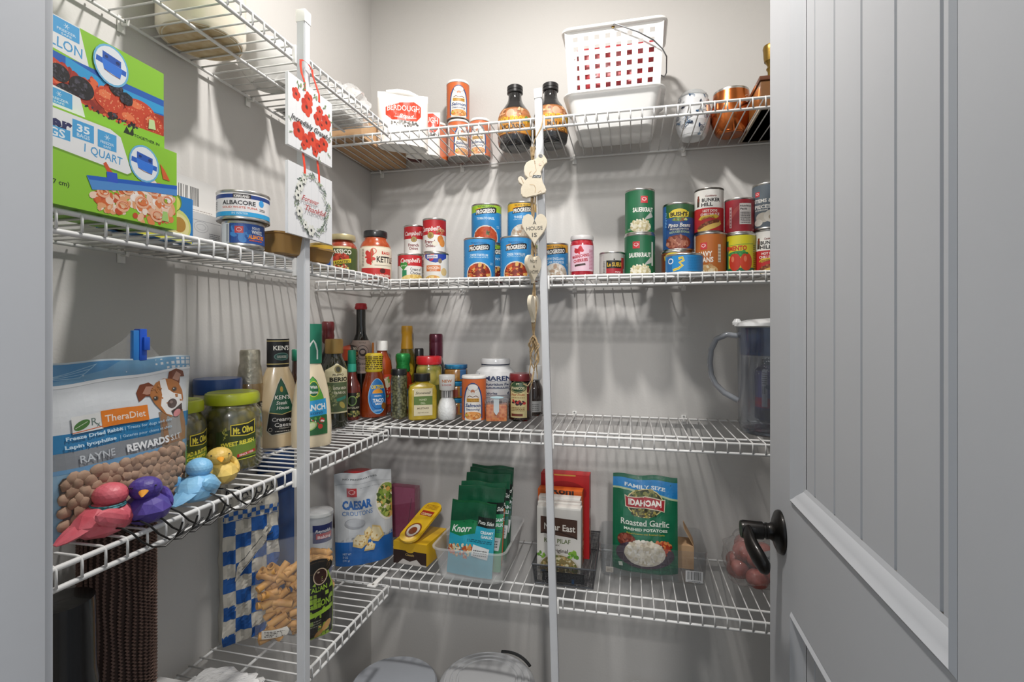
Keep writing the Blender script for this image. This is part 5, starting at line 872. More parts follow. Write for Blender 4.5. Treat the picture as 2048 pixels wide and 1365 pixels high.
mu = [('r', -19, 2, 19, 58, 'd9cfae'), ('r', -19, 24, 19, 42, '5f7a3a'), ('t', 'Stonewall', 0, 49, 5.5, 32, '3a3528', {'i': .35}), ('t', 'HONEY', 0, 35, 4, 16, 'c8cfa8', {'b': .02}), ('t', 'DILL', 0, 28, 4, 10, 'c8cfa8', {'b': .02}), ('t', 'MUSTARD', 0, 17, 4, 24, '6a5c40', {'b': .02}), ('t', 'NET WT 8 OZ', 0, 8, 2.6, 22, '6a5c40')]
x, y, Zc = place(844, Z=1.385); k_ = Zc/F
t = thing('mustard_jar', 'squarish jar of yellow mustard with a black lid and green-banded label', 'jar', (x, y, Z3+.0004), face(x, y, 6))
bm = tray_bm(.074, .056, .086, .001, .97, -.001, .012); bm.free()
def rbox(w, d, h, r, sh, neck, hn, n=5):
    bm = bmesh.new(); rr = []
    for z, ww, dd, q in ((0, w-.006, d-.006, r*.7), (.003, w, d, r), (h-sh, w, d, r), (h-sh*.4, w*.9, d*.9, r), (h, neck*1.15, neck*1.15, neck*.56), (h+hn, neck, neck, neck*.499)):
        P = []
        for cx_, cy_, a0 in ((ww/2-q, dd/2-q, 0), (-ww/2+q, dd/2-q, 90), (-ww/2+q, -dd/2+q, 180), (ww/2-q, -dd/2+q, 270)):
            for i in range(n+1): a = math.radians(a0+90*i/n); P.append(bm.verts.new((cx_+q*math.cos(a), cy_+q*math.sin(a), z)))
        rr.append(P)
    bm.faces.new(rr[0][::-1]); bm.faces.new(rr[-1])
    for a, b in zip(rr, rr[1:]):
        for i in range(len(a)): bm.faces.new((a[i], a[(i+1) % len(a)], b[(i+1) % len(a)], b[i]))
    return bm
finish('jar_body', rbox(.075, .060, .098, .010, .020, .034, .008), mat('mustard', 'b39a1e', .2, coat=1, col2='9c8418', cscale=60), t)
lathe('lid', [(0, .102), (.0215, .102), (.022, .104), (.022, .121), (.0205, .1225), (0, .1225)], BLACKP, t)
art('paper_label', mu, t, flat_surf(-.0302, .010), .00128)
sg = [(0, .01), (.8, 0), (.95, .04), (1, .16), (.98, .28), (.80, .42), (.58, .50), (.56, .54)]
jarj('salt_grinder', 'salt grinder with white crystals and a tapered white cap', 894, 744, 41, [('jar_body', [(r_*.9, q_) for r_, q_ in sg], mat('salt_crystals', 'e4e6e6', .3, bump=.8, bscale=140)), ('glass', sg[2:], GLASS), ('neck_label', [(.54, .49), (.60, .50), (.60, .66), (.54, .66)], mat('grey_band', 'b5b3b2', .5)), ('grinder_cap', [(.52, .65), (.70, .66), (.74, .68), (.80, .97), (.76, 1), (0, 1)], mat('grey_white_cap', 'd2d2d0', .35))],
     [([('bars', -12, 0, 12, 13, 12, '3a3a3c')], .505, None, 'barcode', [(.60, .4), (.60, .8)]), ([('t', 'NEW', 0, 14, 6, 20, 'c87a3a', {'b': .02}), ('t', 'LOOK', 0, 6, 3.4, 20, 'b83a3a', {'b': .02})], .72, None, 'cap_print', [(.71, .66), (.80, .97)])], Z=1.375, H=.119)
for i, (yt, H_) in enumerate(((725, .047), (763, .047), (798, .047))):
    bmat = mat('nut_butter', '9c6f34', .2, coat=1, col2='7c5424', cscale=60)
    jarj('small_jar', ['small blue-lidded jar at the top of the stack of three', 'small blue-lidded jar in the middle of the stack of three', 'small blue-lidded jar at the bottom of the stack of three'][i], 912, yt, 46, jar2(bmat, mat('blue_metal_lid', '1f5f9c', .25, .3, coat=.5, col2='2f8fb8', cscale=40), .74),
         [([('r', 8, 1, 24, 20, '3a6a9c'), ('r', -14, 0, 4, 14, '8a3a24') if i else ('e', -6, 6, 8, 5, 'b88a44')], .1)], Z=1.468, z=Z3+.0475*(2-i), H=H_, group='small blue-lidded jars')
shaker('orange salmon seasoning shaker on the third shelf beside the salt grinder', 948, 748, 48, Z3, pb=659+252.7/1.372*(.242/.2473), H=.1185, turn=-6)
am = [('band', 0, None, 'd9dadb')]+[('t', 'AMARENA', 4, 74, 9, 66, '23355f', {'b': .035}), ('b', -34, 75, 5, 5, 10, 2.6, ['23355f']), ('lines', -36, 68, 40, 69.5, 1, '23355f'), ('t', 'Nutrition Facts', 6, 62, 5, 50, '23335c', {'b': .03}), ('lines', -20, 55, 32, 58, 1, '4a5474'), ('r', -20, 53, 32, 54.2, '23335c'), ('t', 'Calories', -8, 44, 5, 22, '23335c', {'b': .03}), ('t', '60', 26, 44, 6, 10, '23335c', {'b': .04}), ('r', -20, 39, 32, 40, '23335c'), ('lines', -20, 14, 32, 37, 7, '4a5474')]
jarj('ceramic_jar', 'large round white ceramic jar with blue lettering and white lid', 991, 707, 84, [('jar_body', [(0, .01), (.68, 0), (.76, .03), (.80, .10), (.92, .40), (1.0, .62), (.98, .70), (.88, .78), (.72, .83), (.66, .86), (.66, .885)], mat('white_ceramic', 'd9dadb', .12, coat=1)), ('blue_line', [(.665, .885), (.69, .89), (.69, .90), (.66, .90)], mat('navy_line', '2a3550', .4)), ('lid', [(.68, .90), (.71, .905), (.71, .97), (.66, 1), (0, 1)], mat('grey_white_glaze', 'c9cacc', .15, coat=1))], [(am, .04)], Z=1.45, H=.160)
x, y, Zc = place(994, Z=1.358)
t = thing('seafood_tub', 'small clear square tub of orange roe with a blue seal strip', 'tub', (x, y, Z3+.0004), face(x, y, -3))
boxo('tub_contents', (-.0275, .0275, -.0275, .0275, .001, .044), mat('orange_roe', 'c8622a', .2, coat=1, col2='e09050', cscale=120, vor=True), t, bev=.004)
finish('tub_body', tray_bm(.062, .062, .056, .0012, .92, .001, .006), GLASS, t)
boxo('tub_lid', (-.0325, .0325, -.0325, .0325, .0565, .0595), GLASS, t, bev=.001); lathe('seal_disc', [(0, .0597), (.018, .0597), (.018, .0607), (0, .0607)], mat('pale_blue_seal', 'b4d8e4', .4), t, 24)
art('seal_strip', [('p', [(-7, 60), (7, 60), (7, 28), (0, 18), (-7, 28)], 'ccd6da')], t, flat_surf(-.0325), .001)
ja = [('r', -21, 4, 15, 72, 'd9ca94'), ('e', -4, 66, 19, 13, '2a4a2c'), ('o', -4, 66, 17.5, 11.5, .8, 'd9ca94'), ('t', 'FRANCOIS', -4, 63, 5, 28, 'e8e0b8', {'b': .03}), ('t', 'ST.', -4, 71, 3, 8, 'e8e0b8'), ('t', 'Four Fruits', -4, 50, 5, 28, 'b0552c', {'i': .2, 'b': .02}), ('lines', -18, 43, 10, 46, 1, '8a6a3a'), ('b', -2, 34, 13, 5, 12, 4, ['a81e24', '3a1a2c', 'c83a34']), ('lines', -18, 17, 10, 26, 3, '8a6a3a'), ('r', -18, 7, 6, 12, '7a3a2c'), ('r', 15, 18, 20, 66, '6a1f1f')]
jarj('jam_jar', 'dark fruit jam jar with a dark red lid and cream label', 1041, 744, 47, [('jar_body', [(0, .006), (.88, 0), (1, .03), (1, .72), (.94, .78), (.84, .82)], mat('dark_jam', '21100e', .1, coat=1)), ('lid', [(.86, .83), (.96, .835), (.98, .85), (.98, .95), (.92, .985), (0, .99)], mat('dark_red_lid', '7a1f26', .3, coat=.5))], [(ja, .04)], Z=1.365, turn=-4, H=.126)
bottle('extract_bottle', 'small brown bottle with a white cap and grey label behind the raffia tail', 1068, 733, 37, [('bottle_body', [(0, .01), (.88, 0), (1, .03), (1, .48), (.90, .58), (.66, .66), (.60, .72)], mat('brown_glass', '2c201b', .08, coat=1)), ('cap', [(.60, .70), (.80, .72), (.84, .74), (.84, .98), (.78, 1), (0, 1)], mat('grey_white_cap', 'd2d2d0', .35))], [([('r', -17, 0, 17, 22, 'b9bab9'), ('lines', -14, 3, 10, 18, 4, '6f706f')], .08)], Z=1.445, H=.140)
# --- pitcher with blue filter cup, and the bottle behind it
PG = thin('smoky_pitcher', 'eef0f3', .07, .05, 'b0b4ba', blend=.3); x, y, Zc = place(1541, Z=1.19); R = .0715
t = thing('water_pitcher', 'clear smoky water pitcher with a blue inner cup and white lid', 'pitcher', (x, y, Z3+.0004), face(x, y, 0))
lathe('pitcher_body', [(0, .003), (R*.80, .003), (R*.84, 0), (R*.90, .004), (R*.95, .02), (R, .215), (R*1.03, .247), (R*1.00, .247), (R*.96, .215), (R*.90, .02), (R*.80, .010), (0, .010)], PG, t, 48)
lathe('base_ring', [(R*.5, .0005), (R*.82, .0005), (R*.86, .003), (R*.84, .009), (R*.5, .006)], mat('dark_smoky', '3c3f46', .2, coat=.6), t, 40)
lathe('filter_cup', [(0, .182), (R*.90, .182), (R*.94, .188), (R*.965, .245), (R*.94, .245), (R*.90, .19), (0, .188)], thin('blue_cup', '7fa8d8', .45, .06, '1f4f8c', blend=.35), t, 44)
lathe('lid', [(R*1.05, .247), (R*1.09, .249), (R*1.06, .256), (R*.7, .264), (0, .268)], mat('lid_white', 'dedfe0', .35, coat=.3), t, 44)
lathe('lid_thumb_tab', [(0, .252), (.010, .252), (.011, .258), (.006, .266), (0, .267)], MATS['lid_white'], t, 16, loc=(-R*1.0, 0, 0))
hp = [(-R*.98, .001, .226), (-R-.022, 0, .229), (-R-.046, 0, .218), (-R-.058, 0, .192), (-R-.061, 0, .160), (-R-.058, 0, .130), (-R-.048, 0, .108), (-R-.028, 0, .088), (-R*.97, 0, .072)]
q = []
for i in range(len(hp)-1):
    for s_ in (0, .5): q.append(tuple(Vector(hp[i]).lerp(Vector(hp[i+1]), s_)))
q.append(hp[-1])
tubeo('handle', q, .0098, thin('smoky_handle', 'e4e6ea', .60, .08, 'a9adb4', blend=.4), t, 14, flat=.7)
rd = random.Random(4); bm = bmesh.new()
for i in range(220):
    a = rd.uniform(-1.0, 1.0); z_ = .180-abs(rd.gauss(0, .016)); r_ = rd.uniform(.0005, .0013); rr = R*.985-.002
    bmesh.ops.create_icosphere(bm, subdivisions=1, radius=r_, matrix=Matrix.Translation((rr*math.sin(a), -rr*math.cos(a), z_)))
o = finish('condensation_drops', bm, thin('droplet', 'ffffff', .3, .05, blend=.6), t); o['kind'] = 'stuff'
sb = [('band', 0, None, '4a3a6a'), ('band', 0, 18, '2a2440'), ('band', 22, 42, 'a8345c'), ('band', 28, 34, 'c23a4a'), ('band', 42, 96, '6f6aa0'), ('r', -24, 24, -12, 100, 'c9cbd4'), ('bars', -23, 50, -14, 66, 5, '3a3a44'), ('lines', -23, 70, -13, 96, 6, '5a5a6a'), ('b', 4, 70, 16, 26, 16, 7, ['4a4a8a', '8a7ab0', '35507c'])]
vessel('drink_bottle', 'purple and pink labelled drink bottle seen through the pitcher', 'bottle', 1548, 738, 70, [('bottle_body', [(0, .01), (.85, 0), (1, .04), (.97, .4), (1, .7), (.96, .82), (.6, .90)], mat('navy_drink', '20284c', .15, coat=1)), ('cap', [(.5, .89), (.62, .90), (.62, .99), (.5, 1), (0, 1)], BLACKP)], [(sb, .06)], z=Z3, Z=1.345, turn=0, H=.165)

# ================================================================== the four carved wooden birds on the front rail
WIRE = mat('black_leg_wire', '1c1b1a', .45, .3)
def bird(label, px, X, rz, col, wingc, headt=0, legs=True, s=1.0, beakc='d8962e', zoff=0, legd=1, scarf=None, roll=0):
    x, y, Zc = place(px, X=X); t = thing('wooden_bird', label, 'bird ornament', (x, y, Z3+zoff+.0003), rz, 'carved wooden birds on the shelf edge')
    t.scale = (1.04, 1.12, .91)
    m = mat('paint_'+col, col, .45, coat=.15, col2=wingc, cscale=45, bump=.2)
    bm = bmesh.new(); bmesh.ops.create_icosphere(bm, subdivisions=2, radius=1)
    for v in bm.verts:
        c = v.co; c += Vector((.05*noise.noise(c*2), .05*noise.noise(c*2+Vector((3, 0, 0))), .04*noise.noise(c*3)))
        k = 1-.25*max(0, c.z); v.co = Vector((c.x*.031*k+.003*c.z, c.y*.024*k, max(c.z*.023+.019, .0002)))*s
    finish('body', bm, m, t, 8)
    bm = bmesh.new(); bmesh.ops.create_icosphere(bm, subdivisions=3, radius=1)
    for v in bm.verts: c = v.co; v.co = Vector((c.x*.0165+.006, c.y*.0158, c.z*.0152+.0475))*s
    h = finish('head', bm, m, t, 6)
    bm = bmesh.new(); P = [(.018, 0, .048), (.028, 0, .047), (.036, 0, .045)]; tube(bm, [Vector(p)*s for p in P], [.0052*s, .0036*s, .0008*s], 10, flat=.6); b = finish('beak', bm, mat('beak_orange', beakc, .45), t)
    for sg in (-1, 1):
        bm = bmesh.new(); ball(bm, Vector((.010*sg*0+.019, .0105*sg, .053))*s, (.0012*s,)*3, 6); finish('eye', bm, BLACKP, t)
        bm = bmesh.new(); bmesh.ops.create_icosphere(bm, subdivisions=2, radius=1)
        for v in bm.verts:
            c = v.co; p = Vector((c.x*.019, c.y*.0052, c.z*.011)); p = Matrix.Rotation(math.radians(28), 3, 'Y') @ p; v.co = (p+Vector((-.006, sg*.0215, .026)))*s
        finish('wing', bm, m, t, 8)
    bm = bmesh.new(); tube(bm, [Vector(p)*s for p in ((-.020, 0, .018), (-.032, 0, .012), (-.040, 0, .008), (-.046, 0, .0055))], [.015*s, .012*s, .008*s, .003*s], 8, flat=.45); finish('tail', bm, m, t, 10)
    for p_ in (h, b):                       # heads turned on the neck
        p_.rotation_euler = (0, 0, math.radians(headt)); 
    if headt:
        for c in t.children:
            if c.name.startswith('eye'): c.rotation_euler = (0, 0, math.radians(headt))
    if scarf:
        bm = bmesh.new(); n = 24; ring = [Vector((.004+.0155*math.cos(2*PI*i/n), .0150*math.sin(2*PI*i/n), .0355)) for i in range(n+1)]
        tube(bm, ring, .0020, 6, caps=False); tube(bm, [p+Vector((0, 0, .0024)) for p in ring], .0014, 6, caps=False); finish('scarf', bm, mat('scarf', '4aa0a8', .6, col2='16262e', cscale=260), t)
    # wire legs hanging over the rail, each with three toes
    A = Matrix.Rotation(-rz, 3, 'Z')
    if legs:
        for k in (0, 1):
            o = Vector((x, y, 0)); e0 = Vector((LW-.001-x, -.004+k*.022*legd, .011)); 
            P = [e0+Vector((-.012, 0, .0)), e0+Vector((.0, 0, .001)), e0+Vector((.0085, .004*legd, -.006)), e0+Vector((.012, .012*legd, -.020)), e0+Vector((.016, .022*legd, -.031)), e0+Vector((.020, .034*legd, -.035)), e0+Vector((.022, .046*legd, -.028))]
            bm = bmesh.new(); tube(bm, [A @ p for p in P], .00125, 6)
            f = P[-1]
            for dz, dy in ((.013, .013), (.019, .005), (.005, .018)): tube(bm, [A @ p for p in (f, f+Vector((.004, dy*.5*legd, dz*.5)), f+Vector((.005, dy*legd, dz)))], .0012, 6)
            finish('leg', bm, WIRE, t)
    return t
bird('pink carved bird with a blue scarf, leftmost of the four', 208, LW-.030, PI/2-.12, 'd8707c', 'c9525f', headt=-8, scarf=True, s=1.03)
bird('purple carved bird with its wing tucked behind the pink one', 292, LW-.017, -.45, '55449c', '453487', headt=-20, s=1.02, beakc='d09a3e')
bird('light blue carved bird hugging the yellow one', 396, LW-.024, PI/2+.15, '6fabd6', '8cc0e0', headt=20, s=1.0)
bird('yellow carved bird peering over the shoulder of the blue one', 438, LW-.052, -.55, 'd9bc66', 'c8a650', headt=-10, s=1.02, legs=False, beakc='c8843a')
# ================================================================== LOWEST SHELF
# --- left: thermos, roll of knitted liner on a white carton, film bag, flour, pasta, tub
x, y, Zc = place(120, X=.145)
t = thing('thermos', 'black thermos with a matte sleeve standing by the door jamb', 'thermos', (x, y, Z4+.0004)); R = .0365
lathe('flask_body', [(0, .003), (R*.9, .003), (R, 0), (R, .20), (R*.94, .215), (R*.92, .285), (R*.9, .30), (0, .302)], mat('gloss_black', '0c0d10', .25, 0, coat=.4), t, 44)
lathe('sleeve', [(R*1.01, .02), (R*1.05, .022), (R*1.05, .185), (R*1.01, .19)], mat('matte_black', '26272b', .6), t, 44)
x, y, Zc = place(236, X=.078); zr = Z4+.092
t = thing('carton', 'white carton lying under the brown liner roll on the lowest shelf', 'box', (.095, y-.01, Z4+.0004), 0)
boxo('carton', (-.088, .055, -.060, .058, 0, .091), mat('white_carton', 'c9c8c7', .6, bump=.15, bscale=15), t, bev=.004)
t = thing('liner_roll', 'upright roll of dark brown chunky knitted shelf liner', 'roll', (x, y, zr+.0004)); R = .0455; Hr = .262
KN = mat('brown_knit', '80665a', .85, col2='6a534a', cscale=80)
lathe('roll_core', [(0, .001), (R*.93, .001), (R*.93, Hr-.001), (0, Hr-.001)], mat('dark_brown_liner', '4a3932', .9), t, 40)
bm = bmesh.new(); n = 34; rows = 52
for i in range(n):
    a0 = 2*PI*i/n; P = []
    for j in range(rows*2+1):
        a = a0+(.030 if j % 2 else -.030)+.02*math.sin(j*.13+i); rr = R*(.955+(.05 if j % 2 else 0)); P.append((rr*math.sin(a), -rr*math.cos(a), .003+j*(Hr-.006)/(rows*2)))
    tube(bm, P, .0019, 5)
for f in bm.faces: f.smooth = True
o = finish('knit_strands', bm, KN, t, 80); o['kind'] = 'stuff'
t = crumple('plastic_bag', 'white film bag crumpled at the near end of the lowest shelf', 'bag', (.125, -.790, Z4+.001), (.070, .085, .010), thin('white_film', 'ffffff', .55, .15, bump=.9, bscale=40, blend=.35), 11, .3, 3.0)
# flour bag: folded paper block with blue and white checks
def bag_block(name, lab, cat, loc, rz, w, d, h, front, side, m, s=.001, seed=0, wr=.004, rot=None, lm=None):
    t = thing(name, lab, cat, loc, rz, rot=rot); nx, nz, ny = 16, 40, 6
    def P(u, v, z):
        k = min(1, max(0, (h-z)/(h*.16)))**.6; dd = d*(.12+.88*k) if z > h*.6 else d
        q = Vector((u*40+seed, v*40, z*28)); nn = wr*(noise.noise(q)*.8)*(1 if 0 < z < h else .3)
        bulge = 1+.10*math.sin(PI*min(1, z/h/.9))
        return Vector((u*w*(1+.03*noise.noise(Vector((0, seed, z*20)))), v*dd*bulge, z))+Vector((u*2*nn, v*2*nn*2, 0))
    bm = bmesh.new(); us = [i/nx-.5 for i in range(nx+1)]; vs = [i/ny-.5 for i in range(ny+1)]; zs = [h*i/nz for i in range(nz+1)]
    loop = [(u, -.5) for u in us]+[(.5, v) for v in vs[1:]]+[(u, .5) for u in us[::-1][1:]]+[(-.5, v) for v in vs[::-1][1:-1]]
    R_ = [[bm.verts.new(P(u, v, z)) for u, v in loop] for z in zs]
    for a, b in zip(R_, R_[1:]):
        for i in range(len(loop)): bm.faces.new((a[i], a[(i+1) % len(loop)], b[(i+1) % len(loop)], b[i]))
    bm.faces.new(R_[0][::-1]); bm.faces.new(R_[-1]); finish('bag_body', bm, m, t, 50)
    sf = lambda x, y: (tuple(P(x/w, -.5, y)), (0, -1, 0)); ss = lambda x, y: (tuple(P(.5, x/d, y)), (1, 0, 0))
    art('front_print', lab_ops(front, w/2/s, h/s), t, sf, s, [u*w/s for u in us], [z/s for z in zs], clip=(-w/2/s, 0, w/2/s, h/s), m=lm or MATTE, base=.0006, step=.00006)
    if side: art('side_print', lab_ops(side, d/2/s, h/s), t, ss, s, [v*d/s for v in vs], [z/s for z in zs], clip=(-d/2/s, 0, d/2/s, h/s), m=lm or MATTE, base=.0006, step=.00006)
    return t
B_ = '1f5fae'; WF = 'd9d4c8'
def checks(w, nx, y1, c0, x0=None, off=0):
    o = []; cw = w/nx
    for i in range(nx):
        for j in range(10):
            if (i+j+off) % 2 == 0: o.append(('r', -w/2+i*cw, j*27-6, -w/2+(i+1)*cw, min(y1, (j+1)*27-6), B_))
    return o
fl_front = [('r', -60, 0, 60, 340, WF)]+checks(112, 4, 238, 0)+[('r', -56+i*8, 240+(i % 2)*8, -48+i*8, 248+(i % 2)*8, B_) for i in range(14)]+[('r', -56+i*8, 240+((i+1) % 2)*8, -56+i*8, 240, B_) for i in range(1)]
fl_front += [('p', [(-30, 120), (-6, 150), (30, 190), (44, 230), (10, 200), (-26, 150)], WF), ('l', [(-26, 150), (0, 176), (34, 214)], 1.2, '3a4048'), ('l', [(-18, 140), (8, 168), (38, 200)], 1.2, '3a4048'), ('e', 10, 176, 12, 5, 'c9c4b8', 45), ('t', 'A TAVOLA', 0, 290, 20, 96, '3a3c42', {'b': .01}), ('t', 'SEMOLINA', 0, 276, 6, 50, '6a6a6a'), ('t', 'TAVOLA', 10, 262, 4, 24, '6a6a6a')]
fl_side = [('r', -30, 0, 30, 340, WF)]+checks(60, 2, 238, 0, off=1)
x, y, Zc = place(496, X=.038)
bag_block('flour_bag', 'blue and white checked paper flour bag under the third shelf', 'bag', (x, y, Z4+.0006), PI/2-.62, .102, .046, .318, fl_front, [('r', -30, 0, 30, 340, WF)], mat('flour_paper', 'd9d4c8', .7, bump=.2, bscale=25), seed=5, wr=.005, s=.00102)
# second blue packet top behind the flour, seen through the shelf wires
x, y, _ = place(520, X=.030)
carton('carton', 'dark blue packet standing behind the checked flour bag', 'box', .018, -.470, Z4, .09, .026, .345, PI/2, '24508e', [('r', -45, 0, 45, 345, '24508e'), ('r', -40, 250, 40, 320, '1c3f7a')])
# pasta bag with rigatoni
x, y, Zc = place(593, X=.148)
t = thing('pasta_bag', 'clear bag of rigatoni pasta with a black and green label, behind the left pole', 'bag', (x, y, Z4+.0006), face(x, y, 12)); Wp, Hp_, Tp = .150, .205, .062
th = pouch_fn(Wp, Hp_, Tp, .85, seed=6, wr=.003, e=3)
bm = bmesh.new(); rp = random.Random(3)
for i in range(95):
    xx = rp.uniform(-.058, .058); zz = rp.uniform(.014, .165); tt = max(.004, th(xx, zz)-.010); yy = rp.uniform(-1, .9)*tt
    a = rp.gauss(.5, .5); b = rp.gauss(0, .35); d = Vector((math.cos(b)*math.sin(a+1.0), math.sin(b)*.7, math.cos(a+1.0))).normalized(); L_ = .018; r_ = .0070
    c = Vector((xx, yy, zz)); up = Vector((0, 0, 1)) if abs(d.z) < .9 else Vector((1, 0, 0)); u = d.cross(up).normalized(); v = d.cross(u); n_ = 10
    rg = []
    for (q, rr) in ((-L_, r_*.72), (-L_, r_), (L_, r_), (L_, r_*.72), (-L_, r_*.72)): rg.append([bm.verts.new(c+d*q+(u*math.cos(2*PI*k/n_)+v*math.sin(2*PI*k/n_))*rr) for k in range(n_)])
    for e, f in zip(rg, rg[1:]):
        for k in range(n_): bm.faces.new((e[k], e[(k+1) % n_], f[(k+1) % n_], f[k]))
bmesh.ops.recalc_face_normals(bm, faces=bm.faces[:])
o = finish('rigatoni', bm, mat('dry_pasta', 'd0a05c', .55, col2='b98545', cscale=60), t); o['kind'] = 'stuff'
w_, h_ = Wp, Hp_; nx, ny = 18, 20; bm = bmesh.new()
A = [[bm.verts.new((w_*(i/nx-.5), -th(w_*(i/nx-.5), h_*j/ny)-.002, h_*j/ny)) for j in range(ny+1)] for i in range(nx+1)]; B2 = [[bm.verts.new((w_*(i/nx-.5), th(w_*(i/nx-.5), h_*j/ny)+.002, h_*j/ny)) for j in range(ny+1)] for i in range(nx+1)]
for i in range(nx):
    for j in range(ny): bm.faces.new((A[i][j], A[i+1][j], A[i+1][j+1], A[i][j+1])); bm.faces.new((B2[i][j], B2[i][j+1], B2[i+1][j+1], B2[i+1][j]))
finish('film', bm, FILM, t, 60)
pl_ = [('p', [(0, 6), (66, 2), (70, 90), (58, 130), (14, 132), (2, 90)], '8fae3a'), ('p', [(2, 8), (65, 4), (68, 90), (56, 127), (16, 129), (4, 90)], '1d1b18'), ('e', 34, 138, 34, 16, '1d1b18'), ('e', 34, 138, 29, 12, '4a3a2a'), ('e', 34, 138, 27, 10.5, '1d1b18'), ('e', 42, 120, 15, 16, 'c8b49a'), ('e', 42, 120, 13, 14, '3a1f18'), ('t', 'ITALIAN', 34, 98, 9, 42, '9cc23c', {'b': .02}), ('t', 'RIGATONI', 34, 70, 13, 56, '9cc23c', {'b': .02}), ('r', 6, 48, 62, 56, '9cc23c', 6), ('e', 52, 22, 12, 7, 'd0a05c', 40), ('e', 36, 12, 10, 5, 'c8944c', 30), ('lines', 10, 28, 40, 42, 3, '8a8a7a')]
pl_ += [('p', [(-66, 44), (-24, 48), (-20, 40), (-24, 32), (-66, 28)], 'dcd8cf'), ('lines', -62, 32, -28, 44, 4, '4a4440')]
art('film_print', pl_, t, lambda x, y: ((x, -th(x, y)-.0026, y), (0, -1, 0)), .001, [w_*(i/nx-.5)/.001 for i in range(nx+1)], [h_*j/ny/.001 for j in range(ny+1)], clip=(-74, 0, 74, 200), m=GLOSS)
# clear tub and red-lidded canister
cu = [('band', 0, None, 'c8ccd0'), ('r', -20, 74, 22, 110, '26336c'), ('t', 'Reynolds', 0, 98, 6, 30, 'e9ebf0', {'i': .25, 'b': .02}), ('r', -14, 82, 18, 93, 'b83a44'), ('t', 'Baking', 2, 86, 6, 26, 'f0e6e8', {'b': .02}), ('b', 4, 44, 20, 22, 24, 6, ['6f8f8a', 'b8c4c2', '3f7f74', 'd8dcdc']), ('r', -26, 8, 26, 22, '5a6a9c')]
vessel('baking_cup_tub', 'tall clear tub of baking cups behind the pasta bag', 'tub', 638, 1010, 54, [('tub_contents', [(0, .01), (.80, .01), (.90, .90), (0, .92)], mat('paper_cups', 'b9bdbf', .6, col2='8f9a98', cscale=40)), ('tub_body', [(0, .003), (.84, 0), (.94, .94), (.96, .94)], GLASS), ('lid', [(.95, .94), (1.02, .945), (1.02, .965), (1.0, .985), (.9, 1), (0, 1)], thin('frost_lid', 'ffffff', .35, .2))], [(cu, .06, None, 'paper_label', [(.88, 0), (.96, .94)])], z=Z4, Z=1.27, turn=20, H=.172)
vessel('canister', 'canister with a red lid behind the caesar crouton bag', 'canister', 717, 938, 62, [('canister_body', [(0, .004), (.9, 0), (.94, .02), (.94, .88)], mat('red_brown_plastic', '8a1f22', .35, coat=.3)), ('lid', [(.95, .87), (1.0, .88), (1.0, .96), (.94, .99), (.7, 1), (0, 1)], MATS['red_lid'])], z=Z4, Z=1.45, H=.218)
# --- croutons
SILV = mat('silver_pouch', 'b9bcc0', .3, .4, coat=.4, bump=.3, bscale=25)
cr = [('r', -80, 0, 80, 230, 'c5c8cb'), ('r', -80, 0, 80, 72, '2468b4'), ('p', [(-80, 60), (-40, 72), (40, 72), (80, 62), (80, 100), (-80, 100)], 'c5c8cb'), ('t', 'NO PRESERVATIVES', -10, 216, 4, 90, '3f4246', {'b': .02}), ('l', [(-74, 204), (74, 204)], .8, '8f9296'), ('lines', -10, 192, 60, 193.5, 1, '8f9296'), ('r', -46, 172, -20, 194, 'b62f34'), ('o', -33, 184, 9, 6, 1.4, 'e6b8b8'), ('l', [(-42, 184), (-34, 178), (-24, 187)], 1.4, 'e6b8b8'),
      ('t', 'CAESAR', -20, 152, 20, 76, '1f5fa8', {'b': .055}), ('t', 'CROUTONS', -20, 131, 11, 78, '2a6cb0', {'b': .0})]
cr += [('e', 62, 150, 34, 50, 'dcd9d0'), ('e', 63, 152, 31, 46, '8a9a4a'), ('b', 63, 152, 28, 43, 130, 6, ['7f9a3c', 'a8b45c', 'd8c890', '5a7430', 'c89a50', 'e4dcc0', '4a5f2a', 'd6a860'])]
cr += [('e', -28, 106, 26, 13, '9a9da2'), ('e', -26, 108, 24, 10, 'b0b3b8')]
for p_ in ([(-6, 84), (8, 94), (16, 82), (6, 66), (-4, 68)], [(-34, 66), (-24, 78), (6, 74), (2, 54), (-14, 44), (-36, 50)], [(10, 70), (16, 96), (38, 88), (48, 64), (30, 52), (12, 58)], [(-6, 44), (6, 56), (22, 48), (18, 34), (-8, 36)]): cr += [('p', p_, 'd9bc7c'), ('p', [(p_[0][0]+(q[0]-p_[0][0])*.8+2, p_[0][1]+(q[1]-p_[0][1])*.75+2) for q in p_], 'e8d8ae')]
cr += [('b', 6, 66, 34, 20, 30, 2.4, ['c8a058', 'e8dcb8', 'b98f48']), ('t', 'NET WT', -50, 32, 5, 20, 'c8d8e8', {'b': .02}), ('t', '5 OZ', -54, 24, 5, 12, 'c8d8e8', {'b': .02}), ('t', '(141 g)', -52, 16, 4.6, 16, 'c8d8e8')]
x, y, Zc = place(730, Z=1.375)
pouch('crouton_bag', 'silver and blue caesar crouton pouch', 'bag', (x, y, Z4+.0006), face(x, y, 12), .152, .232, .058, SILV, cr, .001, lean=.10, foot=.8, seed=12, wr=.003, wav=.003)
x, y, _ = place(808, Y=-.055)
carton('snack_box', 'magenta packet in a clear sleeve leaning behind the croutons', 'box', x, -.055, Z4, .088, .034, .150, -.06, '9c2f5a', [('r', -44, 0, 44, 150, 'a33462'), ('p', [(-44, 90), (44, 110), (44, 150), (-44, 150)], 'b85a80'), ('r', 28, 0, 44, 60, 'b02a34'), ('l', [(20, 20), (34, 120)], 1.4, '3f2a3a')], .001)
sl = boxo('clear_sleeve', (-.047, .047, -.020, .020, 0, .165), FILM, [o for o in COL.objects if o.name.startswith('snack_box')][0])
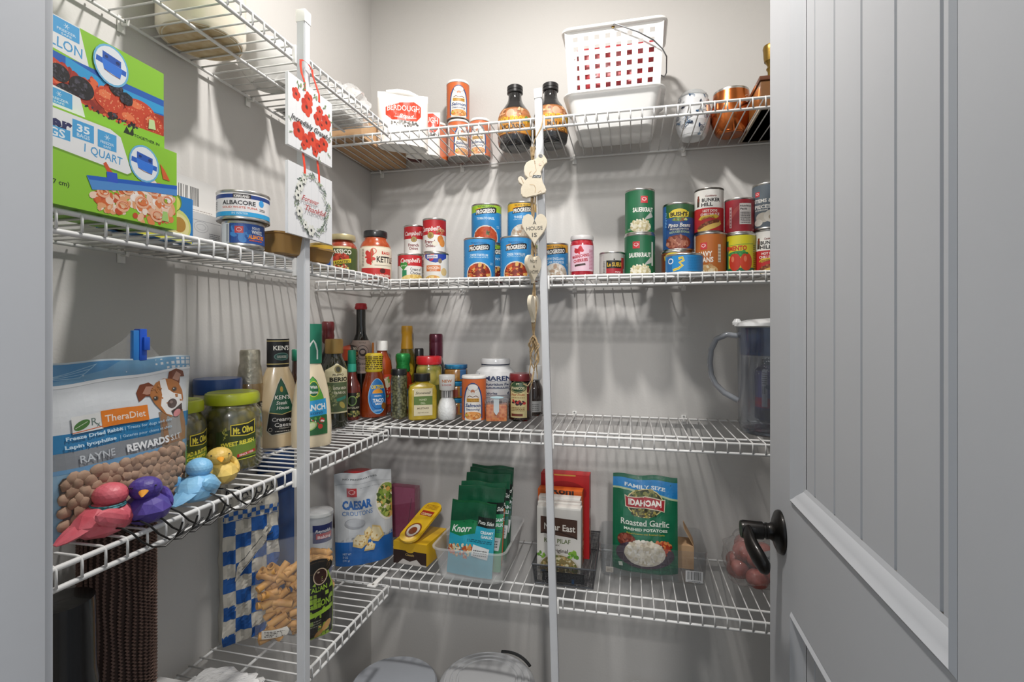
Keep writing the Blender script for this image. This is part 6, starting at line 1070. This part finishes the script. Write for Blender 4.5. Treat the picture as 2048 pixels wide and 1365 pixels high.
# coffee: brown pouch with a yellow pod pack leaning on it
x, y, _ = place(823, Y=-.232)
BRN = mat('brown_pouch', '2c1a14', .25, coat=.6, bump=.4, bscale=35)
carton('pod_box', 'yellow and brown pod pack lying beside the clear bin', 'box', x, -.170, Z4, .098, .120, .058, -.10, '2c1a14', [('r', -50, 0, 50, 58, '2f1b15'), ('r', -50, 36, 50, 58, 'd8ac1e'), ('e', 0, 37, 12, 6, 'd8ac1e'), ('t', 'Classic', 0, 26, 6, 26, 'c8a860', {'b': .02}), ('p', [(-50, 0), (-36, 0), (-20, 14), (0, 8), (20, 16), (34, 4), (50, 4), (50, 0)], 'cfcac4')], .001, m=mat('yellow_board', 'd8ac1e', .45))
t = thing('pod_sleeve', 'long oval-ended yellow lid card sloping up above the pod pack', 'card', (x+.004, -.172, Z4+.0925), 0, rot=(math.radians(25), 0, -.30))
bm = bmesh.new(); n = 14; pts = [(.030*math.cos(PI*i/n), .048+.024*math.sin(PI*i/n)) for i in range(n+1)]+[(.030*math.cos(PI+PI*i/n), -.052+.024*math.sin(PI+PI*i/n)) for i in range(n+1)]
lo = [bm.verts.new((a, b, 0)) for a, b in pts]; hi = [bm.verts.new((a, b, .006)) for a, b in pts]; bm.faces.new(lo[::-1]); bm.faces.new(hi)
for i in range(len(pts)): bm.faces.new((lo[i], lo[(i+1) % len(pts)], hi[(i+1) % len(pts)], hi[i]))
finish('sleeve_body', bm, mat('yellow_gloss', 'dcb020', .25, coat=.8), t)
art('top_print', [('e', 0, -36, 22, 26, '8a4a20'), ('e', 0, -36, 18, 21, 'd8d0c4'), ('e', 0, -38, 12, 13, '7c3a1c'), ('r', -20, 18, 20, 36, 'a8301f'), ('t', 'COFFEE', 0, 24, 8, 34, 'e9d8a8', {'b': .03}), ('lines', -20, 44, 20, 62, 4, '9c6a1c')], t, lambda x, y: ((x, y, .006), (0, 0, 1)), .001, m=GLOSS)
# --- clear bin of side-dish packets
bx_, by_ = .4160, -.176
t = thing('storage_bin', 'clear frosted plastic bin holding the green side-dish packets', 'bin', (bx_, by_, Z4+.0005), 0)
finish('bin_body', tray_bm(.182, .250, .084, .0016, .88, .005, .022), thin('frosted_clear', 'ffffff', .22, .15, 'f0f0f0', blend=.22), t, 30)
GRNP = mat('green_pouch', '12502f', .25, coat=.7, bump=.3, bscale=30)
def knorr(main, t1='Pasta Sides', fl1='CREAMY', fl2='GARLIC'):
    return [('r', -64, 0, 64, 172, main), ('r', -64, 118, 64, 172, '15563a'), ('p', [(-64, 96), (-30, 92), (10, 100), (14, 130), (-6, 132), (-64, 124)], '1a7f4c'), ('t', 'Knorr', -28, 110, 17, 56, 'eef2ee', {'i': .3, 'b': .02, 'up': .05}), ('r', 16, 118, 62, 142, '14211c'), ('t', t1, 38, 129, 9, 42, 'e9efe9', {'i': .3}), ('t', fl1, 42, 106, 7, 34, 'e4eef0', {'b': .03}), ('t', fl2, 42, 96, 7, 30, 'e4eef0', {'b': .03}), ('lines', -10, 80, 56, 88, 2, '1a5f74'),
            ('b', -20, 58, 44, 14, 90, 4, ['d8c8a0', 'b8562c', 'e8dcc0', 'c88a4c', 'a8402a']), ('r', 6, 46, 50, 72, 'd9dcdc', -8), ('lines', 10, 50, 46, 66, 3, '6a6a6a')]
labs = ['teal and green pasta packet at the very front of the clear bin', 'green pasta packet second from the front in the clear bin', 'green rice packet third from the front in the clear bin', 'green packet fourth from the front in the clear bin', 'green packet second from the back in the clear bin', 'dark green packet at the back of the clear bin']
for i, (Y_, ty_, mainc, t1) in enumerate(((-.262, 1003, '2a9fb8', 'Pasta Sides'), (-.228, 975, '2a8f5c', 'Pasta Sides'), (-.194, 966, 'c8682c', 'Rice Sides'), (-.160, 950, '1d6a44', 'Pasta Sides'), (-.120, 940, '12502f', 'Rice Sides'), (-.086, 934, '0f4a30', 'Pasta Sides'))):
    pxc = [947, 962, 966, 975, 981, 984][i]; x, y, Zc = place(pxc, Y=Y_+.035); H_ = (zof(ty_, Zc)-Z4-.010)/.985
    pouch('side_dish_packet', labs[i], 'packet', (x, Y_-.002, Z4+.0085), -.03 if i else -.10, .126 if i else .122, H_, .014, GRNP, [o if o[0] == 'r' and False else tuple(((v*1.0) if not isinstance(v, (int, float)) else v) for v in o) if False else o for o in knorr(mainc, t1)], .00098 if i == 0 else H_/172, lean=.20, foot=.6, group='green side-dish packets in the clear bin', seed=20+i, wr=.003, wav=.002)
# --- black mesh tray with boxes
x, y, _ = place(1108, Y=-.262)
mx_, my_ = x+.022, -.142
t = thing('mesh_tray', 'black wire mesh tray holding the rice boxes', 'tray', (mx_, my_, Z4+.0006)); W_, D_, H_ = .150, .236, .050
MESHB = mat('black_mesh', '4c4e52', .4, .5)
def wgrid(bm, f, u0, u1, v0, v1, p, r=.0004):
    n = int((u1-u0)/p); m_ = int((v1-v0)/p)
    def strip(a, b, q): 
        A_, B_ = Vector(f(*a)), Vector(f(*b)); dv = Vector(f(*q[0]))-Vector(f(*q[1])); dv = dv.normalized()*r; bm.faces.new([bm.verts.new(k) for k in (A_-dv, B_-dv, B_+dv, A_+dv)])
    for i in range(n+1): u = u0+i*(u1-u0)/n; strip((u, v0), (u, v1), ((u0, v0), (u1, v0)))
    for j in range(m_+1): v = v0+j*(v1-v0)/m_; strip((u0, v), (u1, v), ((u0, v0), (u0, v1)))
bm = bmesh.new(); k9 = .93
wgrid(bm, lambda u, v: (u*(k9+(1-k9)*v/H_), -D_/2*(k9+(1-k9)*v/H_), v), -W_/2, W_/2, .001, H_, .0034, .0006); wgrid(bm, lambda u, v: (u*(k9+(1-k9)*v/H_), D_/2*(k9+(1-k9)*v/H_), v), -W_/2, W_/2, .001, H_, .0034, .0006)
for sg_ in (-1, 1): wgrid(bm, lambda u, v, sg_=sg_: (sg_*W_/2*(k9+(1-k9)*v/H_), u*(k9+(1-k9)*v/H_), v), -D_/2, D_/2, .001, H_, .0034, .0006)
wgrid(bm, lambda u, v: (u*k9, v*k9, .001), -W_/2, W_/2, -D_/2, D_/2, .0034, .0006)
o = finish('wire_mesh', bm, MESHB, t, None); o['kind'] = 'stuff'
bm = bmesh.new(); tube(bm, [(-W_/2, -D_/2, H_), (W_/2, -D_/2, H_), (W_/2, D_/2, H_), (-W_/2, D_/2, H_), (-W_/2, -D_/2, H_)], .0022, 8)
for cx_, cy_ in ((-1, -1), (1, -1), (1, 1), (-1, 1)): tube(bm, [(cx_*W_/2, cy_*D_/2, H_), (cx_*W_/2*k9, cy_*D_/2*k9, .002)], .0016, 6)
tube(bm, [(-W_/2*k9, -D_/2*k9, .002), (W_/2*k9, -D_/2*k9, .002), (W_/2*k9, D_/2*k9, .002), (-W_/2*k9, D_/2*k9, .002), (-W_/2*k9, -D_/2*k9, .002)], .0018, 8)
finish('tray_frame', bm, mat('grey_steel_frame', '6a6c70', .35, .8), t)
art('tray_tag', [('r', -52, 8, 50, 34, '1c1d1f'), ('t', 'ORG', -42, 20, 8, 18, 'c8c8c8', {'rot': 90}), ('lines', -30, 12, 44, 30, 5, '77787a'), ('r', 18, 6, 26, 18, '2f6fae')], t, lambda x, y: ((x, -D_/2*(k9+(1-k9)*y/H_)+.004, y), (0, -1, 0)), .001)
wc = mat('rice_box_white', 'd9d6d0', .45, coat=.15)
ne = [('r', -55, 0, 55, 182, 'dbd8d2'), ('p', [(-46, 120), (46, 112), (46, 158), (-46, 162)], '4a2f22'), ('p', [(-46, 118), (0, 126), (46, 110), (46, 114), (0, 129), (-46, 122)], '2c1a12'), ('t', 'Near East', 2, 137, 16, 78, 'efe9df', {'b': .02, 'up': -.03}), ('t', 'RICE PILAF', -4, 103, 11, 66, '5f6f3c', {'b': .02}), ('t', 'MIX', -4, 92, 4, 12, '6a6a60'), ('t', 'Original', 0, 79, 10, 46, '4a4038', {'b': .02}),
      ('e', 0, 34, 52, 38, 'cfcabe'), ('e', 0, 34, 48, 34, '8f7f52'), ('b', 0, 34, 45, 31, 240, 3.2, ['d8cfa0', 'b8a878', 'a08a54', 'e4dcb8', '7c7440', 'c8a468', '6f7a3c']), ('b', 36, 70, 14, 10, 14, 5, ['7fae3c', '5f9430', '9cc25a']), ('b', -44, 64, 8, 8, 8, 4, ['7fae3c', '5f9430']), ('t', 'NEW', -38, 26, 6, 16, '2f6fae', {'i': .2}), ('l', [(-50, 6), (50, 2)], 1, 'b8b4ac')]
x0, _, _ = place(1117, Y=-.232)
bz_ = Z4+.0028
hts = []
for i, (Y_, ty_, w_) in enumerate(((-.225, 1012, .108), (-.193, 1003, .108), (-.161, 993, .108))):
    Zc = place(1117, Y=Y_)[2]
    carton('rice_box', ['white rice pilaf box at the front of the mesh tray', 'white rice box in the middle of three in the mesh tray', 'white rice box rearmost of three in the mesh tray'][i], 'box', x0+.002-i*.004, Y_, bz_, w_, .0285, zof(ty_, Zc)-bz_, -.02, 'd9d6d0', [(o if o[0] != 't' else o) for o in ne], .00098,
           side=[('r', -15, 0, 15, 190, 'd2cfc8'), ('lines', -12, 14, 12, 90, 12, 'a8a49c')], m=wc, group=None)
xo, _, _ = place(1122, Y=-.118)
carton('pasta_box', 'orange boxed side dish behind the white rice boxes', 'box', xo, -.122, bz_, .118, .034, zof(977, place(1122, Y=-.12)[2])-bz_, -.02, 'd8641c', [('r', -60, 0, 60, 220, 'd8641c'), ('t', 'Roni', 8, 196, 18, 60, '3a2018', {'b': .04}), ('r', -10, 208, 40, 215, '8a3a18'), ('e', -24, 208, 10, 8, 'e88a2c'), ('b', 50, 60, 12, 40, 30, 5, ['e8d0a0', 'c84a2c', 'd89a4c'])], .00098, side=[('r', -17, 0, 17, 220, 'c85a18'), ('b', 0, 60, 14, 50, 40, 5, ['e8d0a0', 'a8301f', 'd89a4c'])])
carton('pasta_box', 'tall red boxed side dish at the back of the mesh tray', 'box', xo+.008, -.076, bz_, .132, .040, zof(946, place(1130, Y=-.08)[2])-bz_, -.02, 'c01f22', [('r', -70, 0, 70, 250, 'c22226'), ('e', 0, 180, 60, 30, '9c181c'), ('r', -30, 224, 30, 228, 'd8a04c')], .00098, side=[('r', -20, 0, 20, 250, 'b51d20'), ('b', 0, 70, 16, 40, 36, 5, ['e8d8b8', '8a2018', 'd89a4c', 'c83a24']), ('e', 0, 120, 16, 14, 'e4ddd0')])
# --- clear acrylic bin with pouch and opened carton
x, _, _ = place(1301, Y=-.178)
ax_, ay_ = x+.004, -.100
t = thing('storage_bin', 'smoky clear acrylic bin holding the green mashed potato pouch', 'bin', (ax_, ay_, Z4+.0005))
finish('bin_body', tray_bm(.258, .158, .082, .0024, .97, .0012, .014), thin('smoky_acrylic', 'f8f9fa', .025, .05, 'c0c3c8', blend=.25), t, 30)
art('barcode_sticker', [('r', 78, 8, 118, 36, 'd9d9da'), ('bars', 82, 14, 114, 34, 26, '26262a'), ('lines', 84, 9.5, 112, 12, 1, '55555a')], t, lambda x, y: ((x, -.0775-y*.028, y), (0, -1, 0)), .001)
art('small_sticker', [('r', -112, 12, -94, 26, 'b9b4ac'), ('lines', -110, 14, -96, 24, 3, '77726a')], t, lambda x, y: ((x, -.0772-y*.028, y), (0, -1, 0)), .001)
idh = [('r', -84, 0, 84, 240, '136a48'), ('r', -84, 0, 84, 16, '0f5a44'), ('p', [(-84, 208), (-30, 204), (84, 186), (84, 228), (-84, 232)], '2187cc'), ('t', 'FAMILY SIZE', 0, 212, 9, 104, 'e6f0f6', {'b': .03, 'up': -.06, 'rot': -1}), ('p', [(-84, 204), (-30, 200), (84, 181), (84, 186), (-30, 205), (-84, 209)], 'b7c9a0'),
       ('e', 0, 172, 48, 36, 'd9c98a'), ('e', 0, 172, 45.5, 33.5, '3a3a1c'), ('b', 0, 194, 30, 10, 60, 5, ['5f6a2c', '8a8a4a', '3f4a22', 'a89a5c']), ('b', 0, 148, 32, 9, 60, 4, ['4a4420', '7c7a3c', '2c2a14', 'a89a4c']), ('p', [(-52, 190), (-44, 186), (0, 190), (44, 182), (52, 184), (50, 152), (42, 154), (0, 160), (-44, 158), (-50, 160)], 'd9d2b8'), ('p', [(-50, 187), (-44, 184), (0, 188), (44, 180), (50, 181), (48, 154), (42, 156), (0, 162), (-44, 160), (-48, 162)], 'a8242c'), ('t', 'IDAHOAN', 0, 173, 15, 84, 'f1ece4', {'b': .045, 'up': -.03}),
       ('t', 'Roasted Garlic', 0, 124, 15, 122, 'dfe5da', {'b': .015}), ('t', 'MASHED POTATOES', 2, 107, 6.5, 110, 'd4e0d0', {'b': .04}), ('r', -56, 116, 58, 116.8, '8fae94'), ('t', 'Baked Potatoes with Roasted Garlic', 2, 97, 4, 96, 'b8a83a'),
       ('e', -46, 78, 24, 17, '6a2f24'), ('b', -46, 80, 20, 13, 40, 4, ['8a4434', '7c3226', '9c5844']), ('e', 0, 46, 74, 34, '3f2f3f'), ('b', 44, 66, 22, 18, 60, 5, ['b8442c', '8a2418', 'c86a3c', 'a83a24', 'd88a4c']), ('e', 0, 50, 52, 32, 'd0c6b6'), ('b', 0, 52, 47, 29, 160, 6, ['e0d8ca', 'd8ceb8', 'ece6da', 'cfc2aa', 'e6dcc8']), ('r', -66, 12, -56, 22, 'cfd8c8', 10), ('lines', -40, 6, 60, 12, 2, '2a7a5c')]
x, _, _ = place(1291, Y=-.125)
pouch('mashed_potato_pouch', 'tall green mashed potato pouch with a blue top band standing in the smoky bin', 'bag', (x-.002, -.128, Z4+.0045), -.03, .162, .236, .046, mat('idaho_green', '136a48', .3, coat=.5), idh, .00098, lean=.10, foot=.8, seed=31, wr=.003, wav=.002)
t = thing('cardboard_carton', 'open brown carton with a raised flap beside the green pouch in the smoky bin', 'box', (ax_+.060, -.070, Z4+.0045), -.05)
bm = bmesh.new(); box(bm, -.048, .048, -.028, .028, 0, .060); finish('carton_body', bm, KR, t, bev=.001)
for lo_, rt in (((-.048, 0, .060), (0, math.radians(-62), 0)), ((.048, 0, .060), (0, math.radians(-118), 0))):
    b_ = boxo('carton_flap', (0, .050, -.028, .028, 0, .0015), KR, t); b_.location = lo_; b_.rotation_euler = rt
# --- red potatoes in a clear bag
pr = random.Random(9); x, y, _ = place(1506, Z=1.27); px0, py0 = x, y
POT = mat('red_potato', '9c5248', .55, coat=.1, bump=.3, bscale=80, col2='7f3f3a', cscale=50)
pp_ = [(0, -.045, .022, .026), (-.035, -.005, .024, .027), (.030, -.010, .024, .027), (.005, .030, .023, .026), (-.030, .045, .024, .026), (-.020, .005, .064, .027), (.024, .012, .064, .026), (-.012, .040, .072, .025), (.002, -.028, .060, .022), (.058, .030, .024, .026)]
for i, (a, b, c, r_) in enumerate(pp_):
    o = bpy.data.objects.new('potato', None); bpy.data.objects.remove(o)
    bm = bmesh.new(); bmesh.ops.create_icosphere(bm, subdivisions=3, radius=r_)
    for v in bm.verts: q_ = v.co.copy(); v.co *= 1+.10*noise.noise(q_*40+Vector((i*7, 0, 0))); v.co.z *= .86
    o = finish('potato', bm, POT, None, 60, loc=(px0+a, py0+b, Z4+c+.0005)); tag(o, 'red-skinned potato in the clear bag by the door knob', 'potato', 'red potatoes in the clear bag')
t = crumple('produce_bag', 'clear plastic produce bag around the red potatoes', 'bag', (px0+.004, py0+.002, Z4+.0006), (.068, .074, .058), thin('produce_film', 'ffffff', .07, .1, bump=1.0, bscale=35, blend=.38), 21, .16, 2.4)
art('bag_print', [('r', 14, 60, 60, 92, 'b9b9ba', 20), ('t', 'PRODUCT', 38, 76, 6, 34, '2a2a2c', {'rot': 20, 'b': .02})], t, lambda x, y: ((x-.020, -.070-.3*abs(x-.02)*0, y+.008), (-.2, -1, .1)), .001)

# ================================================================== bins standing on the floor under the lowest shelf
def round_bin(lab, px, Z_, z_, R, col, ridges, name='food_bin'):
    x, y, _ = place(px, Z=Z_); t = thing(name, lab, 'bin', (x, y, .0005))
    m = mat('bin_'+col, col, .35, coat=.2); 
    lathe('bin_body', [(0, .004), (R*.78, .004), (R*.80, 0), (R*.84, .004), (R*.93, z_-.03), (R*.95, z_-.022), (R*.90, z_-.022), (0, z_-.024)], mat('bin_body_grey', 'b9babb', .45), t, 48)
    pr = [(R*.955, z_-.030), (R*1.0, z_-.028), (R*1.01, z_-.018), (R*.985, z_-.008), (R*.94, z_-.003)]
    for k in range(ridges): q = .90-.13*k; pr += [(R*q, z_+.001*k), (R*(q-.012), z_-.0025+.001*k), (R*(q-.05), z_-.002+.001*k), (R*(q-.06), z_+.001+.001*k)]
    pr += [(R*.35, z_+.006), (0, z_+.008)]
    lathe('lid', pr, m, t, 56); return t
round_bin('smooth domed blue grey bin lid on the floor, left one under the lowest shelf', 788, 1.255, .405, .106, '9ea2a9', 0)
t = round_bin('larger pale grey ridged bin lid on the floor, beside the smooth one', 974, 1.250, .412, .119, 'b2b3b5', 3)
bm = bmesh.new(); tube(bm, [(.119*math.sin(a)*1.02, .119*math.cos(a)*1.02, .402+.010*math.cos((a-.45)*2.6)) for a in [.05+.8*i/10 for i in range(11)]], .0045, 8, flat=.7); finish('bin_handle', bm, mat('dark_grey_metal', '4d4e50', .35, .7), t)
t = thing('storage_bin', 'large clear plastic bin on the floor right of the leaning pole', 'bin', (1.0, -.165, .0006))
finish('bin_body', tray_bm(.40, .27, .298, .002, .90, .006, .02), thin('clear_bin', 'ffffff', .10, .08, blend=.3), t, 30)
# ================================================================== hanging signs on the left pole
SIGNM = mat('white_sign_board', 'e6e7e9', .5, coat=.1)
def poppy(x, y, r, a=0): 
    o = []; r *= 1.08
    for k in range(5): t_ = math.radians(72*k+a); o.append(('e', x+r*.45*math.cos(t_), y+r*.45*math.sin(t_), r*.62, r*.52, ['cf3a22', 'd9452a', 'c22e1c'][k % 3], 72*k+a))
    return o+[('e', x, y, r*.28, r*.26, '8a1c14'), ('e', x, y, r*.16, r*.15, '2a2422')]
def leafy(x, y, L_, a, c='6f8a5c', n=3):
    o = []
    for k in range(n): t_ = math.radians(a); o += [('e', x+L_*(k+1)/n*math.cos(t_)+(1.2 if k % 2 else -1.2)*math.sin(t_), y+L_*(k+1)/n*math.sin(t_), L_*.24, L_*.09, c, a+(35 if k % 2 else -35))]
    return o+[('l', [(x, y), (x+L_*math.cos(math.radians(a)), y+L_*math.sin(math.radians(a)))], .5, c)]
pop = [('r', -62.5, 0, 62.5, 118, 'e9eaec')]+[('l', [(g, 0), (g, 118)], .5, 'cdd0d4') for g in (-42, -22, 0, 20, 42)]
for (x_, y_, r_, a_) in ((-42, 90, 10, 10), (-8, 96, 11, 40), (24, 88, 9, 20), (-14, 80, 14, 0), (18, 72, 11, 30), (44, 76, 13, 15), (30, 66, 8, 50)): pop += poppy(x_, y_, r_, a_)
for (x_, y_, r_, a_) in ((-36, 32, 14, 10), (-14, 22, 11, 30), (2, 30, 13, 0), (22, 26, 10, 60), (36, 34, 12, 20), (10, 12, 8, 10), (-22, 12, 7, 45)): pop += poppy(x_, y_, r_, a_)
for (x_, y_, L_, a_) in ((-34, 100, 12, 110), (-22, 102, 16, 80), (6, 102, 10, 70), (34, 96, 12, 50), (56, 82, 8, 20), (54, 64, 9, -60), (-54, 40, 8, 140), (-52, 24, 8, 200), (-28, 8, 8, 240), (20, 8, 9, -70), (46, 22, 10, -30), (50, 42, 9, 40)): pop += leafy(x_, y_, L_, a_)
pop += [('e', -30, 110, 2.2, 3.4, '8fa06a'), ('e', 14, 108, 2.4, 4, '9aac7c'), ('e', 52, 92, 2.6, 3, '8fa06a'), ('t', 'Incredibly Grateful', 0, 50, 9.5, 112, '26262a', {'i': .38, 'b': .016})]
wr_ = [('r', -62.5, 0, 62.5, 118, 'e9eaec')]+[('l', [(g, 0), (g, 118)], .5, 'cdd0d4') for g in (-42, -22, 0, 20, 42)]
rw = random.Random(2)
for i in range(90):
    a_ = rw.uniform(0, 360) if i < 20 else 360*i/64; rr_ = rw.uniform(36, 46); t_ = math.radians(a_)
    if 20 < a_ < 42: continue
    wr_ += leafy(2+rr_*math.cos(t_), 60+(rr_+4)*math.sin(t_), rw.uniform(8, 13), a_+rw.choice((60, 80, 110, -60)), rw.choice(['8f9f86', 'a8b59c', '7c8c78', '6a7a72', 'b4bfae']))
for a_, r_ in ((150, 8), (172, 8), (205, 8), (262, 9), (128, 6), (238, 6)): 
    t_ = math.radians(a_); X_, Y_ = 2+42*math.cos(t_), 60+46*math.sin(t_)
    for k in range(6): wr_.append(('e', X_+r_*.6*math.cos(k*1.047), Y_+r_*.6*math.sin(k*1.047), r_*.6, r_*.42, 'dedfd6' if k % 2 else 'e8e8e0', k*60))
    wr_.append(('e', X_, Y_, r_*.3, r_*.3, '2c3238'))
wr_ += [('t', 'Forever', -6, 66, 9.5, 48, 'b23a3a', {'i': .38, 'b': .008}), ('t', 'Thankful', 10, 51, 10, 60, 'b23a3a', {'i': .38, 'b': .008})]
RIB = mat('red_satin_ribbon', 'd8391f', .35, coat=.3)
def ribbon(bm, pts, w=.0055):
    P = [Vector(p) for p in pts]; rows = []
    for i, p in enumerate(P): rows.append([bm.verts.new(p+Vector((-w/2, 0, 0))), bm.verts.new(p+Vector((w/2, 0, 0))), bm.verts.new(p+Vector((w/2, .0006, 0))), bm.verts.new(p+Vector((-w/2, .0006, 0)))])
    for a, b in zip(rows, rows[1:]):
        for k in range(4): bm.faces.new((a[k], a[(k+1) % 4], b[(k+1) % 4], b[k]))
def sign(lab, z0, ops, tops, gy=-.694):
    t = thing('hanging_sign', lab, 'sign', (.2585, gy, z0), PI/2)
    bm = bmesh.new(); gs = [-.0625, -.042, -.022, 0, .020, .042, .0625]
    for a, b in zip(gs, gs[1:]): box(bm, a+.0002, b-.0002, -.0025, .0025, 0, .118)
    finish('board', bm, SIGNM, t); art('printed_face', ops, t, flat_surf(-.0026), .001, step=.000006)
    for pts in tops:
        bm = bmesh.new(); ribbon(bm, pts); finish('ribbon', bm, RIB, t)
    return t
sign('white square sign with red poppies, upper of the two on the left pole', 1.570, pop,
     [[(-.019, -.0034, .106), (-.019, -.003, .120), (-.0215, .001, .135), (-.0215, .003, .148), (-.0205, .0035, .158)], [(.022, -.0034, .104), (.022, -.003, .118), (.018, .001, .135), (.0135, .003, .146), (.012, .0035, .152), (.0115, .0035, .158)], [(-.0205, .0045, .158), (-.012, .004, .162), (.002, .004, .162), (.0115, .0045, .158)]])
sign('white square sign with a grey green wreath, lower of the two on the left pole', 1.4265, wr_,
     [[(-.019, -.0034, .106), (-.019, -.003, .120), (-.019, .0, .1430)], [(.022, -.0034, .104), (.022, -.003, .118), (.022, .0, .1430)]])
# ================================================================== dog and hearts string on the right pole
x, y, Zc = place(1066, Z=1.150); mm = 1.150/F
t = thing('hanging_ornament', 'cream wooden dog and hearts strung on raffia, hanging from the leaning pole', 'ornament', (x, y, 0), face(x, y))
zz = lambda py: CZ+(HZ-py)*mm
def extr(name, pts, d, m, parent, y0=0, bev=.0012):
    bm = bmesh.new(); a = [bm.verts.new((p[0], y0-d/2, p[1])) for p in pts]; b = [bm.verts.new((p[0], y0+d/2, p[1])) for p in pts]
    f1 = bm.faces.new(a); f2 = bm.faces.new(b[::-1])
    for i in range(len(pts)): bm.faces.new((a[i], b[i], b[(i+1) % len(pts)], a[(i+1) % len(pts)]))
    bmesh.ops.recalc_face_normals(bm, faces=bm.faces[:])
    bmesh.ops.bevel(bm, geom=[e for e in bm.edges if (f1 in e.link_faces) or (f2 in e.link_faces)], offset=bev, segments=2, affect='EDGES')
    bmesh.ops.triangulate(bm, faces=[f for f in bm.faces if len(f.verts) > 4]); return finish(name, bm, m, parent, 50)
CREAM = mat('cream_painted_wood', 'cdc4b3', .6, bump=.1, col2='c6bba4', cscale=20)
cr2 = lambda L_: [(((a/4.55+1000)-1066)*mm, zz(b/4.55+180)) for a, b in L_]
dog = cr2([(350, 592), (372, 588), (400, 600), (426, 640), (428, 668), (404, 690), (390, 715), (372, 752), (378, 800), (390, 850), (408, 880), (420, 915), (412, 942), (380, 950), (345, 958), (330, 968), (290, 972), (240, 986), (205, 976), (192, 948), (190, 905), (200, 870), (172, 845), (163, 818), (170, 795), (190, 788), (212, 800), (232, 828), (252, 806), (226, 780), (218, 740), (222, 700), (240, 664), (275, 645), (310, 638), (338, 622), (346, 606)])
d_ = extr('dog_cutout', dog, .009, CREAM, t)
P2 = lambda a, b: (((a/4.55+1000)-1066)*1000*mm, (zz(b/4.55+180)-zz(397))*1000)
da = [('e',)+P2(370, 608)+(4.2*1.16, 3.3*1.16, '1e2022', -10), ('e',)+P2(316, 660)+(.9, 1.1, '1e2022'), ('e',)+P2(318, 674)+(.9, 1.1, '1e2022'), ('e',)+P2(365, 685)+(3, 2.6, 'd8a088'), ('p', [P2(302, 780), P2(375, 782), P2(370, 806), P2(292, 804)], '33383c'), ('l', [P2(305, 800), P2(330, 786), P2(345, 802), P2(366, 788)], 1.2, 'b8bcbc'),
      ('l', [P2(310, 640), P2(322, 700), P2(330, 740), P2(300, 778)], .7, 'b48a4c'), ('l', [P2(285, 745), P2(266, 765), P2(270, 790), P2(292, 790)], .7, 'b48a4c'), ('l', [P2(270, 866), P2(310, 870), P2(325, 900), P2(318, 940)], .7, 'b48a4c'), ('l', [P2(345, 940), P2(372, 920), P2(378, 940)], .7, 'b48a4c'), ('l', [P2(190, 800), P2(205, 830), P2(215, 855)], .7, 'b48a4c'), ('l', [P2(400, 640), P2(385, 655), P2(400, 672)], .6, 'b48a4c')]
art('painted_details', da, t, lambda u, v: ((u, -.0046, zz(397)+v), (0, -1, 0)), .001)
def heart(px, py, w, h, rz, txt, dz=0):
    pts = []
    for i in range(36):
        a = 2*PI*i/36; pts.append((w/2*(16*math.sin(a)**3)/16, h/2*((13*math.cos(a)-5*math.cos(2*a)-2*math.cos(3*a)-math.cos(4*a))/14.6+.10)))
    pts = pts[:]; o = extr('heart', pts, .009, CREAM, t); o.location = ((px-1066)*mm, 0, zz(py)); o.rotation_euler = (0, 0, math.radians(rz))
    if txt:
        a_ = [('t', s_, xx, yy, hh, ww, '1f1d1c', {'b': .0, 'rot': r_}) for s_, xx, yy, hh, ww, r_ in txt]; art('lettering', a_, o, flat_surf(-.0046), .001)
    return o
heart(1069, 459, .057, .074, 0, [('A', 0, 15, 9, 8, 0), ('HOUSE', 0, 2, 8.5, 36, 4), ('IS', 0, -13, 9, 11, 0)])
heart(1066, 537, .050, .064, 48, [('NOT', -3, 15, 7.5, 22, 0), ('A', -2, 4, 7, 7, 0), ('HOME', 0, -8, 8, 26, 5)])
heart(1066, 616, .050, .062, -112, [])
RAF = mat('raffia', 'b8a07c', .8, col2='8f7650', cscale=120); rr = random.Random(6)
bm = bmesh.new()
for k in range(3): tube(bm, [(.022+.001*k, .0065, zz(228)), (.0225, -.002, zz(240)), (.017+.001*k, -.004, zz(258)), (.004, -.002, zz(280)), (.0005, 0, zz(296)), (-.001+.002*k, -.001, zz(312))], .0009, 5)
for k in range(7):
    P = []; q = rr.uniform(0, 6)
    for j in range(26): py_ = 292+j*(700-292)/25; P.append((.0025*math.sin(q+j*.9+k)+.001*k-.003+(py_-292)*.000006, .0056+.0022*math.cos(q+j*.9), zz(py_)))
    tube(bm, P, .0012, 5)
finish('raffia_cord', bm, RAF, t, 80)
bm = bmesh.new()
for k in range(16):
    P = []; q = rr.uniform(0, 6); am = rr.uniform(.004, .011)*rr.choice((-1, 1)); ln_ = rr.uniform(700, 765)
    for j in range(10): u = j/9; P.append((am*math.sin(u*2.6)+.003*math.sin(q+j)+.002, .002+.003*math.cos(q+j), zz(672+(ln_-672)*u)))
    tube(bm, P, [.0013]*9+[.0006], 5)
for sx_ in (-1, 1): tube(bm, [(0, -.002, zz(672)), (sx_*.007, -.004, zz(680)), (sx_*.006, -.004, zz(692)), (0, -.003, zz(678))], .0013, 5)
tube(bm, [(.002, 0, zz(740)), (-.004, -.006, zz(762)), (-.012, -.008, zz(772)), (-.022, -.008, zz(768))], .0014, 5); tube(bm, [(.002, 0, zz(745)), (-.002, -.006, zz(765)), (-.010, -.007, zz(788)), (-.014, -.006, zz(786))], .0014, 5)
finish('raffia_tail', bm, RAF, t, 80)
